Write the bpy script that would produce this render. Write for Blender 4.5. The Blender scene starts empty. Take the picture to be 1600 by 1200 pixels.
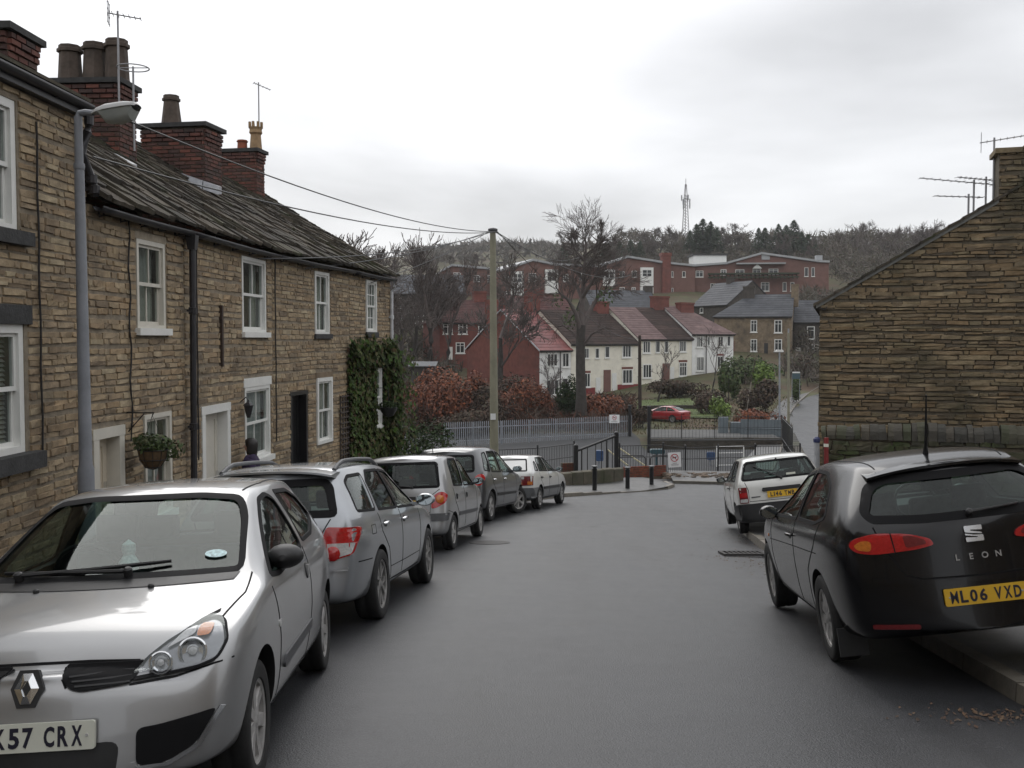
import bpy, bmesh, math, random
from mathutils import Vector, Matrix
from mathutils.bvhtree import BVHTree
from mathutils.geometry import tessellate_polygon
R = random.Random(7)
SC = bpy.context.scene
COL = SC.collection
PI = math.pi
# == camera
EYE = Vector((0, 0, 1.6))
F = 1600.0                       # focal length in pixels of a 1600 px wide frame
PITCH = math.atan(70 / 1600)
cam_d = bpy.data.cameras.new('camera')
cam_d.sensor_width = 36.0
cam_d.lens = 36.0
cam_d.clip_start = 0.05
cam_d.clip_end = 5000
cam = bpy.data.objects.new('camera', cam_d)
COL.objects.link(cam)
cam.location = EYE
cam.rotation_euler = (PI / 2 - PITCH,0,0)
SC.camera = cam
# == sky and light
SUN_ELEV, SUN_AZ = 38.0, -14.0   # degrees; azimuth from +Y, clockwise positive
world = bpy.data.worlds.new('World')
SC.world = world
world.use_nodes = True
wn, wl = world.node_tree.nodes, world.node_tree.links
wn.clear()
def wnode(t, **kw):
 n = wn.new(t)
 for k, v in kw.items():
  setattr(n, k, v)
 return n
def wmath(op, a, b=None, clamp=False):
 n = wnode('ShaderNodeMath', operation=op, use_clamp=clamp)
 for i, v in enumerate((a, b)):
  if v is None:
   continue
  if isinstance(v, (int, float)):
   n.inputs[i].default_value = v
  else:
   wl.new(v, n.inputs[i])
 return n.outputs[0]
w_out = wnode('ShaderNodeOutputWorld')
w_bg = wnode('ShaderNodeBackground')
w_bg.inputs['Strength'].default_value = 0.1
nish = wnode('ShaderNodeTexSky', sky_type='NISHITA', sun_disc=False)
nish.sun_elevation = math.radians(SUN_ELEV)
nish.sun_rotation = math.radians(SUN_AZ)
tc = wnode('ShaderNodeTexCoord')
sep = wnode('ShaderNodeSeparateXYZ')
wl.new(tc.outputs['Generated'], sep.inputs[0])
zc_ = wmath('MAXIMUM', sep.outputs['Z'], 0.0)
zz = wmath('ADD', zc_, 0.22)
comb = wnode('ShaderNodeCombineXYZ')
wl.new(wmath('DIVIDE', sep.outputs['X'], zz), comb.inputs[0])
wl.new(wmath('DIVIDE', sep.outputs['Y'], zz), comb.inputs[1])
cn = wnode('ShaderNodeTexNoise')
cn.inputs['Scale'].default_value = 0.75
cn.inputs['Detail'].default_value = 6.0
cn.inputs['Roughness'].default_value = 0.5
cn.inputs['Distortion'].default_value = 0.2
mp = wnode('ShaderNodeMapping')
mp.inputs['Location'].default_value = (3.1, 0.4, 0)
wl.new(comb.outputs[0], mp.inputs[0])
wl.new(mp.outputs[0], cn.inputs['Vector'])
sdir = Vector((math.sin(math.radians(SUN_AZ)) * math.cos(math.radians(SUN_ELEV)),
               math.cos(math.radians(SUN_AZ)) * math.cos(math.radians(SUN_ELEV)),
               math.sin(math.radians(SUN_ELEV))))
dotn = wnode('ShaderNodeVectorMath', operation='DOT_PRODUCT')
wl.new(tc.outputs['Generated'], dotn.inputs[0])
dotn.inputs[1].default_value = sdir
glow = wmath('POWER', wmath('MAXIMUM', dotn.outputs['Value'], 0.0), 4.0)
elev = wmath('POWER', zc_, 0.8)
lum = wmath('ADD', wmath('ADD',wmath('MULTIPLY',elev,4.6),4.1),wmath('MULTIPLY',glow,2.2))
cl = wmath('ADD', wmath('MULTIPLY', cn.outputs['Fac'], 1.9), 0.06)
lum = wmath('MULTIPLY', lum, cl)
tint = wnode('ShaderNodeMix', data_type='RGBA', blend_type='MULTIPLY')
tint.inputs['Factor'].default_value = 1.0
wl.new(lum, tint.inputs['A'])
tint.inputs['B'].default_value = (0.985, 0.99, 1.01, 1)
skymix = wnode('ShaderNodeMix', data_type='RGBA')
skymix.inputs['Factor'].default_value = 0.94
wl.new(nish.outputs[0], skymix.inputs['A'])
wl.new(tint.outputs['Result'], skymix.inputs['B'])
wl.new(skymix.outputs['Result'], w_bg.inputs['Color'])
wl.new(w_bg.outputs[0], w_out.inputs[0])
sun_d = bpy.data.lights.new('sun', 'SUN')
sun_d.energy = 0.5
sun_d.angle = math.radians(40)
sun_d.color = (1.0, 0.97, 0.93)
sun = bpy.data.objects.new('sun', sun_d)
COL.objects.link(sun)
sun.location = (0, 0, 60)
sun.rotation_euler = (-sdir).to_track_quat('-Z', 'Y').to_euler()
vs = SC.view_settings
vs.view_transform = 'Standard'
vs.look = 'None'
vs.exposure = 0.62
vs.gamma = 1.0
vs.use_curve_mapping = False
SC.render.engine = 'CYCLES'
SC.cycles.max_bounces = 6
SC.cycles.diffuse_bounces = 3
SC.cycles.glossy_bounces = 3
SC.cycles.transparent_max_bounces = 12
SC.cycles.caustics_reflective = False
SC.cycles.caustics_refractive = False
SC.cycles.use_denoising = True
# == picture <-> place
CP, SP = math.cos(PITCH), math.sin(PITCH)
def ray(px, py):
 a, b = (px - 800) / F, (600 - py) / F
 return Vector((a, CP + b * SP, -SP + b * CP))
def at(px, py, Y):
 """the point of the place seen at a pixel of the photograph, Y metres ahead"""
 r = ray(px, py)
 return EYE + r * (Y / r.y)
def on_plane(px, py, p, n):
 r = ray(px, py)
 return EYE + r * ((p - EYE).dot(n) / r.dot(n))
SLOPE = 0.105
def road_z(y):
 if y <= 34:
  return -SLOPE * y
 if y <= 40:
  t = (y - 34) / 6
  return -SLOPE * 34 - SLOPE * 6 * (t - t * t / 2) - 0.02 * t * t
 return -SLOPE * 34 - SLOPE * 3 - 0.02 - 0.035 * (y - 40)
def on_road(px, py):
 n = Vector((0, SLOPE, 1)).normalized()
 return on_plane(px, py, Vector((0,0,0)), n)
# == object helpers
WM = {}
NONE = Matrix.Identity(4)
def props(o, label=None, cat=None, group=None, kind=None):
 if label:
  o['label'] = label
 if cat:
  o['category'] = cat
 if group:
  o['group'] = group
 if kind:
  o['kind'] = kind
 return o
def link(name, data, parent=None, M=None, local=True):
 """put an object into the scene; M is its matrix (local to the parent, or of the world)"""
 o = bpy.data.objects.new(name, data)
 COL.objects.link(o)
 M = M or NONE
 if parent is not None:
  o.parent = parent
  if not local:
   M = WM.get(parent.name, NONE).inverted() @ M
  o.matrix_basis = M
  WM[o.name] = WM.get(parent.name, NONE) @ M
 else:
  o.matrix_basis = M
  WM[o.name] = M.copy()
 return o
def thing(name, label, cat, M=None, group=None):
 o = link(name, None, None, M)
 o.empty_display_size = 0.3
 return props(o, label, cat, group)
def copy_tree(o, parent=None):
 c = o.copy()
 COL.objects.link(c)
 if parent is not None:
  c.parent = parent
 for ch in o.children:
  copy_tree(ch, c)
 return c
def move(o, M):
 o.matrix_basis = M
 WM[o.name] = M.copy()
def T(x, y=0.0, z=0.0):
 return Matrix.Translation(Vector((x, y, z)) if not isinstance(x, Vector) else x)
def axes(o, u, v, w):
 """matrix with the given columns"""
 return Matrix(((u.x, v.x, w.x, o.x), (u.y, v.y, w.y, o.y), (u.z, v.z,w.z,o.z),(0,0,0,1)))
class MB:
 """collects shapes for one mesh"""
 def __init__(s, mats=()):
  s.v, s.f, s.m = [], [], []
  s.mats = list(mats) if isinstance(mats, (list, tuple)) else [mats]
 def add(s, vs_, fs, m=0):
  b = len(s.v)
  s.v += [tuple(x) for x in vs_]
  s.f += [tuple(i + b for i in f) for f in fs]
  s.m += [m] * len(fs)
  return s
 def hexa(s, p, m=0):
  """eight corners: four of the bottom, four of the top, both anticlockwise"""
  return s.add(p, [(3, 2, 1, 0), (4, 5, 6, 7), (0,1,5,4),(1,2,6,5),(2,3,7,6),(3,0,4,7)],m)
 def box(s, c, d, M=None, m=0):
  x, y, z = d[0] / 2, d[1] / 2, d[2] / 2
  c = Vector(c)
  p = [Vector(q) for q in ((-x, -y, -z), (x, -y, -z), (x, y, -z), (-x, y, -z),
                                 (-x, -y, z), (x, -y, z), (x, y, z), (-x, y, z))]
  p = [(M @ q if M else q) + c for q in p]
  return s.hexa(p, m)
 def tube(s, pts, rad, n=6, m=0, cap=True):
  pts = [Vector(p) for p in pts]
  if not isinstance(rad, (list, tuple)):
   rad = [rad] * len(pts)
  b = len(s.v)
  ref = Vector((0, 0, 1))
  for i, p in enumerate(pts):
   d = (pts[min(i + 1, len(pts) - 1)] - pts[max(i - 1, 0)])
   d = d.normalized() if d.length > 1e-9 else Vector((0, 0, 1))
   a = d.cross(ref)
   if a.length < 0.15:
    a = d.cross(Vector((1,0,0)))
   a.normalize()
   c = d.cross(a)
   for k in range(n):
    t = 2 * PI * k / n
    s.v.append(tuple(p + (a * math.cos(t) + c * math.sin(t)) * rad[i]))
  for i in range(len(pts) - 1):
   for k in range(n):
    k2 = (k + 1) % n
    s.f.append((b + i * n + k, b + i * n + k2, b + (i + 1) * n + k2, b + (i + 1) * n + k))
    s.m.append(m)
  if cap:
   s.f.append(tuple(b + k for k in range(n))[::-1])
   s.f.append(tuple(b + (len(pts) - 1) * n + k for k in range(n)))
   s.m += [m, m]
  return s
 def lathe(s, prof, n=24, M=None, m=0, cap=True):
  """prof: (radius, height) pairs turned about the local z axis"""
  b = len(s.v)
  for r, h in prof:
   for k in range(n):
    t = 2 * PI * k / n
    q = Vector((r * math.cos(t), r * math.sin(t), h))
    s.v.append(tuple(M @ q if M else q))
  for i in range(len(prof) - 1):
   for k in range(n):
    k2 = (k + 1) % n
    s.f.append((b + i * n + k, b + i * n + k2, b + (i + 1) * n + k2, b + (i + 1) * n + k))
    s.m.append(m)
  if cap:
   s.f.append(tuple(b + k for k in range(n))[::-1])
   s.f.append(tuple(b + (len(prof) - 1) * n + k for k in range(n)))
   s.m += [m, m]
  return s
 def prism(s, poly, h0, h1, M=None, m=0):
  """polygon in local xy, anticlockwise, pulled from h0 to h1"""
  n = len(poly)
  p = [Vector((x, y, h0)) for x, y in poly] + [Vector((x, y, h1)) for x, y in poly]
  if M:
   p = [M @ q for q in p]
  fs = [tuple(range(n))[::-1], tuple(range(n, 2 * n))]
  fs += [(i, (i + 1) % n, n + (i + 1) % n, n + i) for i in range(n)]
  return s.add(p, fs, m)
 def quad(s, a, b, c, d, m=0):
  return s.add((a, b, c, d), [(0, 1, 2, 3)], m)
 def mesh(s, name, smooth=False, sharp=35):
  me = bpy.data.meshes.new(name)
  me.from_pydata(s.v, [], s.f)
  for mt in s.mats:
   me.materials.append(mt)
  if len(s.mats) > 1:
   me.polygons.foreach_set('material_index', s.m)
  if smooth:
   me.polygons.foreach_set('use_smooth', [True] * len(s.f))
   me.set_sharp_from_angle(angle=math.radians(sharp))
  me.update()
  return me
 def build(s, name, parent=None, M=None, smooth=False, local=True, sharp=35):
  return link(name, s.mesh(name, smooth, sharp), parent, M, local)
# == materials
MATS = {}
def pmat(name,cols,rough=0.6,metal=0.0,nscale=6.0,namt=0.25,bump=0.0,bscale=40.0,coat=0.0,
         spec=0.5, stain=None, rvar=0.0, trans=0.0, alpha=None, sss=0.0):
 """a procedural material: palette picked per piece, mottled by noise at two scales, with fine relief"""
 if name in MATS:
  return MATS[name]
 m = bpy.data.materials.new(name)
 m.use_nodes = True
 nt = m.node_tree
 N, L = nt.nodes, nt.links
 b = N['Principled BSDF']
 if not isinstance(cols, list):
  cols = [cols]
 geo = N.new('ShaderNodeNewGeometry')
 if len(cols) > 1:
  oi = N.new('ShaderNodeObjectInfo')
  ad = N.new('ShaderNodeMath')
  ad.operation = 'ADD'
  L.new(oi.outputs['Random'], ad.inputs[0])
  L.new(geo.outputs['Random Per Island'], ad.inputs[1])
  fr = N.new('ShaderNodeMath')
  fr.operation = 'FRACT'
  L.new(ad.outputs[0], fr.inputs[0])
  rp = N.new('ShaderNodeValToRGB')
  rp.color_ramp.interpolation = 'LINEAR'
  els = rp.color_ramp.elements
  while len(els) < len(cols):
   els.new(0.5)
  for i, c in enumerate(cols):
   els[i].position = i / (len(cols) - 1)
   els[i].color = (*c, 1)
  L.new(fr.outputs[0], rp.inputs[0])
  base = rp.outputs[0]
 else:
  rgb = N.new('ShaderNodeRGB')
  rgb.outputs[0].default_value = (*cols[0], 1)
  base = rgb.outputs[0]
 pos = N.new('ShaderNodeTexCoord') if False else geo
 if namt > 0:
  n1 = N.new('ShaderNodeTexNoise')
  n1.inputs['Scale'].default_value = nscale
  n1.inputs['Detail'].default_value = 8
  n1.inputs['Roughness'].default_value = 0.65
  L.new(geo.outputs['Position'], n1.inputs['Vector'])
  mr = N.new('ShaderNodeMapRange')
  mr.inputs['From Min'].default_value = 0.28
  mr.inputs['From Max'].default_value = 0.72
  mr.inputs['To Min'].default_value = 1 - namt
  mr.inputs['To Max'].default_value = 1 + namt
  L.new(n1.outputs['Fac'], mr.inputs['Value'])
  mx = N.new('ShaderNodeVectorMath')
  mx.operation = 'SCALE'
  L.new(base, mx.inputs[0])
  L.new(mr.outputs[0], mx.inputs['Scale'])
  base = mx.outputs[0]
  if rvar:
   rr = N.new('ShaderNodeMapRange')
   rr.inputs['From Min'].default_value = 0.3
   rr.inputs['From Max'].default_value = 0.7
   rr.inputs['To Min'].default_value = max(0.02, rough - rvar)
   rr.inputs['To Max'].default_value = rough + rvar
   L.new(n1.outputs['Fac'], rr.inputs['Value'])
   L.new(rr.outputs[0], b.inputs['Roughness'])
 if stain:
  col, sc, lo, hi = stain
  n2 = N.new('ShaderNodeTexNoise')
  n2.inputs['Scale'].default_value = sc
  n2.inputs['Detail'].default_value = 6
  n2.inputs['Roughness'].default_value = 0.6
  L.new(geo.outputs['Position'], n2.inputs['Vector'])
  mr2 = N.new('ShaderNodeMapRange')
  mr2.inputs['From Min'].default_value = lo
  mr2.inputs['From Max'].default_value = hi
  L.new(n2.outputs['Fac'], mr2.inputs['Value'])
  mx2 = N.new('ShaderNodeMix')
  mx2.data_type = 'RGBA'
  L.new(mr2.outputs[0], mx2.inputs['Factor'])
  L.new(base, mx2.inputs['A'])
  mx2.inputs['B'].default_value = (*col, 1)
  base = mx2.outputs['Result']
 L.new(base, b.inputs['Base Color'])
 if not (rvar and namt > 0):
  b.inputs['Roughness'].default_value = rough
 b.inputs['Metallic'].default_value = metal
 b.inputs['Specular IOR Level'].default_value = spec
 if coat:
  b.inputs['Coat Weight'].default_value = coat
  b.inputs['Coat Roughness'].default_value = 0.06
 if bump > 0:
  nb = N.new('ShaderNodeTexNoise')
  nb.inputs['Scale'].default_value = bscale
  nb.inputs['Detail'].default_value = 5
  nb.inputs['Roughness'].default_value = 0.6
  L.new(geo.outputs['Position'], nb.inputs['Vector'])
  bp = N.new('ShaderNodeBump')
  bp.inputs['Strength'].default_value = bump
  bp.inputs['Distance'].default_value = 0.02
  L.new(nb.outputs['Fac'], bp.inputs['Height'])
  L.new(bp.outputs[0], b.inputs['Normal'])
 if trans:
  b.inputs['Transmission Weight'].default_value = trans
 m.diffuse_color = (*cols[0], 1)
 MATS[name] = m
 return m
def glassmat(name, tint, refl=0.06, clear=0.6):
 """thin window glass: part clear, part mirror, no refraction"""
 if name in MATS:
  return MATS[name]
 m = bpy.data.materials.new(name)
 m.use_nodes = True
 N, L = m.node_tree.nodes, m.node_tree.links
 N.clear()
 out = N.new('ShaderNodeOutputMaterial')
 tr = N.new('ShaderNodeBsdfTransparent')
 tr.inputs[0].default_value = (*[clear * t for t in tint], 1)
 gl = N.new('ShaderNodeBsdfGlossy')
 gl.inputs['Roughness'].default_value = 0.02
 gl.inputs['Color'].default_value = (0.95, 1.0, 0.98, 1)
 lw = N.new('ShaderNodeLayerWeight')
 lw.inputs['Blend'].default_value = 0.5
 pw = N.new('ShaderNodeMath')
 pw.operation = 'POWER'
 pw.inputs[1].default_value = 5.0
 L.new(lw.outputs['Facing'], pw.inputs[0])
 fr = N.new('ShaderNodeMapRange')
 fr.inputs['To Min'].default_value = refl
 fr.inputs['To Max'].default_value = 0.9
 L.new(pw.outputs[0], fr.inputs['Value'])
 mx = N.new('ShaderNodeMixShader')
 L.new(fr.outputs[0], mx.inputs[0])
 L.new(tr.outputs[0], mx.inputs[1])
 L.new(gl.outputs[0], mx.inputs[2])
 L.new(mx.outputs[0], out.inputs[0])
 MATS[name] = m
 return m
# == cars
def paint(name, col, metal=0.0, rough=0.35, coat=1.0):
 return pmat(name, [col], rough=rough, metal=metal, nscale=2.2, namt=0.05, coat=coat,
    stain=((col[0] * 0.55 + 0.03,col[1] * 0.55 + 0.026,col[2] * 0.55 + 0.02),1.1,0.62,0.95))
M_SILVER = paint('silver_paint', (0.36, 0.362, 0.365), 0.6, 0.36)
M_SILVER2 = paint('bright_silver_paint', (0.35, 0.367, 0.388), 0.6, 0.34)
M_GREYP = paint('dark_grey_paint', (0.075, 0.078, 0.082), 0.55, 0.36)
M_WHITEP = paint('white_paint', (0.70, 0.70, 0.675), 0.0, 0.3)
M_WHITEP2 = paint('cream_white_paint', (0.70, 0.70, 0.665), 0.0, 0.3)
M_BLACKP = pmat('black_paint',[(0.005,0.005,0.006)],rough=0.2,nscale=2.2,namt=0.1,coat=0.25,spec=0.35)
M_REDP = paint('red_paint', (0.33, 0.02, 0.025), 0.0, 0.3)
M_ROVERG = paint('lower_grey_paint', (0.13, 0.135, 0.14), 0.2, 0.42, 0.6)
M_TYRE = pmat('tyre_rubber', [(0.016, 0.016, 0.016)], rough=0.82, nscale=30, namt=0.3)
M_ALLOY = pmat('wheel_alloy', [(0.42,0.41,0.40)],rough=0.38,metal=0.75,nscale=12,namt=0.3)
M_HUBCAP = pmat('hubcap_plastic',[(0.40,0.39,0.38)],rough=0.42,metal=0.35,nscale=12,namt=0.3)
M_DARK = pmat('black_plastic', [(0.018, 0.018, 0.019)], rough=0.5, nscale=20, namt=0.2)
M_GREYPL = pmat('grey_plastic', [(0.085, 0.087, 0.092)], rough=0.55, nscale=20, namt=0.2)
M_SEAL = pmat('window_rubber', [(0.008, 0.008, 0.009)], rough=0.8, namt=0, spec=0.2)
M_WELL = pmat('wheel_well', [(0.008, 0.008, 0.008)], rough=0.9, namt=0)
M_CABIN = pmat('cabin_trim', [(0.045, 0.046, 0.048)], rough=0.8, nscale=10, namt=0.2)
M_SEAT = pmat('seat_cloth', [(0.06, 0.06, 0.065)], rough=0.9, nscale=20, namt=0.3)
M_CHROME = pmat('chrome', [(0.72, 0.73, 0.74)], rough=0.12, metal=1.0, namt=0)
M_REDL = pmat('red_lens', [(0.42, 0.012, 0.012)], rough=0.12,nscale=60,namt=0.25,coat=0.6)
M_DREDL = pmat('dark_red_lens',[(0.16,0.012,0.014)],rough=0.15,nscale=60,namt=0.25,coat=0.6)
M_AMBER = pmat('amber_lens', [(0.55, 0.16, 0.02)],rough=0.15,nscale=60,namt=0.25,coat=0.6)
M_CLEARL = pmat('clear_lens', [(0.50, 0.50, 0.49)],rough=0.12,nscale=50,namt=0.3,coat=0.6)
M_HOUSING = pmat('lamp_housing',[(0.20,0.205,0.215)],rough=0.25,metal=0.3,nscale=20,namt=0.1,coat=0.8)
M_PLATEY = pmat('yellow_plate', [(0.72, 0.43, 0.03)], rough=0.35, namt=0.06)
M_PLATEW = pmat('white_plate', [(0.70, 0.71, 0.62)], rough=0.35, namt=0.06)
M_INK = pmat('plate_ink', [(0.015, 0.014, 0.03)], rough=0.4, namt=0)
M_CGLASS = glassmat('car_glass', (0.78, 0.95, 0.90), 0.038, 0.60)
M_MIRROR = pmat('mirror_glass', [(0.45, 0.5, 0.52)], rough=0.05, metal=1.0, namt=0)
def text_mesh(txt, size, depth=0.002, bold=0.0, mat=None, xscale=1.0):
 cu = bpy.data.curves.new('lettering', 'FONT')
 cu.body = txt
 cu.size = size
 cu.align_x = 'CENTER'
 cu.align_y = 'CENTER'
 cu.extrude = depth
 cu.offset = bold
 cu.resolution_u = 3
 o = bpy.data.objects.new('lettering', cu)
 COL.objects.link(o)
 dg = bpy.context.evaluated_depsgraph_get()
 me = bpy.data.meshes.new_from_object(o.evaluated_get(dg))
 bpy.data.objects.remove(o)
 bpy.data.curves.remove(cu)
 for v in me.vertices:
  v.co.x *= xscale
 me.materials.clear()
 if mat:
  me.materials.append(mat)
 return me
def rounded(poly, r=0.04, n=4):
 """round the corners of a polygon"""
 out = []
 k = len(poly)
 for i in range(k):
  p = Vector(poly[i])
  a, b = Vector(poly[i - 1]) - p, Vector(poly[(i + 1) % k]) - p
  rr = min(r, a.length * 0.45, b.length * 0.45)
  pa, pb = p + a.normalized() * rr, p + b.normalized() * rr
  for j in range(n + 1):
   t = j / n
   q = pa * (1 - t) ** 2 + p * 2 * t * (1 - t) + pb * t * t
   out.append((q.x, q.y))
 return out
def inset(poly, d):
 """shrink a polygon by d (anticlockwise or clockwise alike)"""
 k = len(poly)
 area = sum(poly[i][0] * poly[(i + 1) % k][1] - poly[(i + 1) % k][0] * poly[i][1] for i in range(k))
 sg = 1 if area > 0 else -1
 out = []
 for i in range(k):
  p = Vector(poly[i])
  a = (p - Vector(poly[i - 1]))
  b = (Vector(poly[(i + 1) % k]) - p)
  a = a.normalized() if a.length > 1e-9 else Vector((1, 0))
  b = b.normalized() if b.length > 1e-9 else a
  na, nb = Vector((-a.y, a.x)) * sg, Vector((-b.y, b.x)) * sg
  nn = na + nb
  nn = nn / max(0.25, nn.length_squared) * 2 if nn.length > 1e-6 else na
  q = p + nn * d
  out.append((q.x, q.y))
 return out
VIEWS = {  # (polygon x axis, polygon y axis, looking direction)
 'left': (Vector((1,0,0)), Vector((0, 0, 1)), Vector((0, -1, 0))),
 'right': (Vector((1,0,0)), Vector((0, 0, 1)), Vector((0, 1, 0))),
 'front': (Vector((0, 1, 0)), Vector((0, 0, 1)), Vector((-1,0,0))),
 'rear': (Vector((0, 1, 0)), Vector((0, 0, 1)), Vector((1,0,0))),
 'top': (Vector((1,0,0)), Vector((0, 1, 0)), Vector((0, 0, -1))),
}
def panel(bvh, poly, view, off=0.004,mat=None,step=0.08,rim=0.012,hole=None,name='panel'):
 """a sheet cut to a polygon and laid on the body; hole leaves a ring"""
 ax, ay, d = VIEWS[view]
 bm = bmesh.new()
 if hole:
  n = len(poly)
  a = [bm.verts.new((x, y, 0)) for x, y in poly]
  b = [bm.verts.new((x, y, 0)) for x, y in hole]
  for i in range(n):
   try:
    bm.faces.new((a[i], a[(i + 1) % n], b[(i + 1) % n], b[i]))
   except ValueError:
    pass
 else:
  vs_ = [bm.verts.new((x, y, 0)) for x, y in poly]
  for tri in tessellate_polygon([[Vector((x, y, 0)) for x, y in poly]]):
   try:
    bm.faces.new([vs_[i] for i in tri])
   except ValueError:
    pass
  bmesh.ops.dissolve_limit(bm, angle_limit=0.01, verts=bm.verts[:], edges=bm.edges[:])
 xs = [p[0] for p in poly]
 ys = [p[1] for p in poly]
 for lo, hi, nn in ((min(xs), max(xs),Vector((1,0,0))),(min(ys),max(ys),Vector((0,1,0)))):
  k = int((hi - lo) / step)
  for i in range(1, k + 1):
   c = lo + (hi - lo) * i / (k + 1)
   bmesh.ops.bisect_plane(bm, geom=bm.verts[:] + bm.edges[:] + bm.faces[:], dist=1e-5,
                                   plane_co=nn * c, plane_no=nn)
 bm.normal_update()
 last = None
 inner = {}
 miss = []
 for v in bm.verts:
  o = ax * v.co.x + ay * v.co.y - d * 5
  hit, nrm, _, dist = bvh.ray_cast(o, d)
  if hit is None:
   miss.append(v)
   inner[v] = (o, None)
   continue
  inner[v] = (hit, nrm)
 good = [(h, nn) for h, nn in inner.values() if nn is not None]
 for v in bm.verts:
  h, nn = inner[v]
  if nn is None:
   q, n2, _, _ = bvh.find_nearest(h + d * 5)
   h, nn = q, n2
  if nn.dot(d) > 0:
   nn = -nn
  mix = (nn * 0.7 - d * 0.3).normalized()
  v.co = h + mix * off
 bmesh.ops.recalc_face_normals(bm, faces=bm.faces[:])
 bm.normal_update()
 s = sum(f.normal.dot(d) * f.calc_area() for f in bm.faces)
 if s > 0:
  bmesh.ops.reverse_faces(bm, faces=bm.faces[:])
 if rim:
  ed = [e for e in bm.edges if e.is_boundary]
  r = bmesh.ops.extrude_edge_only(bm, edges=ed)
  for v in r['geom']:
   if isinstance(v, bmesh.types.BMVert):
    v.co += d * rim
 me = bpy.data.meshes.new(name)
 bm.to_mesh(me)
 bm.free()
 me.polygons.foreach_set('use_smooth', [True] * len(me.polygons))
 me.set_sharp_from_angle(angle=math.radians(40))
 if mat:
  me.materials.append(mat)
 return me
def mirror_poly(poly, view):
 if view in ('front', 'rear'):
  return [(-x, y) for x, y in poly][::-1]
 return poly
def section(st):
 """points from the bottom centre to the top centre of one station"""
 w, zb, zs, wt, zt, zc = st['s']
 xb, xs, xt = st['x']
 bow = st.get('bow', 0.0)
 ws = w * st.get('ws', 0.955)
 bl = st.get('bulge', 0.02)
 pts = [(0,zb),(.78 * w,zb),(.93 * w,zb + .025),(.975 * w,zb + .16),(w,zb + (zs - zb) * .52),
           (w * .995, zs - (zs - zb) * .16), (ws, zs),
           (ws * .5 + wt * .5 + bl, zs * .5 + zt * .5), (wt, zt),
           (wt - (wt * .16), zt + (zc - zt) * .5), (wt * .45, zt + (zc - zt) * .9),(0,zc)]
 out = []
 for y, z in pts:
  if z <= zs:
   x = xb + (xs - xb) * (z - zb) / max(.01, zs - zb)
  else:
   x = xs + (xt - xs) * min(1, (z - zs) / max(.01, zt - zs))
  x += bow * (1 - (y / w) ** 2) if bow else 0
  out.append(Vector((x, y, z)))
 return out
def body_cage(sts, crease):
 bm = bmesh.new()
 n = 12
 rows = []
 for st in sts:
  pts = section(st)
  left = [bm.verts.new(p) for p in pts]
  right = [left[0]] + [bm.verts.new((p.x, -p.y, p.z)) for p in pts[1:-1]] + [left[-1]]
  rows.append((left, right))
 cl = bm.edges.layers.float.new('crease_edge')
 for a, b in zip(rows[:-1], rows[1:]):
  for i in range(n - 1):
   bm.faces.new((a[0][i], a[0][i + 1], b[0][i + 1], b[0][i]))
   bm.faces.new((a[1][i + 1], a[1][i], b[1][i], b[1][i + 1]))
 fr = (.72, .36, 0, -.36, -.72)
 for e, st, sg in ((rows[0], sts[0], -1), (rows[-1], sts[-1], 1)):
  bow = st.get('cap', 0.05) * sg
  cols = []
  for i in range(1, n - 1):
   p = e[0][i].co
   row = [e[0][i]]
   for f in fr:
    zc = (1 - f * f) * st.get('crown', 0.012) if i >= 6 else 0
    row.append(bm.verts.new((p.x + bow * (1 - f * f), p.y * f, p.z + zc)))
   row.append(e[1][i])
   cols.append(row)
  e[0][0].co.x += bow
  e[0][-1].co.x += bow * .3
  for ra, rb in zip(cols[:-1], cols[1:]):
   for k in range(6):
    f = (ra[k], ra[k + 1], rb[k + 1], rb[k])
    bm.faces.new(f if sg < 0 else f[::-1])
  for row, c in ((cols[0], e[0][0]), (cols[-1], e[0][-1])):
   for k in range(6):
    f = (row[k], row[k + 1], c)
    bm.faces.new(f)
 bmesh.ops.recalc_face_normals(bm, faces=bm.faces[:])
 for ri, (le, ri_) in enumerate(rows):
  pass
 for i, val in crease.get('long', {}).items():
  lo, hi = crease.get('range', {}).get(i, (0, len(rows)))
  for k in range(lo, min(hi, len(rows) - 1)):
   for side in (0, 1):
    e = bm.edges.get((rows[k][side][i], rows[k + 1][side][i]))
    if e:
     e[cl] = val
 for k, val, i0, i1 in crease.get('ring', ()):
  for i in range(i0, min(i1, 11)):
   for side in (0, 1):
    e = bm.edges.get((rows[k][side][i], rows[k][side][i + 1]))
    if e:
     e[cl] = val
 return bm
def evaluated(o):
 dg = bpy.context.evaluated_depsgraph_get()
 return bpy.data.meshes.new_from_object(o.evaluated_get(dg))
def bool_cut(me, cutter, solver='EXACT'):
 o = bpy.data.objects.new('body_tmp', me)
 c = bpy.data.objects.new('cut_tmp', cutter)
 COL.objects.link(o)
 COL.objects.link(c)
 md = o.modifiers.new('b', 'BOOLEAN')
 md.operation = 'DIFFERENCE'
 md.object = c
 md.solver = solver
 try:
  md.material_mode = 'TRANSFER'
 except Exception:
  pass
 out = evaluated(o)
 bpy.data.objects.remove(o)
 bpy.data.objects.remove(c)
 return out
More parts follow.
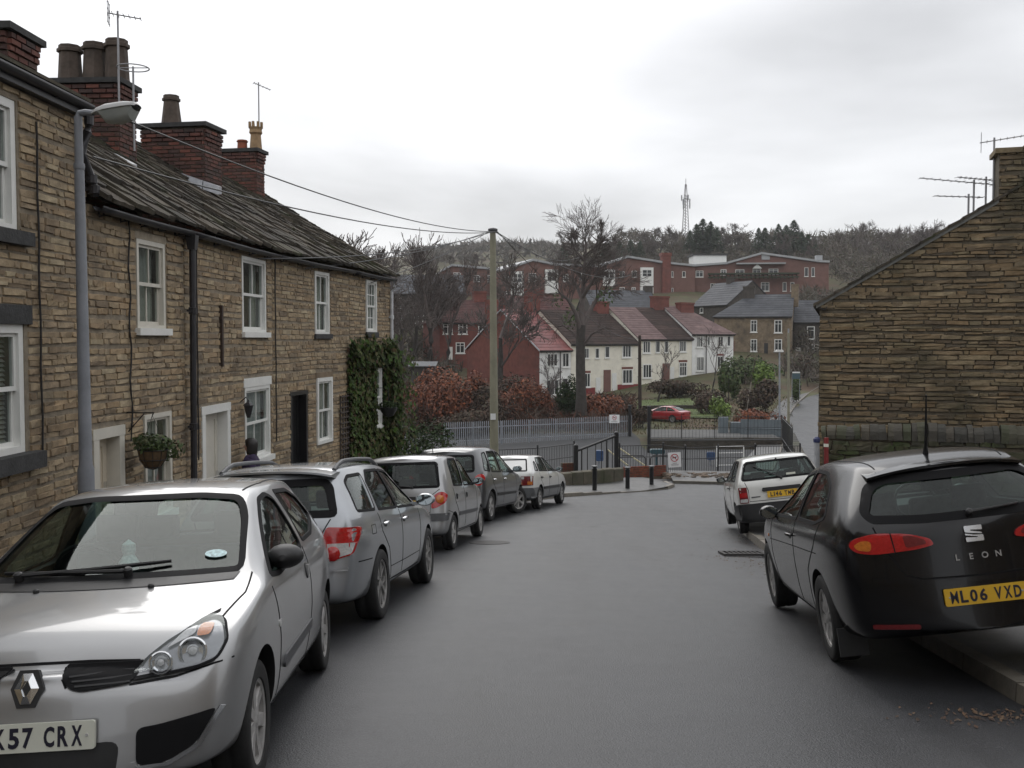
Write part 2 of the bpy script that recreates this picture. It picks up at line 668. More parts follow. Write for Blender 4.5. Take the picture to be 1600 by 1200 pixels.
def wheel_mesh(r, w, style, rimr, mat):
 """tyre and rim meshes, axle along local y, outside at +y"""
 RY = Matrix.Rotation(-PI / 2, 4, 'X')          # local z -> +y
 t = MB([M_TYRE])
 h = w / 2
 t.lathe([(rimr * .97,-h * .8),(rimr * 1.02,-h * .98),(r * .94,-h),(r * .985,-h * .9),(r,-h * .7),(r,-h * .15),
             (r * .99,-h * .12),(r * .99,h * .12),(r,h * .15),(r,h * .7),(r * .985,h * .9),
             (r * .94,h),(r * .86,h * 1.03),(rimr * 1.03,h * .97),(rimr * .98,h * .8)],40,RY,cap=False)
 m = MB([mat, M_WELL])
 m.lathe([(rimr * .3,-h * .2),(rimr * .97,-h * .2),(rimr * .97,h * .5)],32,RY,1,cap=False)
 m.lathe([(rimr * .93,h * .45),(rimr * .93,h * .82),(rimr * 1.02,h * .9),(rimr * 1.0,h * .72)],40,RY,0,cap=False)
 m.lathe([(rimr * .22,h * .2),(rimr * .22,h * .72),(rimr * .15,h * .8),(.001,h * .82)],20,RY,0,cap=False)
 n, wi, wo, gap = style
 for k in range(n):
  a = 2 * PI * k / n
  M = RY @ Matrix.Rotation(a, 4, 'Z')
  r0, r1 = rimr * .15, rimr * .96
  if gap:      # twin spokes
   for s_ in (-1, 1):
    o0, o1 = s_ * gap * .5, s_ * gap
    p = [(r0, (o0 - wi / 2) * 1),(r1,(o1 - wo / 2)),(r1,(o1 + wo / 2)),(r0,(o0 + wi / 2))]
    m.prism(p, h * .35, h * .76, M, 0)
  else:
   b = len(m.v)
   q = []
   for rr,ww,hb,ht in ((r0,wi,h * .3,h * .80),(rimr * .55,(wi + wo) * .45,h * .3,h * .74),(r1,wo,h * .3,h * .80)):
    q += [Vector((rr,-ww / 2,hb)),Vector((rr,ww / 2,hb)),Vector((rr,ww * .32,ht)),Vector((rr,-ww * .32,ht))]
   fs = []
   for j in (0, 4):
    for e in range(4):
     fs.append((j + e, j + (e + 1) % 4, j + 4 + (e + 1) % 4, j + 4 + e))
   m.add([M @ v for v in q], fs, 0)
 return t.mesh('tyre', True, 50), m.mesh('rim', True, 30)
def make_car(S):
 """build a car from its table; local frame: x forward, y to the left, z up, origin on the ground under the rear axle"""
 root = thing(S['name'], S['label'], 'car', S['M'], S['group'])
 crease = S.get('crease', {})
 bm = body_cage(S['st'], crease)
 cage = bpy.data.meshes.new('cage')
 bm.to_mesh(cage)
 bm.free()
 o = bpy.data.objects.new('cage_tmp', cage)
 COL.objects.link(o)
 sub = o.modifiers.new('s', 'SUBSURF')
 sub.levels = 3 if S.get('fine') else 2
 me = evaluated(o)
 bpy.data.objects.remove(o)
 bm = bmesh.new()
 bm.from_mesh(me)
 bvh = BVHTree.FromBMesh(bm)
 me.materials.clear()
 me.materials.append(S['paint'])
 x0, x1, zf = S['cabin']
 bi = bm.copy()
 for v in bi.verts:
  v.co -= v.normal * S.get("shell", 0.055)
 for co,no in ((Vector((0,0,zf)),Vector((0,0,-1))),(Vector((x0,0,0)),Vector((-1,0,0))),(Vector((x1,0,0)),Vector((1,0,0)))):
  r = bmesh.ops.bisect_plane(bi,geom=bi.verts[:] + bi.edges[:] + bi.faces[:],plane_co=co,plane_no=no,clear_outer=True)
  ed = [e for e in bi.edges if e.is_boundary]
  bmesh.ops.holes_fill(bi, edges=ed, sides=0)
 bmesh.ops.triangulate(bi, faces=[f for f in bi.faces if len(f.verts) > 4])
 bmesh.ops.recalc_face_normals(bi, faces=bi.faces[:])
 cav = bpy.data.meshes.new('cavity')
 bi.to_mesh(cav)
 bi.free()
 oc = bpy.data.objects.new('cavity_tmp', cav)
 COL.objects.link(oc)
 rm_ = oc.modifiers.new('r', 'REMESH')
 rm_.mode = 'VOXEL'
 rm_.voxel_size = .045
 cav2 = evaluated(oc)
 bpy.data.objects.remove(oc)
 cav2.materials.clear()
 cav2.materials.append(M_CABIN)
 bm.free()
 me = bool_cut(me, cav2)
 cut = MB([M_WELL, M_CABIN])
 wb = S['wb']
 tr = S['track'] / 2
 ra = S['arch']
 for x in (0, wb):
  for sd in (1, -1):
   Mx = T(x,sd * (tr + .28),S['tyre'][0] + S.get('archz',.01)) @ Matrix.Rotation(PI / 2 * sd,4,'X')
   cut.lathe([(ra, -.0), (ra, .52)], 36, Mx, 0)
 cuts = {'a': cut, 'front': MB([M_WELL, M_CABIN]), 'rear': MB([M_WELL, M_CABIN])}
 for win in S['win']:
  view, poly = win['v'], win['p']
  poly = rounded(poly, win.get('r', .05), 3)
  win['poly'] = poly
  for vw in ((view, 'right') if view == 'left' else (view,)):
   ax, ay, d = VIEWS[vw]
   M = axes(Vector((0,0,0)), ax, ay, -d)
   h0,h1 = win.get('h',(.40,1.3) if view == 'left' else ((S['cabin'][1] - .75,5) if view == 'front' else (-S['cabin'][0] - .35,5)))
   area = sum(poly[i][0] * poly[(i + 1) % len(poly)][1] - poly[(i + 1) % len(poly)][0] * poly[i][1] for i in range(len(poly)))
   cuts.get(view, cut).prism(poly if area > 0 else poly[::-1], h0, h1, M, 1)
 for c_ in cuts.values():
  cme = c_.mesh('cutters')
  bmc = bmesh.new()
  bmc.from_mesh(cme)
  bmesh.ops.recalc_face_normals(bmc, faces=bmc.faces[:])
  bmc.to_mesh(cme)
  bmc.free()
  me = bool_cut(me, cme)
 me.name = 'body'
 if S.get('two'):
  z2, m2 = S['two']
  bm = bmesh.new()
  bm.from_mesh(me)
  bmesh.ops.bisect_plane(bm,geom=bm.verts[:] + bm.edges[:] + bm.faces[:],plane_co=(0,0,z2),plane_no=(0,0,1))
  me.materials.append(m2)
  k = len(me.materials) - 1
  for f in bm.faces:
   if f.calc_center_median().z < z2 and f.material_index == 0:
    f.material_index = k
  bm.to_mesh(me)
  bm.free()
 me.polygons.foreach_set('use_smooth', [True] * len(me.polygons))
 me.set_sharp_from_angle(angle=math.radians(32))
 link('body', me, root)
 for win in S['win']:
  view, poly = win['v'], win['poly']
  for vw in ((view, 'right') if view == 'left' else (view,)):
   nm = {'front': 'windscreen', 'rear': 'rear_window'}.get(view, 'side_window')
   g = link(nm, panel(bvh, poly, vw, win.get('off', -.006), M_CGLASS, .12,0,name=nm),root)
   sw = win.get('seal', .017)
   seal = panel(bvh,inset(poly,-.008),vw,.003,win.get('sealmat',M_SEAL),.12,.014,hole=inset(poly,sw),name='window_seal')
   link('window_seal', seal, g)
 handles = {}
 for P in S['pan']:
  sides = P.get('both', P['v'] in ('left', 'front', 'rear') and not P.get('one'))
  vws = [(P['v'], P['p'])]
  if sides:
   if P['v'] == 'left':
    vws.append(('right', P['p']))
   else:
    vws.append((P['v'], mirror_poly(P['p'], P['v'])))
  for i, (vw, poly) in enumerate(vws):
   if P.get('r'):
    poly = rounded(poly, P['r'], 4)
   me2 = panel(bvh,poly,vw,P.get('off',.004),P['m'],P.get('step',.06),P.get('rim',.014),name=P['n'])
   par = root
   if P.get('in'):
    par = handles.get((P['in'], i), handles.get((P['in'], 0), root))
   o = link(P['n'], me2, par)
   handles[(P.get('key', P['n']), i)] = o
 for J in S.get('lines', ()):
  view, pts, wd = J
  vws = (view,'right') if view == 'left' else ((view,'m') if view == 'rear2' else (view,))
  for vw in vws:
   ring = []
   pv = [Vector(p) for p in pts]
   a_, b_ = [], []
   for i, p in enumerate(pv):
    d = (pv[min(i + 1, len(pv) - 1)] - pv[max(i - 1, 0)]).normalized()
    nn = Vector((-d.y, d.x)) * wd / 2
    a_.append((p.x + nn.x, p.y + nn.y))
    b_.append((p.x - nn.x, p.y - nn.y))
   link('panel_joint',panel(bvh,a_ + b_[::-1],vw,.0022,M_SEAL,.045,0.004,name='panel_joint'),root)
 tm,rm = wheel_mesh(S['tyre'][0],S['tyre'][1],S['rim'],S['tyre'][2],S.get('rimmat',M_ALLOY))
 for x in (0, wb):
  for sd in (1, -1):
   M = T(x, sd * tr, S['tyre'][0])
   if x and S.get('steer'):
    M = M @ Matrix.Rotation(S['steer'], 4, 'Z')
   if sd < 0:
    M = M @ Matrix.Rotation(PI, 4, 'Z')
   M = M @ Matrix.Rotation(R.uniform(0, 1.2), 4, 'Y')
   w = link('wheel', None, root, M)
   w.empty_display_size = .1
   link('tyre', tm, w)
   link('rim', rm, w)
 for (sx, sy, sw, zt) in S.get('seats', ()):
  sb = MB([M_SEAT])
  zb_ = zf + .02
  lean = -.18
  p = []
  for z, k in ((zb_, 1.0), (zt - .22, .92)):
   xo = lean * (z - zb_)
   p += [(sx + xo - .07,sy - sw * k / 2,z),(sx + xo + .07,sy - sw * k / 2,z),(sx + xo + .05,sy + sw * k / 2,z),(sx + xo - .07,sy + sw * k / 2,z)]
  sb.hexa([Vector(q) for q in p])
  n_h = 1 if sw < .7 else 2
  for j in range(n_h):
   yy = sy if n_h == 1 else sy + (-.5 + j) * sw * .55
   xo = lean * (zt - zb_)
   sb.box((sx + xo, yy, zt - .09), (.09, .25, .17))
  so = sb.build('seat', root)
  md = so.modifiers.new('bevel', 'BEVEL')
  md.width = .03
  md.segments = 3
 if S.get('dash'):
  dx, dz, dw = S['dash']
  d = MB([M_DARK])
  d.prism([(dx - .42,dz - .25),(dx + .3,dz - .25),(dx + .3,dz - .02),(dx - .1,dz + .03),(dx - .36,dz - .01)],-dw,dw,
    Matrix(((1, 0,0,0), (0, 0, -1, 0), (0, 1,0,0), (0, 0, 0, 1))))
  d.build('dashboard', root)
  st = MB([M_DARK])
  c = Vector((dx - .5, -.36, dz + .02))
  st.tube([c + Matrix.Rotation(.45,3,'Y') @ Vector((0,.18 * math.cos(t),.18 * math.sin(t))) for t in [i * PI / 8 for i in range(17)]],.014,6)
  st.build('steering_wheel', root)
 if S.get('mirror'):
  mx, my, mz, mw, mh, mm = S['mirror']
  for sd in (1, -1):
   h = MB([mm])
   pr = [(mh * .36, -.055), (mh * .5, -.02),(mh * .48,.03),(mh * .34,.07),(mh * .12,.095)]
   Mx = T(mx,sd * (my + mw / 2),mz) @ Matrix.Rotation(PI / 2,4,'Y') @ Matrix.Diagonal((1,mw / mh,1,1))
   h.lathe(pr, 20, Mx)
   h.box((mx + .01, sd * (my - .04), mz - mh * .3), (.06, .16, .035))
   ho = h.build('door_mirror', root, smooth=True)
   g = MB([M_MIRROR])
   g.lathe([(mh * .42, -.057), (mh * .42, -.062)], 20, Mx)
   g.build('mirror_glass', ho)
 return root, bvh
def snap(bvh, view, x, y, off=0.0):
 """the point on the skin under (x, y) of a view, and its outward normal"""
 ax, ay, d = VIEWS[view]
 h, n, _, _ = bvh.ray_cast(ax * x + ay * y - d * 5, d)
 if h is None:
  h, n, _, _ = bvh.find_nearest(ax * x + ay * y)
 if n.dot(d) > 0:
  n = -n
 return h + n * off, n
def plate(root,bvh,view,x,y,txt,mat,ks=1.0,sh=0,w=.52,h=.111,size=.098,xs=.84,key='front'):
 p, n = snap(bvh, view, x, y)
 ax, ay, d = VIEWS[view]
 n = (-d + Vector((0, 0, n.z * .6))).normalized()
 up = Vector((0, 0, 1))
 right = up.cross(n).normalized()
 up = n.cross(right)
 M = axes(p + n * .016, right, up, n)
 pl = MB([mat, M_DARK])
 pl.prism(rounded([(-w / 2,-h / 2),(w / 2,-h / 2),(w / 2,h / 2),(-w / 2,h / 2)],.012,3),-.012,.006,M,0)
 o = pl.build('number_plate', root)
 if txt:
  wd = [.033 if c == ' ' else (.030 if c in '1I' else .061) for c in txt]
  wd = [k * ks for k in wd]
  x0 = -sum(wd) / 2 + sh
  for c, k in zip(txt, wd):
   if c != ' ':
    me = text_mesh(c, size * 1.10, .0008, 0.0008 if c in "MW" else .0034, M_INK, 1.0)
    xs_ = [v.co.x for v in me.vertices]
    ys_ = [v.co.y for v in me.vertices]
    cw, ch = max(xs_) - min(xs_), max(ys_) - min(ys_)
    fx, fy = (.016 if c in '1I' else .047) * ks / cw, .079 / ch
    for v in me.vertices:
     v.co.x = (v.co.x - (max(xs_) + min(xs_)) / 2) * fx
     v.co.y = (v.co.y - (max(ys_) + min(ys_)) / 2) * fy
    me.name = 'plate_character'
    link('plate_character', me, o, M @ T(x0 + k / 2, 0, .0072))
   x0 += k
 for sx in (-.44, .44):
  MB([M_CLEARL]).lathe([(.007,0),(.006,.003)],10,M @ T(w * sx,0,.006)).build('plate_screw',o)
 return o
def wiper(root, bvh, view, base, tip, up=.03):
 m = MB([M_DARK])
 a, na = snap(bvh, view, *base)
 pts = []
 for i in range(7):
  t = i / 6
  p, n = snap(bvh, view,base[0] + (tip[0] - base[0]) * t,base[1] + (tip[1] - base[1]) * t)
  pts.append(p + n * (up * (1 - t * .5)))
 m.tube(pts, [.012, .012, .010, .009, .009, .008, .006], 6)
 b2 = [p - na * (up * .55 * (1 - i / 9)) for i, p in enumerate(pts)][2:]
 m.tube(b2, .006, 4)
 m.lathe([(.022, -.01), (.022, up + .012), (.012, up + .02)], 12, axes(a, *frame_of(na)))
 return m.build('wiper', root, smooth=True)
def frame_of(n):
 n = n.normalized()
 a = n.cross(Vector((0, 0, 1)))
 if a.length < .1:
  a = n.cross(Vector((0, 1, 0)))
 a.normalize()
 return a, n.cross(a), n
def disc_on(root,bvh,view,x,y,prof,mat,name,n=24,off=0.0,flat=False,sx=1.0,sy=1.0,nrm=None):
 p, nn = snap(bvh, view, x, y, off)
 if nrm is not None:
  nn = nrm
 if flat:
  nn = -VIEWS[view][2]
 M = axes(p, *frame_of(nn)) @ Matrix.Diagonal((sx, sy, 1, 1))
 return MB([mat]).lathe(prof, n, M).build(name, root, smooth=True)
def door_handle(root, bvh, x, z, style='pull', mat=None):
 for vw in ('left', 'right'):
  p, n = snap(bvh, vw, x, z)
  r = MB([M_DARK, mat or M_DARK])
  u = Vector((1,0,0))
  u = (u - n * u.dot(n)).normalized()
  v = n.cross(u)
  M = axes(p, u, v, n)
  if style == 'round':
   r.lathe([(.05,-.01),(.05,.003),(.042,.006),(.03,-.006)],18,M @ Matrix.Diagonal((.75,1,1,1)),0)
   r.box(p + n * .008, (.03, .02, .07), None, 1)
  else:
   r.lathe([(.07, -.01), (.07, .002), (.06, .003)], 18, M @ Matrix.Diagonal((1,.5,1,1)),0)
   pts = [M @ Vector((-.085 + .17 * i / 6,.0,.006 + .028 * math.sin(PI * i / 6))) for i in range(7)]
   r.tube(pts, [.010, .014, .015, .015, .015, .014, .010], 8, 1)
  r.build('door_handle', root, smooth=True)
def place_car(px, py, heading, side, half, roll=0.0):
 """matrix of a car whose rear tyre on one side (+1 left, -1 right) meets the road at a pixel"""
 h = math.radians(heading)
 f = Vector((math.sin(h), math.cos(h), -SLOPE * math.cos(h))).normalized()
 n = Vector((0, SLOPE, 1)).normalized()
 left = n.cross(f).normalized()
 rot = axes(Vector((0,0,0)), f, left, n) @ Matrix.Rotation(math.radians(roll), 4, 'X')
 c = on_road(px, py)
 return T(c - rot @ Vector((0, side * half, 0))) @ rot
def spoiler(root, rows, mat, name='roof_spoiler'):
 """smooth lip lofted over cross rows of (x, y, z) points"""
 m = MB([mat])
 n = len(rows[0])
 for r in rows:
  m.v += [tuple(p) for p in r]
 for i in range(len(rows) - 1):
  for k in range(n):
   k2 = (k + 1) % n
   m.f.append((i * n + k, i * n + k2, (i + 1) * n + k2, (i + 1) * n + k))
   m.m.append(0)
 m.f += [tuple(range(n))[::-1], tuple((len(rows) - 1) * n + k for k in range(n))]
 m.m += [0, 0]
 bm = bmesh.new()
 bm.from_mesh(m.mesh('tmp'))
 bmesh.ops.recalc_face_normals(bm, faces=bm.faces[:])
 me = bpy.data.meshes.new(name)
 bm.to_mesh(me)
 bm.free()
 me.materials.append(mat)
 me.polygons.foreach_set('use_smooth', [True] * len(me.polygons))
 me.set_sharp_from_angle(angle=math.radians(40))
 return link(name, me, root)
# == ground, road, pavements
Z = Vector((0, 0, 1))
KNOTS = [(42,-5.75),(66,-7.15),(90,-6.75),(105,-6.2),(125,-3.4),(150,1.0),(180,5.2),(200,8.0),(240,14.5),(300,25),
         (400, 37), (560, 46), (800, 62), (1000, 66)]
def lerp_knots(k, y):
 for (a, b), (c, d) in zip(k[:-1], k[1:]):
  if y <= c:
   t = max(0, (y - a) / (c - a))
   return b + (d - b) * t
 return k[-1][1]
def hz(x, y):
 """height of the land"""
 if y < 42:
  return road_z(y) - .28
 z = (lerp_knots(KNOTS,y - 5) + 2 * lerp_knots(KNOTS,y) + lerp_knots(KNOTS,y + 5)) / 4 + 1.6 if y > 72 else lerp_knots(KNOTS,y) + 1.6
 if y > 70:
  k = min(1, (y - 70) / 40)
  z += k * (.35 * math.sin(x * .11 + y * .05) + .25 * math.sin(x * .23 - y * .09))
 if y > 205:       # the wooded ridge falls away to the left
  r_ = min(1, max(0, (x / y + .03) / .13))
  r_ = r_ * r_ * (3 - 2 * r_)
  f_ = (1 - r_) * min(1, (y - 205) / 40) * max(0, 1 - max(0, y - 420) / 160)
  z = z - (z - 9.6) * .56 * f_
 if y > 500:       # the far hill stands left of the middle
  k = min(1, (y - 500) / 250)
  z += k * (6 * math.exp(-((x + 5) / 60) ** 2) - 26 * min(1, abs(x + 5) / 190) ** 1.5)
 return z
M_ROAD = None
def asphalt():
 m = pmat('wet_asphalt',[(.026,.0272,.030)],rough=.38,rvar=.15,nscale=.9,namt=.28,bump=.35,bscale=90,spec=.5,
             stain=((.022, .022, .024), .45, .48, .72))
 N, L = m.node_tree.nodes, m.node_tree.links
 b = N['Principled BSDF']
 geo = N.new('ShaderNodeNewGeometry')
 sp = N.new('ShaderNodeTexNoise')
 sp.inputs['Scale'].default_value = 75
 sp.inputs['Detail'].default_value = 3
 L.new(geo.outputs['Position'], sp.inputs['Vector'])
 mr = N.new('ShaderNodeMapRange')
 mr.inputs['From Min'].default_value = .3
 mr.inputs['From Max'].default_value = .7
 mr.inputs['To Min'].default_value = .45
 mr.inputs['To Max'].default_value = 1.7
 L.new(sp.outputs['Fac'], mr.inputs['Value'])
 src = b.inputs['Base Color'].links[0].from_socket
 sc = N.new('ShaderNodeVectorMath')
 sc.operation = 'SCALE'
 L.new(src, sc.inputs[0])
 L.new(mr.outputs[0], sc.inputs['Scale'])
 mpn = N.new('ShaderNodeMapping')
 mpn.inputs['Scale'].default_value = (1.5, .10, .10)
 L.new(geo.outputs['Position'], mpn.inputs['Vector'])
 st_ = N.new('ShaderNodeTexNoise')
 st_.inputs['Scale'].default_value = 1.0
 st_.inputs['Detail'].default_value = 5
 st_.inputs['Distortion'].default_value = .4
 L.new(mpn.outputs[0], st_.inputs['Vector'])
 for lo, hi, fin in ((.72, 1.30, 'col'), (.30, .56, 'rough')):
  m2 = N.new('ShaderNodeMapRange')
  m2.inputs['From Min'].default_value = .3
  m2.inputs['From Max'].default_value = .7
  m2.inputs['To Min'].default_value = lo
  m2.inputs['To Max'].default_value = hi
  L.new(st_.outputs['Fac'], m2.inputs['Value'])
  if fin == 'col':
   s2 = N.new('ShaderNodeVectorMath')
   s2.operation = 'SCALE'
   L.new(sc.outputs[0], s2.inputs[0])
   L.new(m2.outputs[0], s2.inputs['Scale'])
   L.new(s2.outputs[0], b.inputs['Base Color'])
  else:
   av = N.new('ShaderNodeMath')
   av.operation = 'MULTIPLY_ADD'
   av.inputs[1].default_value = .5
   L.new(b.inputs['Roughness'].links[0].from_socket, av.inputs[0])
   hf = N.new('ShaderNodeMath')
   hf.operation = 'MULTIPLY'
   hf.inputs[1].default_value = .5
   L.new(m2.outputs[0], hf.inputs[0])
   L.new(hf.outputs[0], av.inputs[2])
   L.new(av.outputs[0], b.inputs['Roughness'])
 return m
M_ROAD = asphalt()
M_PAVE = pmat('pavement_tarmac',[(.075,.074,.072)],rough=.45,rvar=.12,nscale=1.4,namt=.25,bump=.4,bscale=80)
M_KERB = pmat('kerb_stone',[(.16,.14,.115),(.12,.11,.09),(.19,.165,.13)],rough=.55,nscale=7,namt=.3,bump=.3,bscale=50)
M_LAND = pmat('winter_ground',[(.070,.072,.030)],rough=.95,nscale=.35,namt=.5,bump=.6,bscale=3,
              stain=((.085, .055, .032), .22, .42, .62))
M_LAWN = pmat('lawn_grass',[(.088,.120,.036)],rough=.95,nscale=.8,namt=.35,bump=.6,bscale=14)
def camber(x):
 return -.035 * max(0, abs(x - .6) - 1.9) if abs(x - .6) < 6 else -.14
xs = [-260 + 8 * i for i in range(20)] + [-100 + 4 * i for i in range(56)] + [124 + 8 * i for i in range(28)]
ys = [-60,-40,-20,-10,0,10,20,30,36,41.9,42,48,54,60,65.9,66.2,70] + [73 + 3 * i for i in range(60)] + [255 + 10 * i for i in range(30)] + [560 + 30 * i for i in range(18)]
g = MB([M_LAND])
for y in ys:
 for x in xs:
  sc_ = 1 + max(0, y - 250) / 320
  g.v.append((x * sc_, y, hz(x * sc_, y)))
nx = len(xs)
for j in range(len(ys) - 1):
 for i in range(nx - 1):
  g.f.append((j * nx + i, j * nx + i + 1, (j + 1) * nx + i + 1, (j + 1) * nx + i))
  g.m.append(0)
props(g.build('ground', smooth=True), kind='structure')
KL = [(-3.2,-40),(-3.15,-5),(-3.1,5),(-3.0,10),(-2.72,16),(-2.2,21),(-1.0,26.5),(1.6,32.0),(3.7,34.7),(4.6,35.5),(5.6,36.6),(6.0,37.6),(5.9,39.0)]
WL = [(-5.6,-40),(-5.5,-5),(-5.3,5),(-5.0,10),(-4.85,16),(-4.3,21),(-3.2,26.5),(-.8,34.0),(1.8,38.6),(3.2,39.2),(4.4,39.6),(5.1,39.9),(5.4,40.1)]
KH = [.11] * 8 + [.035, .04, .10, .07, .02]
KR = [(3.25,-40),(3.2,-5),(3.2,6.4),(3.55,11),(3.95,15.8),(4.4,19.4),(5.0,22.6),(6.2,24.8),(8.2,26.4),(12,28),(20,30.5),(40,35)]
rd = MB([M_ROAD])
ny = [-40, -25, -12, -5, 0] + [2.0 * i for i in range(1,17)] + [33,34,35,36,37,38,39,40.2]
def line_x(line, y):
 for (a, b), (c, d) in zip(line[:-1], line[1:]):
  if b <= y <= d:
   return a + (c - a) * (y - b) / (d - b)
 return line[-1][0]
nn_ = 22
for y in ny:
 xl = line_x(KL[:8], min(y, 32)) - .3 if y < 32 else -1 + (y - 32) * .9
 xr = line_x(KR[:7], min(y, 22.6)) + .4 if y < 22 else 5.3 + (y - 22) * 2.6
 xl = min(xl, 5)
 for i in range(nn_):
  x = xl + (xr - xl) * i / (nn_ - 1)
  rd.v.append((x,y,road_z(y) + (camber(x) if y < 22 else camber(x) * max(0,1 - (y - 22) / 12))))
for j in range(len(ny) - 1):
 for i in range(nn_ - 1):
  rd.f.append((j * nn_ + i, j * nn_ + i + 1, (j + 1) * nn_ + i + 1, (j + 1) * nn_ + i))
  rd.m.append(0)
props(rd.build('road', smooth=True), kind='structure')
def road_top(x, y):
 return road_z(y) + (camber(x) if y < 22 else camber(x) * max(0, 1 - (y - 22) / 12))
def densify(line, step):
 out = []
 for a, b in zip(line[:-1], line[1:]):
  n = max(1, int((Vector(b) - Vector(a)).length / step))
  for i in range(n):
   out.append(tuple(Vector(a).lerp(Vector(b), i / n)))
 return out + [line[-1]]
pv = MB([M_PAVE])
for (a, b, h) in zip(KL, WL, KH):
 for t in (0, .5, 1):
  p = Vector(a).lerp(Vector(b), t)
  pv.v.append((p.x, p.y, road_top(a[0], a[1]) * (1 - t) + road_z(p.y) * t + h + .03 * t))
for j in range(len(KL) - 1):
 for i in range(2):
  q = j * 3 + i
  pv.f.append((q, q + 3, q + 4, q + 1))
  pv.m.append(0)
pave_l = props(pv.build('pavement'), kind='structure')
pr = MB([M_PAVE])
for j,(a,b) in enumerate(zip(KR,[(17,-40),(17,-5),(17,6.4),(17,11),(17,15.8),(17,19.4),(17,21),(17,22.5),(17.5,24),(19,25.5),(26,28),(42,32)])):
 for t in (0, .12, 1):
  p = Vector(a).lerp(Vector(b), t)
  pr.v.append((p.x,p.y,road_top(a[0],a[1]) * (1 - t) + road_z(p.y) * t + .115 + .05 * min(1,t * 8)))
for j in range(len(KR) - 1):
 for i in range(2):
  q = j * 3 + i
  pr.f.append((q + 1, q + 4, q + 3, q))
  pr.m.append(0)
pave_r = props(pr.build('pavement'), kind='structure')
def kerbs(line, hs, parent, y0, y1, inward):
 dl = densify(line, .9)
 for a, b in zip(dl[:-1], dl[1:]):
  if not (y0 <= a[1] <= y1):
   continue
  va, vb = Vector(a), Vector(b)
  d = (vb - va).normalized()
  n = Vector((-d.y, d.x)) * inward
  ln = (vb - va).length
  if ln < .3:
   continue
  h = lerp_knots([(l[1], k) for l, k in zip(line, hs)], a[1])
  p = []
  zt = []
  for q in (va + d * .006, vb - d * .006):
   zt.append(road_top(q.x, q.y))
  q0, q1 = va + d * .006, vb - d * .006
  w = n * .13
  s_ = -n * .022
  b_ = [Vector((q0.x + s_.x,q0.y + s_.y,zt[0] - .2)),Vector((q1.x + s_.x,q1.y + s_.y,zt[1] - .2)),Vector((q1.x + w.x,q1.y + w.y,zt[1] - .2)),Vector((q0.x + w.x,q0.y + w.y,zt[0] - .2))]
  jz = R.uniform(-.006, .006)
  t_ = [Vector((q0.x,q0.y,zt[0] + h + .006 + jz)),Vector((q1.x,q1.y,zt[1] + h + .006 + jz)),Vector((q1.x + w.x,q1.y + w.y,zt[1] + h + .007 + jz)),Vector((q0.x + w.x,q0.y + w.y,zt[0] + h + .007 + jz))]
  if inward < 0:
   b_, t_ = b_[::-1], t_[::-1]
  m = MB([M_KERB])
  m.hexa(b_ + t_)
  m.build('kerb_stone', parent)
kerbs(KL, KH, pave_l, 2, 39, 1)
kerbs(KR, [.115] * len(KR), pave_r, 2, 31, -1)
gp = on_road(1160, 864)
gm = MB([pmat('cast_iron', [(.035, .032, .03)], rough=.6, metal=.4, nscale=20, namt=.3)])
fw = Vector((0, 1, -SLOPE)).normalized()
gn = Vector((0, SLOPE, 1)).normalized()
GM = axes(gp + gn * .003, Vector((1,0,0)), fw, gn)
for x0,x1,y0,y1 in ((-.32,-.27,-.24,.24),(.27,.32,-.24,.24),(-.27,.27,-.24,-.19),(-.27,.27,.19,.24)):
 gm.prism([(x0, y0), (x1, y0), (x1, y1), (x0, y1)], -.02, .008, GM)
for i in range(7):
 x = -.22 + .07 * i
 gm.prism([(x, -.19), (x + .03, -.19), (x + .03, .19), (x, .19)], -.02, .006, GM)
props(gm.build('drain_grate'),'rusty iron drain grate in the road beside the right kerb','drain')
md_ = on_road(765, 848)
mc = MB([pmat('cast_iron', [(.035, .032, .03)])])
mc.lathe([(.34,-.02),(.34,.006),(.29,.006),(.28,.003),(.001,.004)],28,axes(md_,Vector((1,0,0)),fw,gn))
props(mc.build('manhole_cover'),'round dark manhole cover set in the road beside the small silver car','manhole')
M_LITTER = pmat('leaf_litter',[(.06,.03,.016),(.035,.02,.012),(.085,.045,.022),(.12,.075,.04)],rough=.8,namt=.2)
lt = MB([M_LITTER])
rl = random.Random(5)
def litter(cx, cy, sx, sy, n):
 for _ in range(n):
  x, y = rl.gauss(cx, sx), rl.gauss(cy, sy)
  s_ = rl.uniform(.007, .021)
  a = rl.uniform(0, PI)
  z0_ = road_top(x, y) + .006
  c, d = math.cos(a) * s_, math.sin(a) * s_
  lt.quad((x - c,y - d,z0_),(x + d * .7,y - c * .7,z0_ + .004),(x + c,y + d,z0_ + rl.uniform(.003,.012)),(x - d * .7,y + c * .7,z0_ + .004))
p = on_road(1560, 1118)
litter(p.x, p.y, .24, .10, 150)
p = on_road(1185, 875)
litter(p.x, p.y, .35, .5, 90)
litter(3.3, 13.5, .18, 2.0, 140)
litter(4.1, 18, .15, 1.5, 90)
litter(-2.7, 9, .15, 4, 80)
props(lt.build('leaf_litter'), kind='stuff')
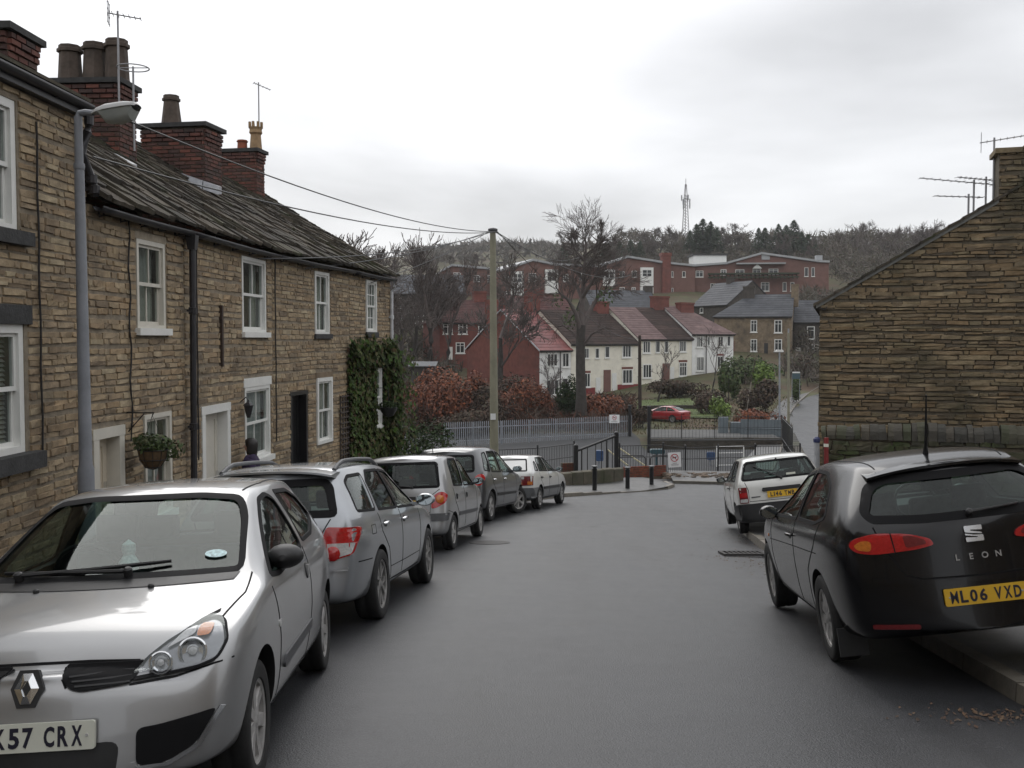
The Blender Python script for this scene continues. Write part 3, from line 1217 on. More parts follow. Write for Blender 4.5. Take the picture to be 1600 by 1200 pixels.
# == masonry
M_MORTAR = pmat('lime_mortar',[(0.222,0.186,0.138)],rough=.95,nscale=9,namt=.35,bump=.4,bscale=40)
M_STONE = pmat('buff_stone',[(0.372,0.287,0.182),(0.322,0.244,0.149),(0.248,0.184,0.118),(0.359,0.277,0.177),(0.173,0.13,0.0867),(0.335,0.24,0.141),(0.291,0.222,0.145),(0.397,0.323,0.211)],
               rough=.9,nscale=5,namt=.30,bump=.55,bscale=28,stain=((.10,.078,.055),1.1,.56,.75))
M_MORTAR_G = pmat('dark_mortar',[(0.111,0.0936,0.0676)],rough=.95,nscale=9,namt=.35,bump=.4,bscale=40)
M_STONE_G = pmat('brown_gritstone',[(0.239,0.177,0.105),(0.198,0.145,0.0844),(0.138,0.103,0.0655),(0.281,0.219,0.131),(0.102,0.0824,0.0582),(0.221,0.154,0.0844),(0.179,0.148,0.0903)],
                 rough=.9,nscale=5,namt=.32,bump=.55,bscale=28,stain=((.055,.05,.028),.8,.5,.72))
M_STONE_W = pmat('mossy_gritstone',[(0.078,0.0728,0.0416),(0.0572,0.0572,0.0338),(0.0975,0.0858,0.0546),(0.0442,0.0442,0.0312),(0.065,0.0754,0.0338)],
                 rough=.95,nscale=6,namt=.4,bump=.7,bscale=24,stain=((.045,.062,.018),2.2,.5,.68))
M_COPE = pmat('coping_stone',[(0.06,0.0552,0.0456),(0.0432,0.042,0.036),(0.0744,0.0648,0.0504),(0.0504,0.0552,0.0312)],rough=.9,nscale=7,namt=.35,bump=.6,bscale=26)
M_DSTONE = pmat('sooty_stone',[(.045,.045,.045)],rough=.9,nscale=8,namt=.35,bump=.5,bscale=30)
M_SLATE = pmat('stone_slate',[(0.0741,0.0641,0.0516),(0.0515,0.0453,0.0379),(0.0966,0.0813,0.0638),(0.0644,0.0594,0.0425),(0.0434,0.039,0.0334),(0.0837,0.0688,0.0516)],
               rough=.9,spec=.2,nscale=5,namt=.35,bump=.6,bscale=18,stain=((.055,.062,.030),1.6,.56,.72))
M_WHITE = pmat('white_gloss', [(.74, .74, .71)], rough=.4, nscale=4, namt=.07)
M_CREAM = pmat('cream_gloss', [(.62, .55, .44)], rough=.45, nscale=4, namt=.08)
M_OFFW = pmat('offwhite_gloss', [(.60, .57, .50)], rough=.45, nscale=4, namt=.08)
M_PALEST = pmat('worn_pale_stone', [(.34, .29, .22)], rough=.85, nscale=12, namt=.3)
M_BLACKG = pmat('black_gloss', [(.012, .012, .013)], rough=.35, nscale=6, namt=.2)
M_HGLASS = glassmat('house_glass', (.85, .92, .9), .10, .75)
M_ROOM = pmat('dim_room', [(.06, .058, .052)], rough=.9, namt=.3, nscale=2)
M_NET = pmat('net_curtain', [(.50, .50, .47)], rough=.9, nscale=12, namt=.12)
M_BRICK = pmat('chimney_brick',[(0.137,0.0546,0.0416),(0.0975,0.0442,0.0364),(0.065,0.0364,0.0325),(0.176,0.065,0.0468),(0.0468,0.0338,0.0312),(0.117,0.0572,0.0468)],
               rough=.9, nscale=9, namt=.3, bump=.4, bscale=45)
M_LEAD = pmat('lead_flashing', [(.32, .33, .35)], rough=.5, metal=.2, nscale=9, namt=.3)
M_POT = pmat('sooty_pot', [(.085, .065, .052)], rough=.9, nscale=6, namt=.4)
M_POTB = pmat('buff_pot', [(.30, .20, .11)], rough=.85, nscale=8, namt=.3)
M_POTR = pmat('red_pot', [(.26, .08, .045)], rough=.85, nscale=8, namt=.3)
M_CAST = pmat('cast_iron_pipe', [(.020, .019, .022)], rough=.45, nscale=12, namt=.3)
M_PIPEW = pmat('white_pipe', [(.55, .56, .58)], rough=.5, nscale=8, namt=.15)
def stone_set(lens, H, dep, seed, rough=.006, n=4):
 rr = random.Random(seed)
 out = []
 for L_ in lens:
  for k in range(n):
   c = .011
   j = lambda a=rough: rr.uniform(-a, a)
   hx, hy = L_ / 2, H / 2
   v = [(-hx, -hy, -.02), (hx, -hy, -.02), (hx, hy, -.02), (-hx, hy, -.02)]
   f = [(-hx + c + j(),-hy + c + j(),dep + j()),(0 + j(.03),-hy + c * .8 + j(),dep + j()),(hx - c + j(),-hy + c + j(),dep + j()),
                 (hx - c + j(),hy - c + j(),dep + j()),(0 + j(.03),hy - c * .8 + j(),dep + j()),(-hx + c + j(),hy - c + j(),dep + j())]
   m = MB()
   m.add(v + f, [(4, 5, 8, 9), (5, 6, 7, 8), (0,1,6,5,4),(1,2,7,6),(2,3,9,8,7),(3,0,4,9)])
   out.append((L_, m))
 return out
def lay_courses(parent,M,ivals,z0,z1,hr,lens,mat,name='stone',cap=300,seed=1,dep=.022,joint=.010,view=True,wob=.012,stuff_name=None,rough=.006):
 """courses of stone on the face of a wall (local x along, y up, z out); ivals(za, zb) gives the clear runs of a course"""
 rr = random.Random(seed)
 H = (hr[0] + hr[1]) / 2
 kinds = stone_set(lens, H, dep, seed + 11, rough)
 meshes = {}
 recs = []
 z = z0
 while z < z1:
  h = rr.uniform(*hr)
  ph = rr.uniform(0, 6)
  for a, b in ivals(z, z + h):
   u = a + rr.uniform(0, .02)
   while u < b - .03:
    ln = rr.uniform(lens[0] * .75, lens[-1] * 1.15)
    if b - (u + ln) < lens[0] * .55:
     ln = b - u
     if ln > lens[-1] * 1.5:
      ln /= 2
    cu = u + ln / 2
    dz = wob * math.sin(cu * .9 + ph) + wob * .5 * math.sin(cu * 2.3 + ph * 2)
    recs.append((cu,z + h / 2 + dz,ln - joint,h - joint,rr.uniform(-.012,.012),rr.random()))
    u += ln
  z += h
 C = M.inverted() @ EYE
 def show(r):
  d2 = (r[0] - C.x) ** 2 + (r[1] - C.y) ** 2 + C.z ** 2
  p = M @ Vector((r[0], r[1], 0)) - EYE
  fx = p.x / max(.1, p.y)
  vis = 1 if abs(fx) < .52 and -.62 < p.z / max(.1, p.y) < .36 else .01
  return r[2] * r[3] / d2 * abs(C.z) / math.sqrt(d2) * vis
 recs.sort(key=show, reverse=True)
 rest = MB([mat])
 for i, (cu, cz, ln, h, rot, q) in enumerate(recs):
  k = min(range(len(kinds)),key=lambda j:abs(kinds[j][0] - ln) + (0 if (j % 4) == int(q * 4) else .001))
  L_, mb = kinds[k]
  Ms = M @ T(cu,cz,rr.uniform(-.006,.006)) @ Matrix.Rotation(rot,4,'Z') @ Matrix.Diagonal((ln / L_,h / H,1,1))
  if i < cap:
   if k not in meshes:
    mb.mats = [mat]
    meshes[k] = mb.mesh(name)
   link(name, meshes[k], parent, Ms, False)
  else:
   rest.add([Ms @ Vector(v) for v in mb.v], mb.f)
 if rest.v:
  props(rest.build(stuff_name or (name + '_courses'),parent,None,local=False),kind='stuff')
def wall_sheet(M, u0, u1, zb, zt, holes, mat, depth=.16, name='wall', parent=None):
 """face of a wall with openings and their reveals; zt may be a function of u"""
 m = MB([mat])
 us = sorted({u0, u1, *[h[0] for h in holes], *[h[1] for h in holes]})
 us = [u for u in us if u0 <= u <= u1]
 top = zt if callable(zt) else (lambda u: zt)
 for a, b in zip(us[:-1], us[1:]):
  hs = sorted([h for h in holes if h[0] <= a + 1e-6 and h[1] >= b - 1e-6],key=lambda h:h[2])
  z = zb
  for h in hs:
   if h[2] > z:
    m.quad(*[M @ Vector(q) for q in ((a, z, 0), (b, z, 0), (b, h[2], 0), (a, h[2], 0))])
   z = h[3]
  m.quad(*[M @ Vector(q) for q in ((a, z, 0), (b, z, 0), (b, top(b), 0), (a, top(a), 0))])
 for a, b, c, d in [h[:4] for h in holes]:
  e = -depth
  for q in (((a, c, 0), (a, d, 0), (a, d, e), (a, c,e)),((b,d,0),(b,c,0),(b,c,e),(b,d,e)),
                  ((a, d, 0), (b,d,0),(b,d,e),(a,d,e)),((b,c,0),(a,c,0),(a,c,e),(b,c,e))):
   m.quad(*[M @ Vector(p) for p in q])
 return m.build(name, parent, None, local=False)
def free_runs(u0, u1, holes, inset_=0.0):
 """clear runs of a course between the openings"""
 def f(za, zb):
  a0, b0 = (u0(za), u1(za)) if callable(u0) else (u0, u1)
  runs = [(a0, b0)]
  for h in holes:
   if min(zb, h[3]) - max(za, h[2]) > (zb - za) * .3:
    out = []
    for a, b in runs:
     if h[0] > a:
      out.append((a, min(b, h[0])))
     if h[1] < b:
      out.append((max(a, h[1]), b))
    runs = [(a, b) for a, b in out if b - a > .04]
  return runs
 return f
def bar(m, M, u0, u1, z0, z1, d0, d1, k=0):
 m.hexa([M @ Vector(q) for q in ((u0,z0,d0),(u1,z0,d0),(u1,z0,d1),(u0,z0,d1),(u0,z1,d0),(u1,z1,d0),(u1,z1,d1),(u0,z1,d1))],k)
def sash_window(house,M,u0,u1,z0,z1,cols=2,rows=(1,1),back=.09,mat=None,curtain='net',sill=None,lintel=None,fw=.06,label=None,blind=False,mid=.5):
 """box-sash window: frame > sashes, panes, curtain, sill, lintel"""
 mat = mat or M_WHITE
 fr = MB([mat])
 e = -back
 for a,b,c,d in ((u0,u0 + fw,z0,z1),(u1 - fw,u1,z0,z1),(u0 + fw,u1 - fw,z1 - fw,z1),(u0 + fw,u1 - fw,z0,z0 + fw * .8)):
  bar(fr, M, a, b, c, d, e - .05, e + .05)
 w = fr.build('window', house, None, local=False)
 zm = z0 + (z1 - z0) * mid
 for nr,(a,b),dd in ((rows[1],(z0 + fw * .8,zm + .018),e - .035),(rows[0],(zm - .018,z1 - fw),e)):
  s = MB([mat])
  ua, ub = u0 + fw, u1 - fw
  sw = .042
  for q in ((ua,ua + sw,a,b),(ub - sw,ub,a,b),(ua + sw,ub - sw,b - .036,b),(ua + sw,ub - sw,a,a + .045)):
   bar(s, M, *q, dd - .018, dd + .018)
  bw = .011
  cu = [ua + sw + (ub - ua - 2 * sw) * i / cols for i in range(cols + 1)]
  cz = [a + .045 + (b - a - .081) * i / nr for i in range(nr + 1)]
  for u in cu[1:-1]:
   bar(s, M, u - bw, u + bw, cz[0], cz[-1], dd - .012, dd + .014)
  for z in cz[1:-1]:
   bar(s, M, cu[0], cu[-1], z - bw, z + bw, dd - .011, dd + .013)
  s.build('sash', w, None, local=False)
  for i in range(cols):
   for j in range(nr):
    p = MB([M_HGLASS])
    p.quad(*[M @ Vector(q) for q in ((cu[i],cz[j],dd),(cu[i + 1],cz[j],dd),(cu[i + 1],cz[j + 1],dd),(cu[i],cz[j + 1],dd))])
    p.build('pane', w, None, local=False)
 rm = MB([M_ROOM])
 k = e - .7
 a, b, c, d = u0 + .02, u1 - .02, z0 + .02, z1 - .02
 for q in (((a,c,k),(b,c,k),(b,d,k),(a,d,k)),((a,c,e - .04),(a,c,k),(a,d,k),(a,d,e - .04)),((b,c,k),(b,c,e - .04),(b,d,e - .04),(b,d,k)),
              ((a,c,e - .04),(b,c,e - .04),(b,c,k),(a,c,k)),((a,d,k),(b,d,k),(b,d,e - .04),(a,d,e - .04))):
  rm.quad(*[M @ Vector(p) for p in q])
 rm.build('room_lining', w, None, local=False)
 if curtain:
  cm = MB([M_NET])
  spans = {'net':[(u0 + fw,u1 - fw)],'sides':[(u0 + fw,u0 + fw + (u1 - u0) * .26),(u1 - fw - (u1 - u0) * .26,u1 - fw)],'left':[(u0 + fw,u0 + (u1 - u0) * .45)]}[curtain]
  if blind:
   n = int((z1 - z0) / .05)
   for i in range(n):
    z = z0 + .06 + (z1 - z0 - .1) * i / n
    cm.quad(*[M @ Vector(q) for q in ((u0 + fw,z,e - .09),(u1 - fw,z,e - .09),(u1 - fw,z + .03,e - .12),(u0 + fw,z + .03,e - .12))])
  else:
   for a, b in spans:
    n = max(4, int((b - a) / .03))
    pts = [(a + (b - a) * i / n,e - .12 + .018 * math.sin(i * 1.9) + .01 * math.sin(i * .7)) for i in range(n + 1)]
    for (ua, da), (ub, db) in zip(pts[:-1], pts[1:]):
     cm.quad(*[M @ Vector(q) for q in ((ua,z0 + .05,da),(ub,z0 + .05,db),(ub,z1 - .05,db),(ua,z1 - .05,da))])
  cm.build('blind' if blind else 'curtain', w, None, local=False)
 if sill:
  sm, sh, so, sx = sill
  s = MB([sm])
  bar(s, M, u0 - sx, u1 + sx, z0 - sh, z0 + .004, -back, so)
  o = s.build('sill', w, None, local=False)
 if lintel:
  lm, lh, lx, lo = lintel
  s = MB([lm])
  bar(s, M, u0 - lx, u1 + lx, z1 + .002, z1 + lh, -.05, lo)
  s.build('lintel', w, None, local=False)
 return w
def plank_door(house, M, u0,u1,z0,z1,mat,surround=None,back=.16,handle=True,fanlight=0.0):
 """door leaf with rails, in a painted stone surround"""
 d = MB([mat])
 sw = .0
 if surround:
  sm, sw, so = surround
  s = MB([sm])
  bar(s, M, u0, u0 + sw, z0, z1 - sw * .95, -back, so)
  bar(s, M, u1 - sw, u1, z0, z1 - sw * .95, -back, so + .001)
  s.build('door_surround', house, None, local=False)
  l = MB([sm])
  bar(l, M, u0 - .02, u1 + .02, z1 - sw * .95 + .002, z1, -back, so + .004)
  l.build('door_lintel', house, None, local=False)
 a, b, c, e = u0 + sw, u1 - sw, z0, z1 - sw * .95
 bar(d, M, a, b, c, e, -back - .05, -back)
 for q in ((a,a + .10,c,e),(b - .10,b,c,e),(a + .10,b - .10,e - .12,e),(a + .10,b - .10,c,c + .2),(a + .10,b - .10,c + .85,c + .98),((a + b) / 2 - .04,(a + b) / 2 + .04,c + .98,e - .12)):
  bar(d, M, *q, -back, -back + .014)
 o = d.build('door', house, None, local=False)
 if handle:
  h = MB([M_CHROME])
  bar(h, M, b - .085, b - .06, c + .98, c + 1.12, -back + .014, -back + .04)
  h.build('handle', o, None, local=False)
 return o
def slates(house,E0,E1,R0,R1,rows,seed,mat=None,lens=(.34,.72),thick=.036,name='slate',cap=300,over=.10):
 """courses of stone slates on a four-cornered roof slope, eaves E0-E1, ridge R0-R1"""
 rr = random.Random(seed)
 mat = mat or M_SLATE
 vs_ = [0.0]
 for k in range(rows):
  vs_.append(vs_[-1] + 1.35 - .65 * k / rows)
 vs_ = [v / vs_[-1] for v in vs_]
 def P(u, v):
  return E0.lerp(E1, u).lerp(R0.lerp(R1, u), v)
 nrm = (E1 - E0).cross(R0 - E0).normalized()
 if nrm.z < 0:
  nrm = -nrm
 base = []
 for q in range(6):
  m = MB([mat])
  j = lambda a: rr.uniform(-a, a)
  n = 5
  lo = [(-.5 + i / (n - 1), j(.05), 0) for i in range(n)]
  v = [(x, y, 0) for x, y, _ in lo] + [(.5, 1, 0), (-.5, 1, 0)]
  v2 = [(x + j(.01), y + .015, 1 + j(.18)) for x, y, _ in lo] + [(.5, 1, .9), (-.5, 1,.9)]
  k = len(v)
  m.add(v + v2,[tuple(range(k))[::-1],tuple(range(k,2 * k))] + [(i,(i + 1) % k,k + (i + 1) % k,k + i) for i in range(k)])
  base.append(m.mesh(name))
 recs = []
 W = (E1 - E0).length
 for k in range(rows):
  u = -over / W + rr.uniform(-.3, 0) / W
  while u < 1:
   w = rr.uniform(*lens) * (1.1 - .35 * k / rows) / W
   if 1 + over / W - (u + w) < .18 / W:
    w = 1 + over / W - u
   a, b = max(u, -over / W), u + w
   if b - a > .02 / W:
    recs.append((k, a, b))
   u += w
 rest = MB([mat])
 recs.sort(key=lambda r: (P((r[1] + r[2]) / 2, 0) - EYE).length)
 for i, (k, a, b) in enumerate(recs):
  c = (a + b) / 2
  v0, v1 = vs_[k] - rr.uniform(0, .010), vs_[k + 1] + .03
  p0 = P(c, v0)
  up = P(c, v1) - p0
  ud = P(b, v0) - P(a, v0)
  t = thick * rr.uniform(.75, 1.35)
  tilt = nrm * rr.uniform(-.006, .010)
  M = axes(p0 + nrm * (.018 + t * .25) + tilt, ud * .985, up - nrm * t * .95, nrm * t)
  if i < cap:
   link(name, base[int(rr.random() * 6)], house, M, False)
  else:
   rest.add([M @ v.co for v in base[0].vertices],[tuple(f.vertices) for f in base[0].polygons])
 if rest.v:
  props(rest.build(name + '_courses', house, None, local=False), kind='stuff')
def chimney(house, M, w, d, h, mat=None, seed=1, cap=160, base_drop=1.0,pots=(),corb=.04):
 """brick stack: local x across (seen broad), y depth, z up; M at the middle of its foot"""
 core = MB([M_MORTAR_G])
 core.box((0, 0, (h - base_drop) / 2), (w - .012, d - .012, h + base_drop), None)
 c = core.build('chimney', house, M, local=False)
 n = 0
 bm_ = MB([mat or M_BRICK])
 bl, bh = .225, .075
 kinds = {}
 rr = random.Random(seed)
 rest = MB([mat or M_BRICK])
 items = []
 for face in range(3):
  L_ = w if face != 1 else d
  F = {0: axes(Vector((-w / 2, -d / 2, 0)), Vector((1,0,0)), Z, Vector((0, -1, 0))),
             1: axes(Vector((w / 2, -d / 2, 0)), Vector((0, 1, 0)), Z, Vector((1,0,0))),
             2: axes(Vector((w / 2, d / 2, 0)), Vector((-1,0,0)),Z,Vector((0,1,0)))}[face]
  z = -base_drop
  k = 0
  while z < h - .07:
   u = -(bl / 2) * (k % 2)
   out = corb if z > h - .24 else (corb * .5 if z > h - .32 else 0)
   while u < L_ - .01:
    a, b = max(0, u), min(L_, u + bl)
    if b - a > .03:
     items.append((face, F, a, b, z, out))
    u += bl
   z += bh
   k += 1
 items.sort(key=lambda t: (t[0], -t[4]))
 for i, (face, F, a, b, z, out) in enumerate(items):
  key = round(b - a, 2)
  if key not in kinds:
   m = MB([mat or M_BRICK])
   hx = (b - a - .010) / 2
   m.add([(-hx,0,-.05),(hx,0,-.05),(hx,bh - .012,-.05),(-hx,bh - .012,-.05),(-hx + .004,.004,.01),(hx - .004,.004,.01),(hx - .004,bh - .016,.01),(-hx + .004,bh - .016,.01)],
                  [(4, 5, 6, 7), (0, 1, 5, 4), (1, 2, 6, 5), (2, 3, 7, 6), (3, 0, 4, 7)])
   kinds[key] = (m, m.mesh('brick'))
  X = M @ F @ T((a + b) / 2, z + .006, out + rr.uniform(-.003, .005))
  if i < cap:
   link('brick', kinds[key][1], c, X, False)
  else:
   rest.add([X @ Vector(v) for v in kinds[key][0].v], kinds[key][0].f)
 if rest.v:
  props(rest.build('brick_courses', c, None, local=False), kind='stuff')
 s = MB([M_DSTONE])
 s.box((0, 0, h + .035), (w + .16, d + .16, .08), None)
 s.build('chimney_cap', c, M, local=False)
 for (x, y, r0, r1, ph, mt, kind) in pots:
  p = MB([mt])
  if kind == 'crown':
   p.lathe([(r0,0),(r0 * .95,ph * .1),(r0 * .8,ph * .55),(r0 * 1.05,ph * .62),(r0 * .95,ph * .72),(r1,ph * .82),(r1 * .8,ph * .82)],12,T(x,y,h + .075))
   for i in range(8):
    a = 2 * PI * i / 8
    p.box((x + r1 * .92 * math.cos(a),y + r1 * .92 * math.sin(a),h + .075 + ph * .9),(.05,.05,ph * .2),Matrix.Rotation(a,4,'Z'))
  else:
   n_ = 8 if kind == 'oct' else 14
   p.lathe([(r0 * 1.08,0),(r0,ph * .08),(r1,ph * .80),(r1 * 1.22,ph * .82),(r1 * 1.22,ph * .9),(r1 * 1.05,ph * .92),(r1 * 1.05,ph),(r1 * .75,ph),(r1 * .7,ph * .7)],n_,T(x,y,h + .075) @ Matrix.Rotation(PI / 8,4,'Z'))
  p.build('chimney_pot', c, M, local=False)
 return c
def yagi(name,label,foot,height,boom,bdir,n,el,group,mat=None,rad=.016,panel_=False,loop=False):
 mat = mat or pmat('aerial_alloy', [(.30, .30, .31)], rough=.5, metal=.6, namt=.1)
 t = thing(name, label, 'aerial', T(Vector(foot)), group)
 top = Vector(foot) + Z * height
 MB([mat]).tube([Vector(foot), top], rad, 6).build('mast', t, None, local=False)
 b = Vector(bdir).normalized()
 if loop:
  MB([mat]).tube([top + Vector((.24 * math.cos(a),.24 * math.sin(a),-.02)) for a in [i * PI / 12 for i in range(25)]],.010,5).build('ring',t,None,local=False)
  MB([mat]).tube([top + Vector((-.24,0,-.02)),top + Vector((.24,0,-.02))],.008,4).build('boom',t,None,local=False)
  return t
 c = top - Z * .06
 MB([mat]).tube([c - b * boom * .3,c + b * boom * .7],.011,5).build('boom',t,None,local=False)
 side = b.cross(Z).normalized()
 for i in range(n):
  q = c + b * boom * (-.15 + .83 * i / max(1, n - 1))
  l_ = el * (1 - .25 * i / n)
  MB([mat]).tube([q - side * l_ / 2,q + side * l_ / 2],.006,4).build('element',t,None,local=False)
 rf = MB([mat])
 q = c - b * boom * .27
 if panel_:
  for zz in (-.16, -.05, .05, .16):
   rf.tube([q + Z * zz - side * el * .55, q + Z * zz + side * el * .55], .006, 4)
  for ss in (-.5, 0, .5):
   rf.tube([q + side * el * ss - Z * .18, q + side * el * ss + Z * .18], .006, 4)
 else:
  rf.tube([q - side * el * .6, q + side * el * .6], .008, 4)
 rf.build('reflector', t, None, local=False)
 return t
# == the terrace on the left
PW = [Vector((-5.06,4.0,0)),Vector((-4.76,11.5,0)),Vector((-4.28,18.25,0)),Vector((-3.03,25.5,0))]
class Seg:
 def __init__(s, a, b):
  s.a, s.b = a, b
  s.u = (b - a).normalized()
  s.n = Vector((s.u.y, -s.u.x, 0))
  s.len = (b - a).length
  s.M = axes(Vector((a.x, a.y, 0)), s.u, Z, s.n)
 def loc(s, px, py):
  p = on_plane(px, py, s.a, s.n)
  return (p - s.a).dot(s.u), p.z
 def rect(s, xl, xr, yt, yb, side='l'):
  """local rectangle from pixels; yt and yb are read at the left or the right edge"""
  ul, zt = s.loc(xl, yt)
  ur, zt2 = s.loc(xr, yt)
  _, zb = s.loc(xl if side == 'l' else xr, yb)
  if side == 'r':
   zt = zt2
  return ul, ur, zb, zt
 def at(s, u, z=0, out=0):
  return s.M @ Vector((u, z, out))
S0, S1, S2 = Seg(PW[0], PW[1]), Seg(PW[1], PW[2]), Seg(PW[2], PW[3])
EAVE_T, EAVE_N = 3.10, 4.17
def cottage(name, label, seg, u0, u1, eave, holes, seed, zlow):
 base = seg.at((u0 + u1) / 2, 0)
 t = thing(name,label,'house',T(base.x,base.y,road_z(base.y)),'stone cottages in the left terrace')
 w = wall_sheet(seg.M, u0, u1, road_z(base.y) - 1.2, eave, holes, M_MORTAR, parent=t)
 lay_courses(w,seg.M,free_runs(u0 + .004,u1 - .004,[h[4] if len(h) > 4 else h for h in holes]),zlow,eave - .02,(.062,.100),(.14,.21,.29,.40),M_STONE,seed=seed,wob=.016,rough=.008,dep=.015)
 return t
def gutter(house, p0, p1, out, mat=None, r=.055):
 m = MB([mat or M_CAST])
 d = (p1 - p0)
 n = Vector((d.y, -d.x, 0)).normalized()
 k = 8
 for i in range(9):
  q = p0.lerp(p1, i / 8) + n * out + Z * (-.012 * math.sin(PI * i / 8))
  for j in range(k + 1):
   a = PI + PI * j / k
   m.v.append(tuple(q + n * (r * math.cos(a)) + Z * (r * math.sin(a))))
 for i in range(8):
  for j in range(k):
   a = i * (k + 1) + j
   m.f.append((a, a + 1, a + k + 2, a + k + 1))
   m.m.append(0)
 o = m.build('gutter', house, None, local=False, smooth=True)
 md = o.modifiers.new('solid', 'SOLIDIFY')
 md.thickness = .012
 for i in range(5):
  q = p0.lerp(p1, (i + .5) / 5) + n * out
  b = MB([mat or M_CAST])
  b.box(q - n * out * .5 + Z * (-.06), (.02, .02, .02))
  b.tube([q - n * (out - .01) - Z * .10, q - n * (out - .01) + Z * .0], .012, 4)
  b.tube([q - n * (out - .01) - Z * .085, q - Z * .068, q + n * r - Z * .01], .009, 4)
  b.build('gutter_bracket', o, None, local=False)
 return o
def downpipe(house, pts, mat, r=.042):
 m = MB([mat])
 m.tube(pts, r, 10)
 o = m.build('downpipe', house, None, local=False, smooth=True)
 a, b = pts[-2], pts[-1]
 n = max(2, int((a - b).length / 1.3))
 for i in range(n):
  q = a.lerp(b, (i + .4) / n)
  c = MB([mat])
  c.lathe([(r * 1.0, -.05), (r * 1.35, -.045), (r * 1.35, .045), (r * 1.0, .05)], 10,T(q))
  c.box(q + Vector((-.03,0,0)), (.07, .14, .03))
  c.build('pipe_collar', o, None, local=False)
 return o
W_SILL = (M_WHITE, .085, .075, .07)
# == nearest, taller house
r1 = S0.rect(-20, 24, 158, 362, 'r')
r2 = S0.rect(-20, 37, 507, 707, 'r')
wu = (r1[1] - 1.05, r1[1], r1[2], r1[3])
wl_ = (r2[1] - 1.15, r2[1], r2[2], r2[3])
holes = [wu + ((wu[0] - .02,wu[1] + .02,wu[2] - .14,wu[3] + .02),),wl_ + ((wl_[0] - .05,wl_[1] + .05,wl_[2] - .12,wl_[3] + .19),)]
near = cottage('stone_house','tall brown stone house at the left edge with white sash windows',S0,2.6,S0.len,EAVE_N,holes,21,-3.2)
del near['group']
near['group'] = 'stone cottages in the left terrace'
sash_window(near,S0.M,*wu,cols=1,curtain='sides',sill=(M_DSTONE,.13,.10,.14),back=.06,fw=.085)
sash_window(near,S0.M,*wl_,cols=1,curtain='net',blind=True,sill=(M_DSTONE,.16,.14,.14),lintel=(M_DSTONE,.19,.12,.03),back=.06,fw=.085)
e0, e1 = S0.at(-8, EAVE_N, .16), S0.at(S0.len - .16, EAVE_N, .16)
ba = -S0.n * 3.9 + Z * (.45 * 3.9)
rfm = MB([M_SLATE])
for k in range(13):
 a, b = k / 13, (k + 1.15) / 13
 q0,q1,q2,q3 = e0 + ba * a + Z * .05,e1 + ba * a + Z * .05,e1 + ba * b + Z * .02,e0 + ba * b + Z * .02
 rfm.hexa([q0 - Z * .035, q1 - Z * .035, q2 - Z * .03, q3 - Z * .03, q0, q1, q2, q3])
rf = rfm.build('roof', near, None, local=False)
bs = MB([M_SLATE])
rz0, rz1 = e0 + ba, e1 + ba
bk = -S0.n * 3.9 - Z * (.45 * 3.9)
bs.quad(rz1 + Z * .03, rz0 + Z * .03, rz0 + bk, rz1 + bk)
bs.quad(S0.at(S0.len,EAVE_N),S0.at(S0.len,EAVE_N,-7.4),S0.at(S0.len,EAVE_N - 6,-7.4),S0.at(S0.len,EAVE_N - 6))
bs.add([S0.at(S0.len,EAVE_N),S0.at(S0.len,EAVE_N + .45 * 3.7,-3.7),S0.at(S0.len,EAVE_N,-7.4)],[(0,1,2)])
bs.build('gable', near, None, local=False)
fa = MB([M_CAST])
fa.hexa([S0.at(-8,EAVE_N - .14,.0),S0.at(S0.len - .14,EAVE_N - .14,.0),S0.at(S0.len - .14,EAVE_N - .14,.10),S0.at(-8,EAVE_N - .14,.10),
         S0.at(-8,EAVE_N + .03,.0),S0.at(S0.len - .14,EAVE_N + .03,.0),S0.at(S0.len - .14,EAVE_N + .03,.10),S0.at(-8,EAVE_N + .03,.10)])
fa.build('fascia', near, None, local=False)
gutter(near, S0.at(0, EAVE_N - .01), S0.at(S0.len - .14, EAVE_N - .01), .13)
q = S0.at(S0.len - .16, EAVE_N, .13)
downpipe(near,[q - Z * .05,q - Z * .22,q - Z * .30 - S0.n * .02 + S0.u * .0,q - Z * .55 - S0.n * .06 - S0.u * .06,S0.at(S0.len - .06,EAVE_N - .75,.085),S0.at(S0.len + .04,EAVE_T + .10,.10)],M_CAST,.05)
# == the row of low cottages
uD = S1.loc(287, 540)[0]           # party lines read from the downpipe and the joints
uE = S2.loc(545, 540)[0]
def winrect(seg, xl, xr, yt, yb, side='l'):
 a, b, c, d = seg.rect(xl, xr, yt, yb, side)
 return a, b, c, d
aU = winrect(S1, 212, 256, 372, 513)
aL = winrect(S1, 224, 266, 649, 649)
aL = (aL[0], aL[1], aL[3] - 1.32, aL[3])
aD = winrect(S1, 144, 192, 672, 672)
gz = lambda seg, u: road_z(seg.at(u).y) + .10
aD = (aD[0], aD[1], gz(S1, aD[0]) - .1, aD[3])
hA = [aU + ((aU[0] - .04,aU[1] + .04,aU[2] - .10,aU[3] + .10),),aL + ((aL[0] - .04,aL[1] + .04,aL[2] - .09,aL[3] + .02),),aD + ((aD[0] - .02,aD[1] + .02,aD[2],aD[3] + .02),)]
cA = cottage('stone_cottage','low stone cottage with cream door behind the lamp post',S1,0.0,uD,EAVE_T,hA,31,-2.6)
sash_window(cA,S1.M,*aU,cols=2,curtain='net',sill=W_SILL,lintel=(M_PALEST,.09,.05,.012),mat=M_OFFW,back=.04)
sash_window(cA, S1.M, *aL, cols=2, curtain='net', sill=W_SILL, mat=M_OFFW, back=.03)
plank_door(cA, S1.M, *aD, M_CREAM, (M_OFFW, .13, .02))
bU = winrect(S1, 377, 414, 399, 519)
bL = winrect(S1, 382, 421, 606, 724)
bD = winrect(S1, 314, 358, 636, 636)
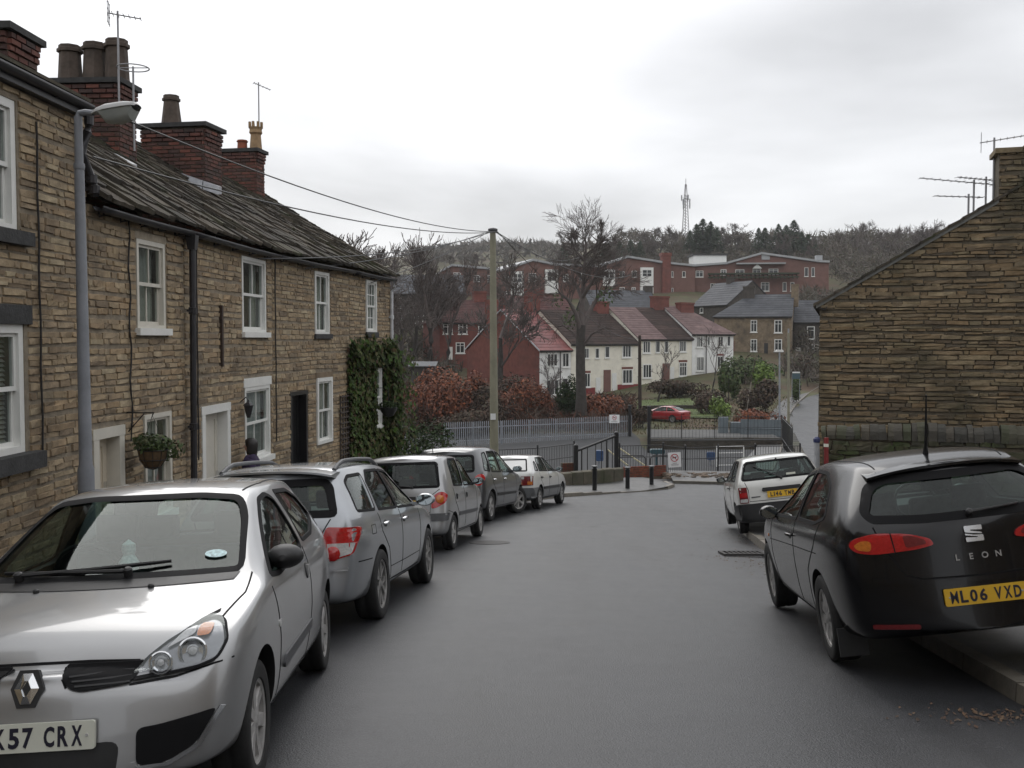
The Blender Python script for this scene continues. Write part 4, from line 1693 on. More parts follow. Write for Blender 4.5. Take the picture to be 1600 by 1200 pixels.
bD = (bD[0], bD[1], gz(S1, bD[0]) - .1, bD[3])
hB = [bU + ((bU[0] - .04,bU[1] + .04,bU[2] - .10,bU[3] + .02),),bL + ((bL[0] - .06,bL[1] + .06,bL[2] - .1,bL[3] + .16),),bD + ((bD[0] - .02,bD[1] + .02,bD[2],bD[3] + .02),)]
cB = cottage('stone_cottage','stone cottage with white door frame and white lintel, next past the black pipe',S1,uD,S1.len,EAVE_T,hB,41,-2.6)
sash_window(cB, S1.M, *bU, cols=2, curtain='sides', sill=W_SILL, back=.04)
sash_window(cB,S1.M,*bL,cols=2,curtain='net',sill=W_SILL,lintel=(M_WHITE,.15,.07,.02),back=.04)
plank_door(cB, S1.M, *bD, M_OFFW, (M_WHITE, .13, .02))
tb = MB([pmat('rusty_iron', [(.045, .028, .02)], rough=.8, nscale=20, namt=.4)])
u_, z_ = S1.loc(343, 477)
u2, z2 = S1.loc(343, 573)
bar(tb, S1.M, u_ - .03, u_ + .03, z2, z_, .0, .05)
tb.build('wall_tie', cB, None, local=False)
cU = winrect(S2, 491, 513, 423, 522)
cL = winrect(S2, 494, 518, 591, 696)
cD_ = winrect(S2, 453, 480, 613, 613)
cD_ = (cD_[0], cD_[1], gz(S2, cD_[0]) - .1, cD_[3])
hC = [cU + ((cU[0] - .04,cU[1] + .08,cU[2] - .12,cU[3] + .02),),cL + ((cL[0] - .04,cL[1] + .04,cL[2] - .03,cL[3] + .12),),cD_]
cC = cottage('stone_cottage','stone cottage with black front door and wooden trellis on its wall',S2,0,uE,EAVE_T,hC,51,-2.6)
sash_window(cC, S2.M, *cU, cols=2, curtain='net', sill=(M_DSTONE, .09, .06, .08),back=.03)
sash_window(cC,S2.M,*cL,cols=2,curtain='net',back=.02,fw=.08,lintel=(M_STONE,.11,.04,.022))
plank_door(cC, S2.M, *cD_, M_BLACKG, (M_BLACKG, .08, .01))
dU = winrect(S2, 571, 587, 437, 519)
dL = winrect(S2, 583, 594, 576, 668)
hD = [dU + ((dU[0] - .04, dU[1] + .04, dU[2] - .12, dU[3] + .02),), dL]
cD = cottage('stone_cottage','end stone cottage with many-paned upper window above the ivy',S2,uE,S2.len,EAVE_T,hD,61,-2.6)
sash_window(cD,S2.M,*dU,cols=3,rows=(2,2),curtain='net',sill=(M_DSTONE,.12,.06,.06),back=.02)
sash_window(cD, S2.M, *dL, cols=1, rows=(2, 2), curtain='net', sill=W_SILL, back=.0)
def roof_pts(seg, u, k):
 e = seg.at(u, EAVE_T + .03, .20)
 pit = .70 - .11 * k
 return e, seg.at(u, EAVE_T + .03 + pit * 3.6, -3.4)
total = S1.len + S2.len
for (hs,seg,ua,ub,kk,sd) in ((cA,S1,0.03,uD,(0,uD),71),(cB,S1,uD,S1.len,(uD,S1.len),72),(cC,S2,0,uE,(S1.len,S1.len + uE),73),(cD,S2,uE,S2.len + .12,(S1.len + uE,total),74)):
 e0, r0 = roof_pts(seg, ua, kk[0] / total)
 e1, r1_ = roof_pts(seg, ub, kk[1] / total)
 base = MB([M_SLATE])
 back0, back1 = r0 - seg.n * 3.4 - Z * 2.1, r1_ - seg.n * 3.4 - Z * 2.1
 base.quad(e0, e1, r1_, r0)
 base.quad(r0, r1_, back1, back0)
 if hs is cD:
  base.add([seg.at(seg.len,EAVE_T),seg.at(seg.len,EAVE_T + 2.0,-3.4),seg.at(seg.len,EAVE_T,-6.8),seg.at(seg.len,-4,-6.8),seg.at(seg.len,-4)],[(0,1,2,3,4)])
 ro = base.build('roof', hs, None, local=False)
 slates(ro, e0,e1,r0,r1_,15,sd,thick=.05,lens=(.30,.66),over=.02 if hs is not cD else .06)
 rc = MB([M_SLATE])
 n = int((r1_ - r0).length / .45)
 for i in range(n):
  a, b = r0.lerp(r1_, i / n) , r0.lerp(r1_, (i + .97) / n)
  q = []
  for p_ in (a, b):
   q.append([p_ + seg.n * .17 - Z * .05, p_ + Z * .075, p_ - seg.n * .17 - Z * .05])
  rc = MB([M_SLATE])
  rc.add(q[0] + q[1], [(0, 3, 4, 1), (1, 4, 5, 2), (0, 1, 2), (5, 4, 3), (2, 5, 3, 0)])
  rc.build('ridge_tile', ro, None, local=False)
gutter(cA, S1.at(.02, EAVE_T - .01), S1.at(uD, EAVE_T - .01), .14)
gutter(cB, S1.at(uD, EAVE_T - .01), S1.at(S1.len, EAVE_T - .01), .14)
gutter(cC, S2.at(0, EAVE_T - .01), S2.at(uE, EAVE_T - .01), .14)
gutter(cD, S2.at(uE, EAVE_T - .01), S2.at(S2.len, EAVE_T - .01), .14)
q = S1.at(uD + .03, EAVE_T - .06, .13)
hp = MB([M_CAST])
hp.hexa([q + Vector(o) for o in ((-.05,-.06,-.20),(.05,-.06,-.20),(.05,.06,-.20),(-.05,.06,-.20),(-.07,-.085,0),(.07,-.085,0),(.07,.085,0),(-.07,.085,0))])
hp.build('rain_hopper', cB, None, local=False)
downpipe(cB, [q - Z * .18, q - Z * .4, S1.at(uD + .03, -2.2, .10)], M_CAST, .045)
q = S2.at(S2.len - .05, EAVE_T - .06, .13)
downpipe(cD,[q,q - Z * .15,S2.at(S2.len - .06,EAVE_T - .32,.06),S2.at(S2.len - .06,-2,.06)],M_PIPEW,.042)
M_CABLE = pmat('black_cable', [(.02, .018, .017)], rough=.7, namt=0)
for seg,h_,xp,y0,y1,wv in ((S0,near,52,190,730,.01),(S1,cA,197,345,690,.03),(S1,cB,303,375,720,.01),(S2,cC,427,400,690,.01)):
 ut, zt_ = seg.loc(xp, y0)
 _, zb_ = seg.loc(xp, y1)
 MB([M_CABLE]).tube([seg.at(ut + wv * math.sin(i * 1.7),zt_ + (zb_ - zt_) * i / 14,.032) for i in range(15)],.011,5).build('wall_cable',h_,None,local=False)
def stack(house, seg, xl, xr, ytop, Y, depth, drop, seed, pots, mat=None):
 a, b = at(xl, ytop, Y), at(xr, ytop, Y)
 w = (b - a).length
 c = (a + b) / 2
 side = seg.n
 M = axes(Vector((c.x, c.y, 0)) + seg.u * depth / 2, side, seg.u, Z)
 foot = c.z - drop
 return chimney(house,M @ T(0,0,foot),w,depth,drop - .08,mat=mat,seed=seed,base_drop=1.2,pots=pots),M,c.z
k1,M1,z1_ = stack(cA,S1,80,186,122,16.4,.62,1.9,81,[(-.40,0,.19,.165,.60,M_POT,'oct'),(.0,.02,.19,.165,.64,M_POT,'oct'),(.38,0,.19,.165,.68,M_POT,'oct')])
k2, M2,z2_ = stack(cC,S2,216,322,192,19.6,.72,1.7,82,[(-.15,-.1,.19,.14,.58,M_POT,'oct')])
k3,M3,z3_ = stack(cD,S2,340,402,232,24.4,.46,1.6,83,[(.02,0,.12,.11,.24,M_POTR,'round'),(.34,.05,.15,.16,.66,M_POTB,'crown')])
kn, Mn, zn_ = stack(near, S0, -90, 12, 35, 12.2, .7, 2.2, 84, [])
for h_,xl,xr,yl,yr,Y in ((cA,150,206,232,262,15.8),(cC,266,342,270,296,19.3),(cD,385,418,312,328,24.2)):
 f_ = MB([M_LEAD])
 for i in range(3):
  a,b = at(xl + (xr - xl) * i / 3,yl + (yr - yl) * i / 3,Y),at(xl + (xr - xl) * (i + .94) / 3,yl + (yr - yl) * (i + .94) / 3,Y)
  f_.hexa([a + Vector((0,0,-.10)),b + Vector((0,0,-.10)),b + Vector((0,.25,-.06)),a + Vector((0,.25,-.06)),a + Vector((0,.05,.06)),b + Vector((0,.05,.06)),b + Vector((0,.25,.08)),a + Vector((0,.25,.08))])
 f_.build('lead_flashing', h_, None, local=False)
p = at(186, 155, 16.2)
yagi('tv_aerial','tall aerial with a grid reflector on the three-pot chimney',p - Z * .2,at(178,22,16.2).z - p.z + .25,.5,(1,.25,-.12),6,.28,'television aerials on the left roofs',panel_=True)
p = at(210, 236, 16.2)
yagi('radio_aerial','thin mast with a round loop aerial beside the three-pot chimney',p,at(206,104,16.2).z - p.z,.4,(1,0,0),2,.3,'television aerials on the left roofs',loop=True)
p = at(405, 228, 24.6)
yagi('tv_aerial','slim aerial beside the buff crown chimney pot',p - Z * .2,at(401,132,24.6).z - p.z + .25,.42,(1,.5,-.35),5,.20,'television aerials on the left roofs')
# == gable house and garden wall on the right
c0 = at(1281, 475, 21.5)
GU = Vector((.954, -.30, 0)).normalized()
SG = Seg(Vector((c0.x, c0.y, 0)), Vector((c0.x, c0.y, 0)) + GU * 8.4)
ze = c0.z
ur, zr = SG.loc(1560, 313)
PITG = (zr - ze) / ur
UM = 4.35
zch = SG.loc(1560, 240)[1]
gt = thing('gable_house','windowless brown stone house gable on the right with a stone chimney','house',T(c0.x + 4,c0.y,road_z(20)))
top = lambda u: ze + PITG * (u if u < UM else 2 * UM - u)
gw = MB([M_MORTAR_G])
gw.add([SG.at(0,-4.5),SG.at(2 * UM,-4.5),SG.at(2 * UM,ze),SG.at(UM,ze + PITG * UM),SG.at(0,ze)],[(0,1,2,3,4)])
gw.hexa([SG.at(ur,ze,-.7),SG.at(ur + 1.85,ze,-.7),SG.at(ur + 1.85,ze,0.001),SG.at(ur,ze,0.001),SG.at(ur,zch,-.7),SG.at(ur + 1.85,zch,-.7),SG.at(ur + 1.85,zch,0.001),SG.at(ur,zch,0.001)])
gw.quad(SG.at(0, -4.5), SG.at(0, ze), SG.at(0, ze, -9), SG.at(0, -4.5, -9))
gw.quad(SG.at(2 * UM, -4.5), SG.at(2 * UM, ze), SG.at(2 * UM,ze,-9),SG.at(2 * UM,-4.5,-9))
gww = gw.build('wall', gt, None, local=False)
def grun(za, zb):
 zm = (za + zb) / 2
 if zm <= ze:
  return [(0.0 + R.uniform(-.02, .015), 8.4)]
 a = (zm - ze) / PITG + .03
 if a < ur:
  return [(a, min(8.4, 2 * UM - a))]
 if zm < zch:
  return [(ur + R.uniform(-.02, .02), ur + 1.85)]
 return []
lay_courses(gww,SG.M,grun,-2.3,zch,(.05,.11),(.14,.24,.36,.52),M_STONE_G,seed=91,dep=.034,cap=300,wob=.026,rough=.012)
vg = MB([M_SLATE])
for side in (0, 1):
 for k in range(16):
  a, b = k / 16, (k + 1.12) / 16
  f = lambda t,d,h:SG.at(UM * t if not side else 2 * UM - UM * t,ze + PITG * UM * t + h,d)
  ea, eb = a - (.03 if k == 0 else 0), b
  q = [f(ea,.07,.02),f(eb,.07,.01),f(eb,-9.1,.01),f(ea,-9.1,.02),f(ea,.07,.085),f(eb,.07,.055),f(eb,-9.1,.055),f(ea,-9.1,.085)]
  vg.hexa(q if not side else [q[i] for i in (1, 0, 3, 2, 5, 4, 7, 6)])
vg.build('roof', gt, None, local=False)
bb = MB([pmat('grey_mortar_verge', [(.14, .14, .13)], rough=.9, namt=.25)])
bb.hexa([SG.at(-.08,ze - .10,.0),SG.at(ur,zr - .06,.0),SG.at(ur,zr - .06,.05),SG.at(-.08,ze - .10,.05),SG.at(-.08,ze - .03,.0),SG.at(ur,zr + .015,.0),SG.at(ur,zr + .015,.05),SG.at(-.08,ze - .03,.05)])
bb.build('verge_fillet', gt, None, local=False)
gcap = MB([M_STONE_G])
for i in range(4):
 gcap.hexa([SG.at(ur - .08 + i * .5,zch,-.78),SG.at(ur - .08 + i * .5 + .49,zch,-.78),SG.at(ur - .08 + i * .5 + .49,zch,.08),SG.at(ur - .08 + i * .5,zch,.08)] +
              [SG.at(ur - .08 + i * .5,zch + .10 + .02 * (i % 2),-.78),SG.at(ur - .08 + i * .5 + .49,zch + .10 + .02 * (i % 2),-.78),SG.at(ur - .08 + i * .5 + .49,zch + .10 + .02 * (i % 2),.08),SG.at(ur - .08 + i * .5,zch + .10 + .02 * (i % 2),.08)])
gcap.build('chimney_cap', gt, None, local=False)
gutter(gt, SG.at(-.02, ze - .06, .1), SG.at(-.02, ze - .06, -9), .10)
ym = SG.at(ur, 0).y
GA = 'television aerials over the right gable'
for (px, py0, py1, nm, lab, bd, bl, n, el, pn) in (
  (1513,332,303,'tv_aerial','lowest short aerial standing left on the right gable roof',(-1,-.2,.0),1.1,7,.25,False),
  (1521,330,281,'tv_aerial','middle long aerial pointing left over the right gable roof',(-1,-.15,.06),1.7,9,.3,False),
  (1540,318,276,'tv_aerial','thin aerial mast close left of the gable chimney',(-1,-.3,.03),1.0,8,.28,False),
  (1552,300,215,'tv_aerial','highest aerial with a grid reflector strapped to the gable chimney',(.9,-.4,.1),.9,7,.34,True)):
 p = at(px, py0, ym + .5)
 yagi(nm,lab,p - Z * .15,at(px,py1,ym + .5).z - p.z + .15,bl,bd,n,el,GA,panel_=pn,rad=.02)
wa, wb_ = at(1286, 657, 19.7), at(1606, 661, 18.55)
GWs = Seg(Vector((wa.x,wa.y,0)),Vector((wb_.x,wb_.y,0)) + (Vector((wb_.x,wb_.y,0)) - Vector((wa.x,wa.y,0))).normalized() * 5)
zt_ = wa.z - .33
gwl = thing('garden_wall','mossy rubble garden wall with rounded upright coping below the right gable','wall',T(wa.x + 3,wa.y,road_z(19)))
m = MB([M_MORTAR_G])
m.hexa([GWs.at(0,-4,-.36),GWs.at(GWs.len,-4,-.36),GWs.at(GWs.len,-4,0),GWs.at(0,-4,0),GWs.at(0,zt_,-.36),GWs.at(GWs.len,zt_,-.36),GWs.at(GWs.len,zt_,0),GWs.at(0,zt_,0)])
gcore = m.build('wall_core', gwl, None, local=False)
lay_courses(gcore,GWs.M,lambda a,b:[(.0,7.5)],-2.4,zt_ - .03,(.06,.15),(.12,.20,.30,.42),M_STONE_W,seed=92,dep=.045,cap=260,wob=.03,rough=.016)
rr = random.Random(12)
cks = []
for k in range(5):
 c = MB([M_COPE])
 n = 9
 prof = []
 for i in range(n):
  a = PI * i / (n - 1)
  prof.append((.235 * math.cos(a) + rr.uniform(-.012,.012),.10 + .21 * math.sin(a) + rr.uniform(-.012,.012)))
 prof = [(.235, 0)] + prof + [(-.235, 0)]
 c.prism([(x,y) for x,y in prof],-.5,.5,Matrix(((0,0,1,0),(0,1,0,0),(1,0,0,0),(0,0,0,1))) @ Matrix.Diagonal((1,1,1,1)))
 me = c.mesh('coping_stone')
 bm = bmesh.new()
 bm.from_mesh(me)
 bmesh.ops.recalc_face_normals(bm, faces=bm.faces[:])
 bm.to_mesh(me)
 bm.free()
 cks.append(me)
u = -.02
while u < 8.2:
 w = rr.uniform(.09, .19)
 h = rr.uniform(.85, 1.12) * (1 if u > .6 else .78)
 Mx = GWs.M @ T(u + w / 2,zt_ - .01,-.18) @ Matrix.Rotation(rr.uniform(-.05,.16),4,'Z') @ Matrix.Diagonal((w * .94,h,rr.uniform(.95,1.08),1))
 link('coping_stone', rr.choice(cks), gwl, Mx, False)
 u += w
rp = thing('marker_post','short red post standing against the mossy garden wall','post',T(at(1291,722,19.2)))
a, b = at(1291, 735, 19.2), at(1291, 684, 19.2)
m = MB([pmat('red_post_paint', [(.20, .02, .02)], rough=.5, namt=.2)])
m.tube([a, b], .045, 8)
m.build('shaft', rp, None, local=False)
m = MB([M_PLATEW])
m.lathe([(.048, -.03), (.048, .03)], 8, T(b - Z * .14), cap=False)
m.build('band', rp, None, local=False)
gp_ = thing('marker_post','pale grey post with a blue cap at the corner of the garden wall','post',T(at(1276,722,20.6)))
a, b = at(1277, 735, 20.6), at(1276, 688, 20.6)
m = MB([pmat('pale_grey_paint', [(.40, .41, .43)], rough=.6, namt=.15)])
m.tube([a, b], .055, 8)
m.build('shaft', gp_, None, local=False)
m = MB([pmat('blue_cap', [(.03, .04, .12)], rough=.5, namt=0)])
m.lathe([(.065, -.04), (.07, .03), (.03, .07)], 10, T(b))
m.build('cap', gp_, None, local=False)
# == the houses across the valley
M_RBRICK = pmat('red_brick',[(.175,.060,.047)],rough=.9,nscale=2.2,namt=.28,bump=.3,bscale=9,stain=((.12,.052,.042),.5,.5,.75))
M_RBRICK2 = pmat('brown_brick',[(.175,.092,.076)],rough=.9,nscale=1.2,namt=.2,stain=((.13,.072,.06),.3,.5,.75))
M_RENDERW = pmat('white_render',[(.78,.78,.76)],rough=.85,nscale=1.5,namt=.10,stain=((.42,.42,.39),.8,.55,.85))
M_RENDERC = pmat('cream_render',[(.78,.745,.64)],rough=.85,nscale=1.5,namt=.10,stain=((.42,.38,.29),.8,.55,.85))
M_TILER = pmat('red_tiles',[(.20,.062,.058),(.16,.055,.052),(.23,.075,.068)],rough=.55,nscale=1.5,namt=.3)
M_TILEB = pmat('brown_tiles',[(.055,.040,.036),(.045,.034,.031),(.066,.046,.04)],rough=.9,spec=.15,nscale=1.5,namt=.3)
M_TILEP = pmat('pinkish_tiles',[(.175,.122,.118),(.145,.10,.097),(.195,.135,.128)],rough=.85,spec=.2,nscale=1.5,namt=.3)
M_TILEM = pmat('plum_tiles',[(.095,.046,.043),(.075,.042,.04),(.11,.053,.048)],rough=.85,spec=.2,nscale=1.5,namt=.3)
M_BSLATE = pmat('blue_slate',[(.07,.073,.082),(.058,.061,.069),(.085,.088,.097)],rough=.7,spec=.3,nscale=1.5,namt=.3)
M_FSTONE = pmat('far_stone',[(.20,.155,.105)],rough=.95,nscale=2.5,namt=.35,bump=.4,bscale=7,stain=((.08,.065,.05),.7,.5,.75))
M_FDSTONE = pmat('far_dark_stone',[(.065,.056,.048)],rough=.95,nscale=2.5,namt=.4,bump=.4,bscale=7)
M_FPANE = pmat('far_pane',[(.035,.04,.042),(.06,.065,.068),(.022,.024,.026)],rough=.12,nscale=.6,namt=.3)
M_FLATROOF = pmat('pale_sheet_roof', [(.34, .35, .36)], rough=.5, nscale=1, namt=.15)
M_GUT = pmat('dark_fascia', [(.03, .028, .027)], rough=.7, namt=.1)
def far_window(h, S, px, cols=2, transom=False, mat=None, sill=True, head=None,fill=None):
 xl, xr, yt, yb = px
 a, b, c, d = S.rect(xl, xr, yt, yb)
 if fill is not None:            # a plain leaf: a door or an archway
  m = MB([fill])
  bar(m, S.M, a, b, c, d, .012, .05)
  fw = (b - a) * .12
  o = m.build('door', h, None, local=False)
  if mat:
   k = MB([mat])
   for q in ((a - fw, a, c, d + fw), (b, b + fw, c, d + fw), (a, b, d, d + fw)):
    bar(k, S.M, *q, .0, .09)
   k.build('door_frame', o, None, local=False)
  return
 m = MB([mat or M_WHITE])
 fw = max(.07, min(.11, (b - a) * .11))
 for q in ((a,a + fw,c,d),(b - fw,b,c,d),(a + fw,b - fw,c,c + fw),(a + fw,b - fw,d - fw,d)):
  bar(m, S.M, *q, .0, .07)
 cu = [a + fw + (b - a - 2 * fw) * i / cols for i in range(cols + 1)]
 for u in cu[1:-1]:
  bar(m, S.M, u - fw * .32, u + fw * .32, c + fw, d - fw, .0, .06)
 if transom:
  bar(m, S.M, cu[0], cu[-1], c + (d - c) * .68, c + (d - c) * .68 + fw * .5, .0, .055)
 if sill:
  bar(m, S.M, a - .08, b + .08, c - .10, c, .0, .12)
 o = m.build('window', h, None, local=False)
 for i in range(cols):
  p = MB([M_FPANE])
  bar(p, S.M, cu[i], cu[i + 1], c + fw, d - fw, .005, .02)
  p.build('pane', o, None, local=False)
 if head:
  k = MB([head])
  bar(k, S.M, a - .05, b + .05, d + .005, d + .24, .0, .05)
  k.build('lintel', o, None, local=False)
def roof_slope(E0, E1, R0, R1, mat, rows=14, th=.05):
 m = MB([mat])
 n = (E1 - E0).cross(R0 - E0).normalized()
 if n.z < 0:
  n = -n
 cols = max(2, int((E1 - E0).length / 1.6))
 for k in range(rows):
  a, b = k / rows, (k + 1.1) / rows
  for j in range(cols):
   s, t = j / cols, (j + 1) / cols
   P = lambda u, v: E0.lerp(E1, u).lerp(R0.lerp(R1, u), min(v, 1.01))
   q = [P(s, a), P(t, a), P(t, b), P(s, b)]
   m.hexa([q[0],q[1],q[2] - n * .01,q[3] - n * .01,q[0] + n * th * 1.3,q[1] + n * th * 1.3,q[2] + n * th * .7,q[3] + n * th * .7])
 return m
def far_house(name,label,A,B,yb,ye,depth,rise,wall,roof,wins=(),group=None,hip=(0,0),gable=None,rows=14,chim=(),over=.25,cat='house',rext=(0,0)):
 a, b = at(A[0], ye, A[1]), at(B[0], ye, B[1])
 zb = at(A[0], yb, A[1]).z - 1.5
 ze = a.z
 S = Seg(Vector((a.x, a.y, 0)), Vector((b.x, b.y, 0)))
 t = thing(name, label, cat, T((a.x + b.x) / 2, (a.y + b.y) / 2, zb + 1.5), group)
 L_ = S.len
 w = MB([wall, gable or wall])
 q = lambda u, z, d: S.at(u, z, d)
 w.quad(q(0, zb, 0), q(L_, zb, 0), q(L_, ze, 0), q(0, ze, 0))
 w.quad(q(L_, zb, -depth), q(0, zb, -depth), q(0, ze, -depth), q(L_, ze, -depth))
 for u, h, fl in ((0, hip[0], 0), (L_, hip[1], 1)):
  pts = [q(u,zb,-depth),q(u,zb,0),q(u,ze,0)] + ([] if h else [q(u,ze + rise,-depth / 2)]) + [q(u,ze,-depth)]
  w.add(pts, [tuple(range(len(pts)))], 1)
 w.build('wall', t, None, local=False)
 o = over
 k = rise / (depth / 2)
 E0,E1 = q(-.12 if not hip[0] else -o,ze - o * k * .4 + .06,o),q(L_ + (.12 if not hip[1] else o),ze - o * k * .4 + .06,o)
 R0,R1 = q(hip[0] - (.12 if not hip[0] else 0),ze + rise + .06,-depth / 2),q(L_ - hip[1] + (.12 if not hip[1] else 0),ze + rise + .06,-depth / 2)
 F0,F1 = q(-.12 if not hip[0] else -o,ze - o * k * .4 + .06,-depth - o),q(L_ + (.12 if not hip[1] else o),ze - o * k * .4 + .06,-depth - o)
 r = roof_slope(E0, E1, R0, R1, roof if not isinstance(roof, tuple) else roof[0], rows)
 r2 = roof_slope(F1, F0, R1, R0, roof if not isinstance(roof, tuple) else roof[0], rows)
 r.v, off = r.v + r2.v, len(r.v)
 r.f += [tuple(i + off for i in f) for f in r2.f]
 r.m += r2.m
 if hip[0]:
  h3 = roof_slope(F0,E0,R0,R0 + (E0 - F0) * .001,roof if not isinstance(roof,tuple) else roof[0],rows)
  off = len(r.v)
  r.v += h3.v
  r.f += [tuple(i + off for i in f) for f in h3.f]
  r.m += h3.m
 if hip[1]:
  h3 = roof_slope(E1,F1,R1,R1 + (F1 - E1) * .001,roof if not isinstance(roof,tuple) else roof[0],rows)
  off = len(r.v)
  r.v += h3.v
  r.f += [tuple(i + off for i in f) for f in h3.f]
  r.m += h3.m
 ro = r.build('roof', t, None, local=False)
 if isinstance(roof, tuple):     # the right-hand part is tiled in another colour
  s = roof[2]
  rs = roof_slope(E0.lerp(E1,s) + Z * .03,E1 + Z * .03,R0.lerp(R1,s) + Z * .03,R1 + Z * .03,roof[1],rows)
  rs.build('roof', t, None, local=False)
 g = MB([M_GUT])
 bar(g, S.M, -.05, L_ + .05, ze - .16, ze - .02, .02, o - .02)
 bar(g, S.M, -.05, L_ + .05, ze - .08, ze + .02, o, o + .10)
 g.build('gutter', t, None, local=False)
 for wv in wins:
  far_window(t, S, wv[0], **(wv[1] if len(wv) > 1 else {}))
 for (u, d, ww, dd, hh, mt, npots) in chim:
  m = MB([mt])
  zt = ze + rise + hh
  m.box(q(u * L_,0,-depth * d) + Z * (zt - hh / 2 - .8),(ww,dd,hh + 1.6),S.M.to_3x3().to_4x4() @ Matrix(((1,0,0,0),(0,0,1,0),(0,-1,0,0),(0,0,0,1))))
  m.box(q(u * L_,0,-depth * d) + Z * (zt - .12),(ww + .14,dd + .14,.2),S.M.to_3x3().to_4x4() @ Matrix(((1,0,0,0),(0,0,1,0),(0,-1,0,0),(0,0,0,1))))
  c = m.build('chimney', ro, None, local=False)
 return t, S, ze
GH = 'white fronted houses across the valley'
LR = dict(head=M_RBRICK)
D = lambda mt, fr=None: dict(fill=mt, mat=fr)
Yl = lambda px:104 + .57 * ((px - 800) / 1600 * 104 - 2.93) / (.82 - .57 * (px - 800) / 1600)   # distance along the row
YL = lambda px: 104 + (px - 843) * (16.2 / 303)
t1,s1,e1_ = far_house('terraced_house','white fronted house with bright red tile roof and big red brick gable',(843,104),(892,YL(892)),626,548,12.6,4.3,M_RENDERW,M_TILER,
      [((854,871,552,573),dict(cols=3)),((878,889,551,574),dict(cols=2)),((853,873,593,618),dict(cols=3)),((879,886,592,622),D(M_DARK,M_WHITE))],
      GH,gable=M_RBRICK,rows=14,chim=[(.0,.62,1.0,1.6,1.1,M_RBRICK,2),(.98,.5,1.6,.9,1.6,M_RBRICK,2)])
t2,s2,e2_ = far_house('terraced_house','cream fronted house with brown roof behind the tall bare tree',(892.5,YL(892.5)),(997,YL(997)),622,538,10.6,3.6,M_RENDERC,M_TILEB,
      [((913,920,544,560),dict(cols=2)),((930,936,544,560),dict(cols=1)),((945,952,541,559),dict(cols=1)),((972,986,539,559),dict(cols=3)),
                         ((913,922,583,605),dict(cols=2,**LR)),((931,938,590,617),D(M_WHITE)),((943,954,578,616),D(M_RBRICK2)),((956,963,583,614),D(M_WHITE)),
                         ((972,988,577,600),dict(cols=3,**LR))],GH,chim=[(.92,.5,1.6,.9,1.2,M_RBRICK,2)])
for (xl, xr, yt, yb) in ((965, 996, 601, 620), (914, 929, 606, 624)):
 a, b, c, d = s2.rect(xl, xr, yt, yb)
 k = MB([pmat('red_plinth', [(.20, .03, .03)], rough=.8, namt=.2)])
 bar(k, s2.M, a, b, c - 1.2, d, .0, .10)
 k.build('brick_plinth', t2, None, local=False)
t3,s3,e3_ = far_house('terraced_house','cream fronted house with half pink half dark brown roof',(998,YL(998)),(1081,YL(1081)),602,530.5,10.4,3.6,M_RENDERC,(M_TILEP,M_TILEB,.50),
      [((1004,1016,532.5,552),dict(cols=3)),((1024,1031,532.5,551),dict(cols=1)),((1038,1044,532.5,551),dict(cols=1)),((1061,1072,532,550),dict(cols=3)),
                         ((1004,1018,569,591),dict(cols=3)),((1035,1046,568,597),D(M_RBRICK2)),((1047,1053,573,596),D(M_WHITE)),((1061,1073,566,588),dict(cols=3,transom=True,**LR))],
      GH, chim=[(.97, .5, 2.2, .9, 1.5, M_RBRICK, 4)])
t4,s4,e4_ = far_house('terraced_house','white end house with pink tile roof beside the green bushes',(1081.5,YL(1081.5)),(1146,YL(1146)),596,522.5,10.2,3.3,M_RENDERW,M_TILEP,
      [((1088,1098,525.5,543),dict(cols=3)),((1105,1109,526,540),dict(cols=1)),((1121,1130,525,542),dict(cols=2)),((1136,1141,525,541),dict(cols=1)),
                         ((1088,1100,557,580),dict(cols=4)),((1120,1130,556,578),dict(cols=2,**LR))],GH,hip=(0,3.5),chim=[(.42,.42,2.0,1.0,.5,M_RBRICK,4)])
k = MB([M_CAST])
a, z_ = s4.loc(1102.5, 521)
k.tube([s4.at(a, z_, .14), s4.at(a, z_ - 5.5, .14)], .055, 6)
k.build('downpipe', t4, None, local=False)
k = MB([M_CAST])
a, z_ = s1.loc(878, 549)
k.tube([s1.at(a - .3, z_, .12), s1.at(a - .3, z_ - 5.5, .12)], .055, 6)
k.build('downpipe', t1, None, local=False)
k = MB([M_PIPEW])
for s_ in (0, 1):
 E, Rr = s1.at(-.15, e1_ + .05, 0.2 if not s_ else -12.8), s1.at(-.15, e1_ + 4.35, -6.3)
 k.hexa([E - Z * .12,Rr - Z * .12,Rr - Z * .12 - s1.u * .05,E - Z * .12 - s1.u * .05,E + Z * .03,Rr + Z * .03,Rr + Z * .03 - s1.u * .05,E + Z * .03 - s1.u * .05])
k.build('bargeboard', t1, None, local=False)
WB = dict(cols=2, transom=True)
far_house('brick_house','red brick house with hipped red roof left of the pole',(687,124),(812,127),566,504.5,9.5,2.9,M_RBRICK,M_TILEM,
          [((692,707,506,522),WB),((716,730,505.5,522),WB),((747,762,505.5,521),WB),((712,726,535,552),WB),((700,707,542,562),D(M_WHITE)),((780,794,505.5,521),WB)],
          hip=(3.5, 3.5), chim=[(.62, .5, 1.6, .9, 1.2, M_RBRICK, 3)])
far_house('brick_house','plum roofed house with a pale barge board behind the brick gable',(808,134),(905,138),560,499,9,3.2,M_RBRICK,M_TILEM,[],chim=[(.5,.5,2.4,1.0,1.0,M_RBRICK,4)],rows=10)
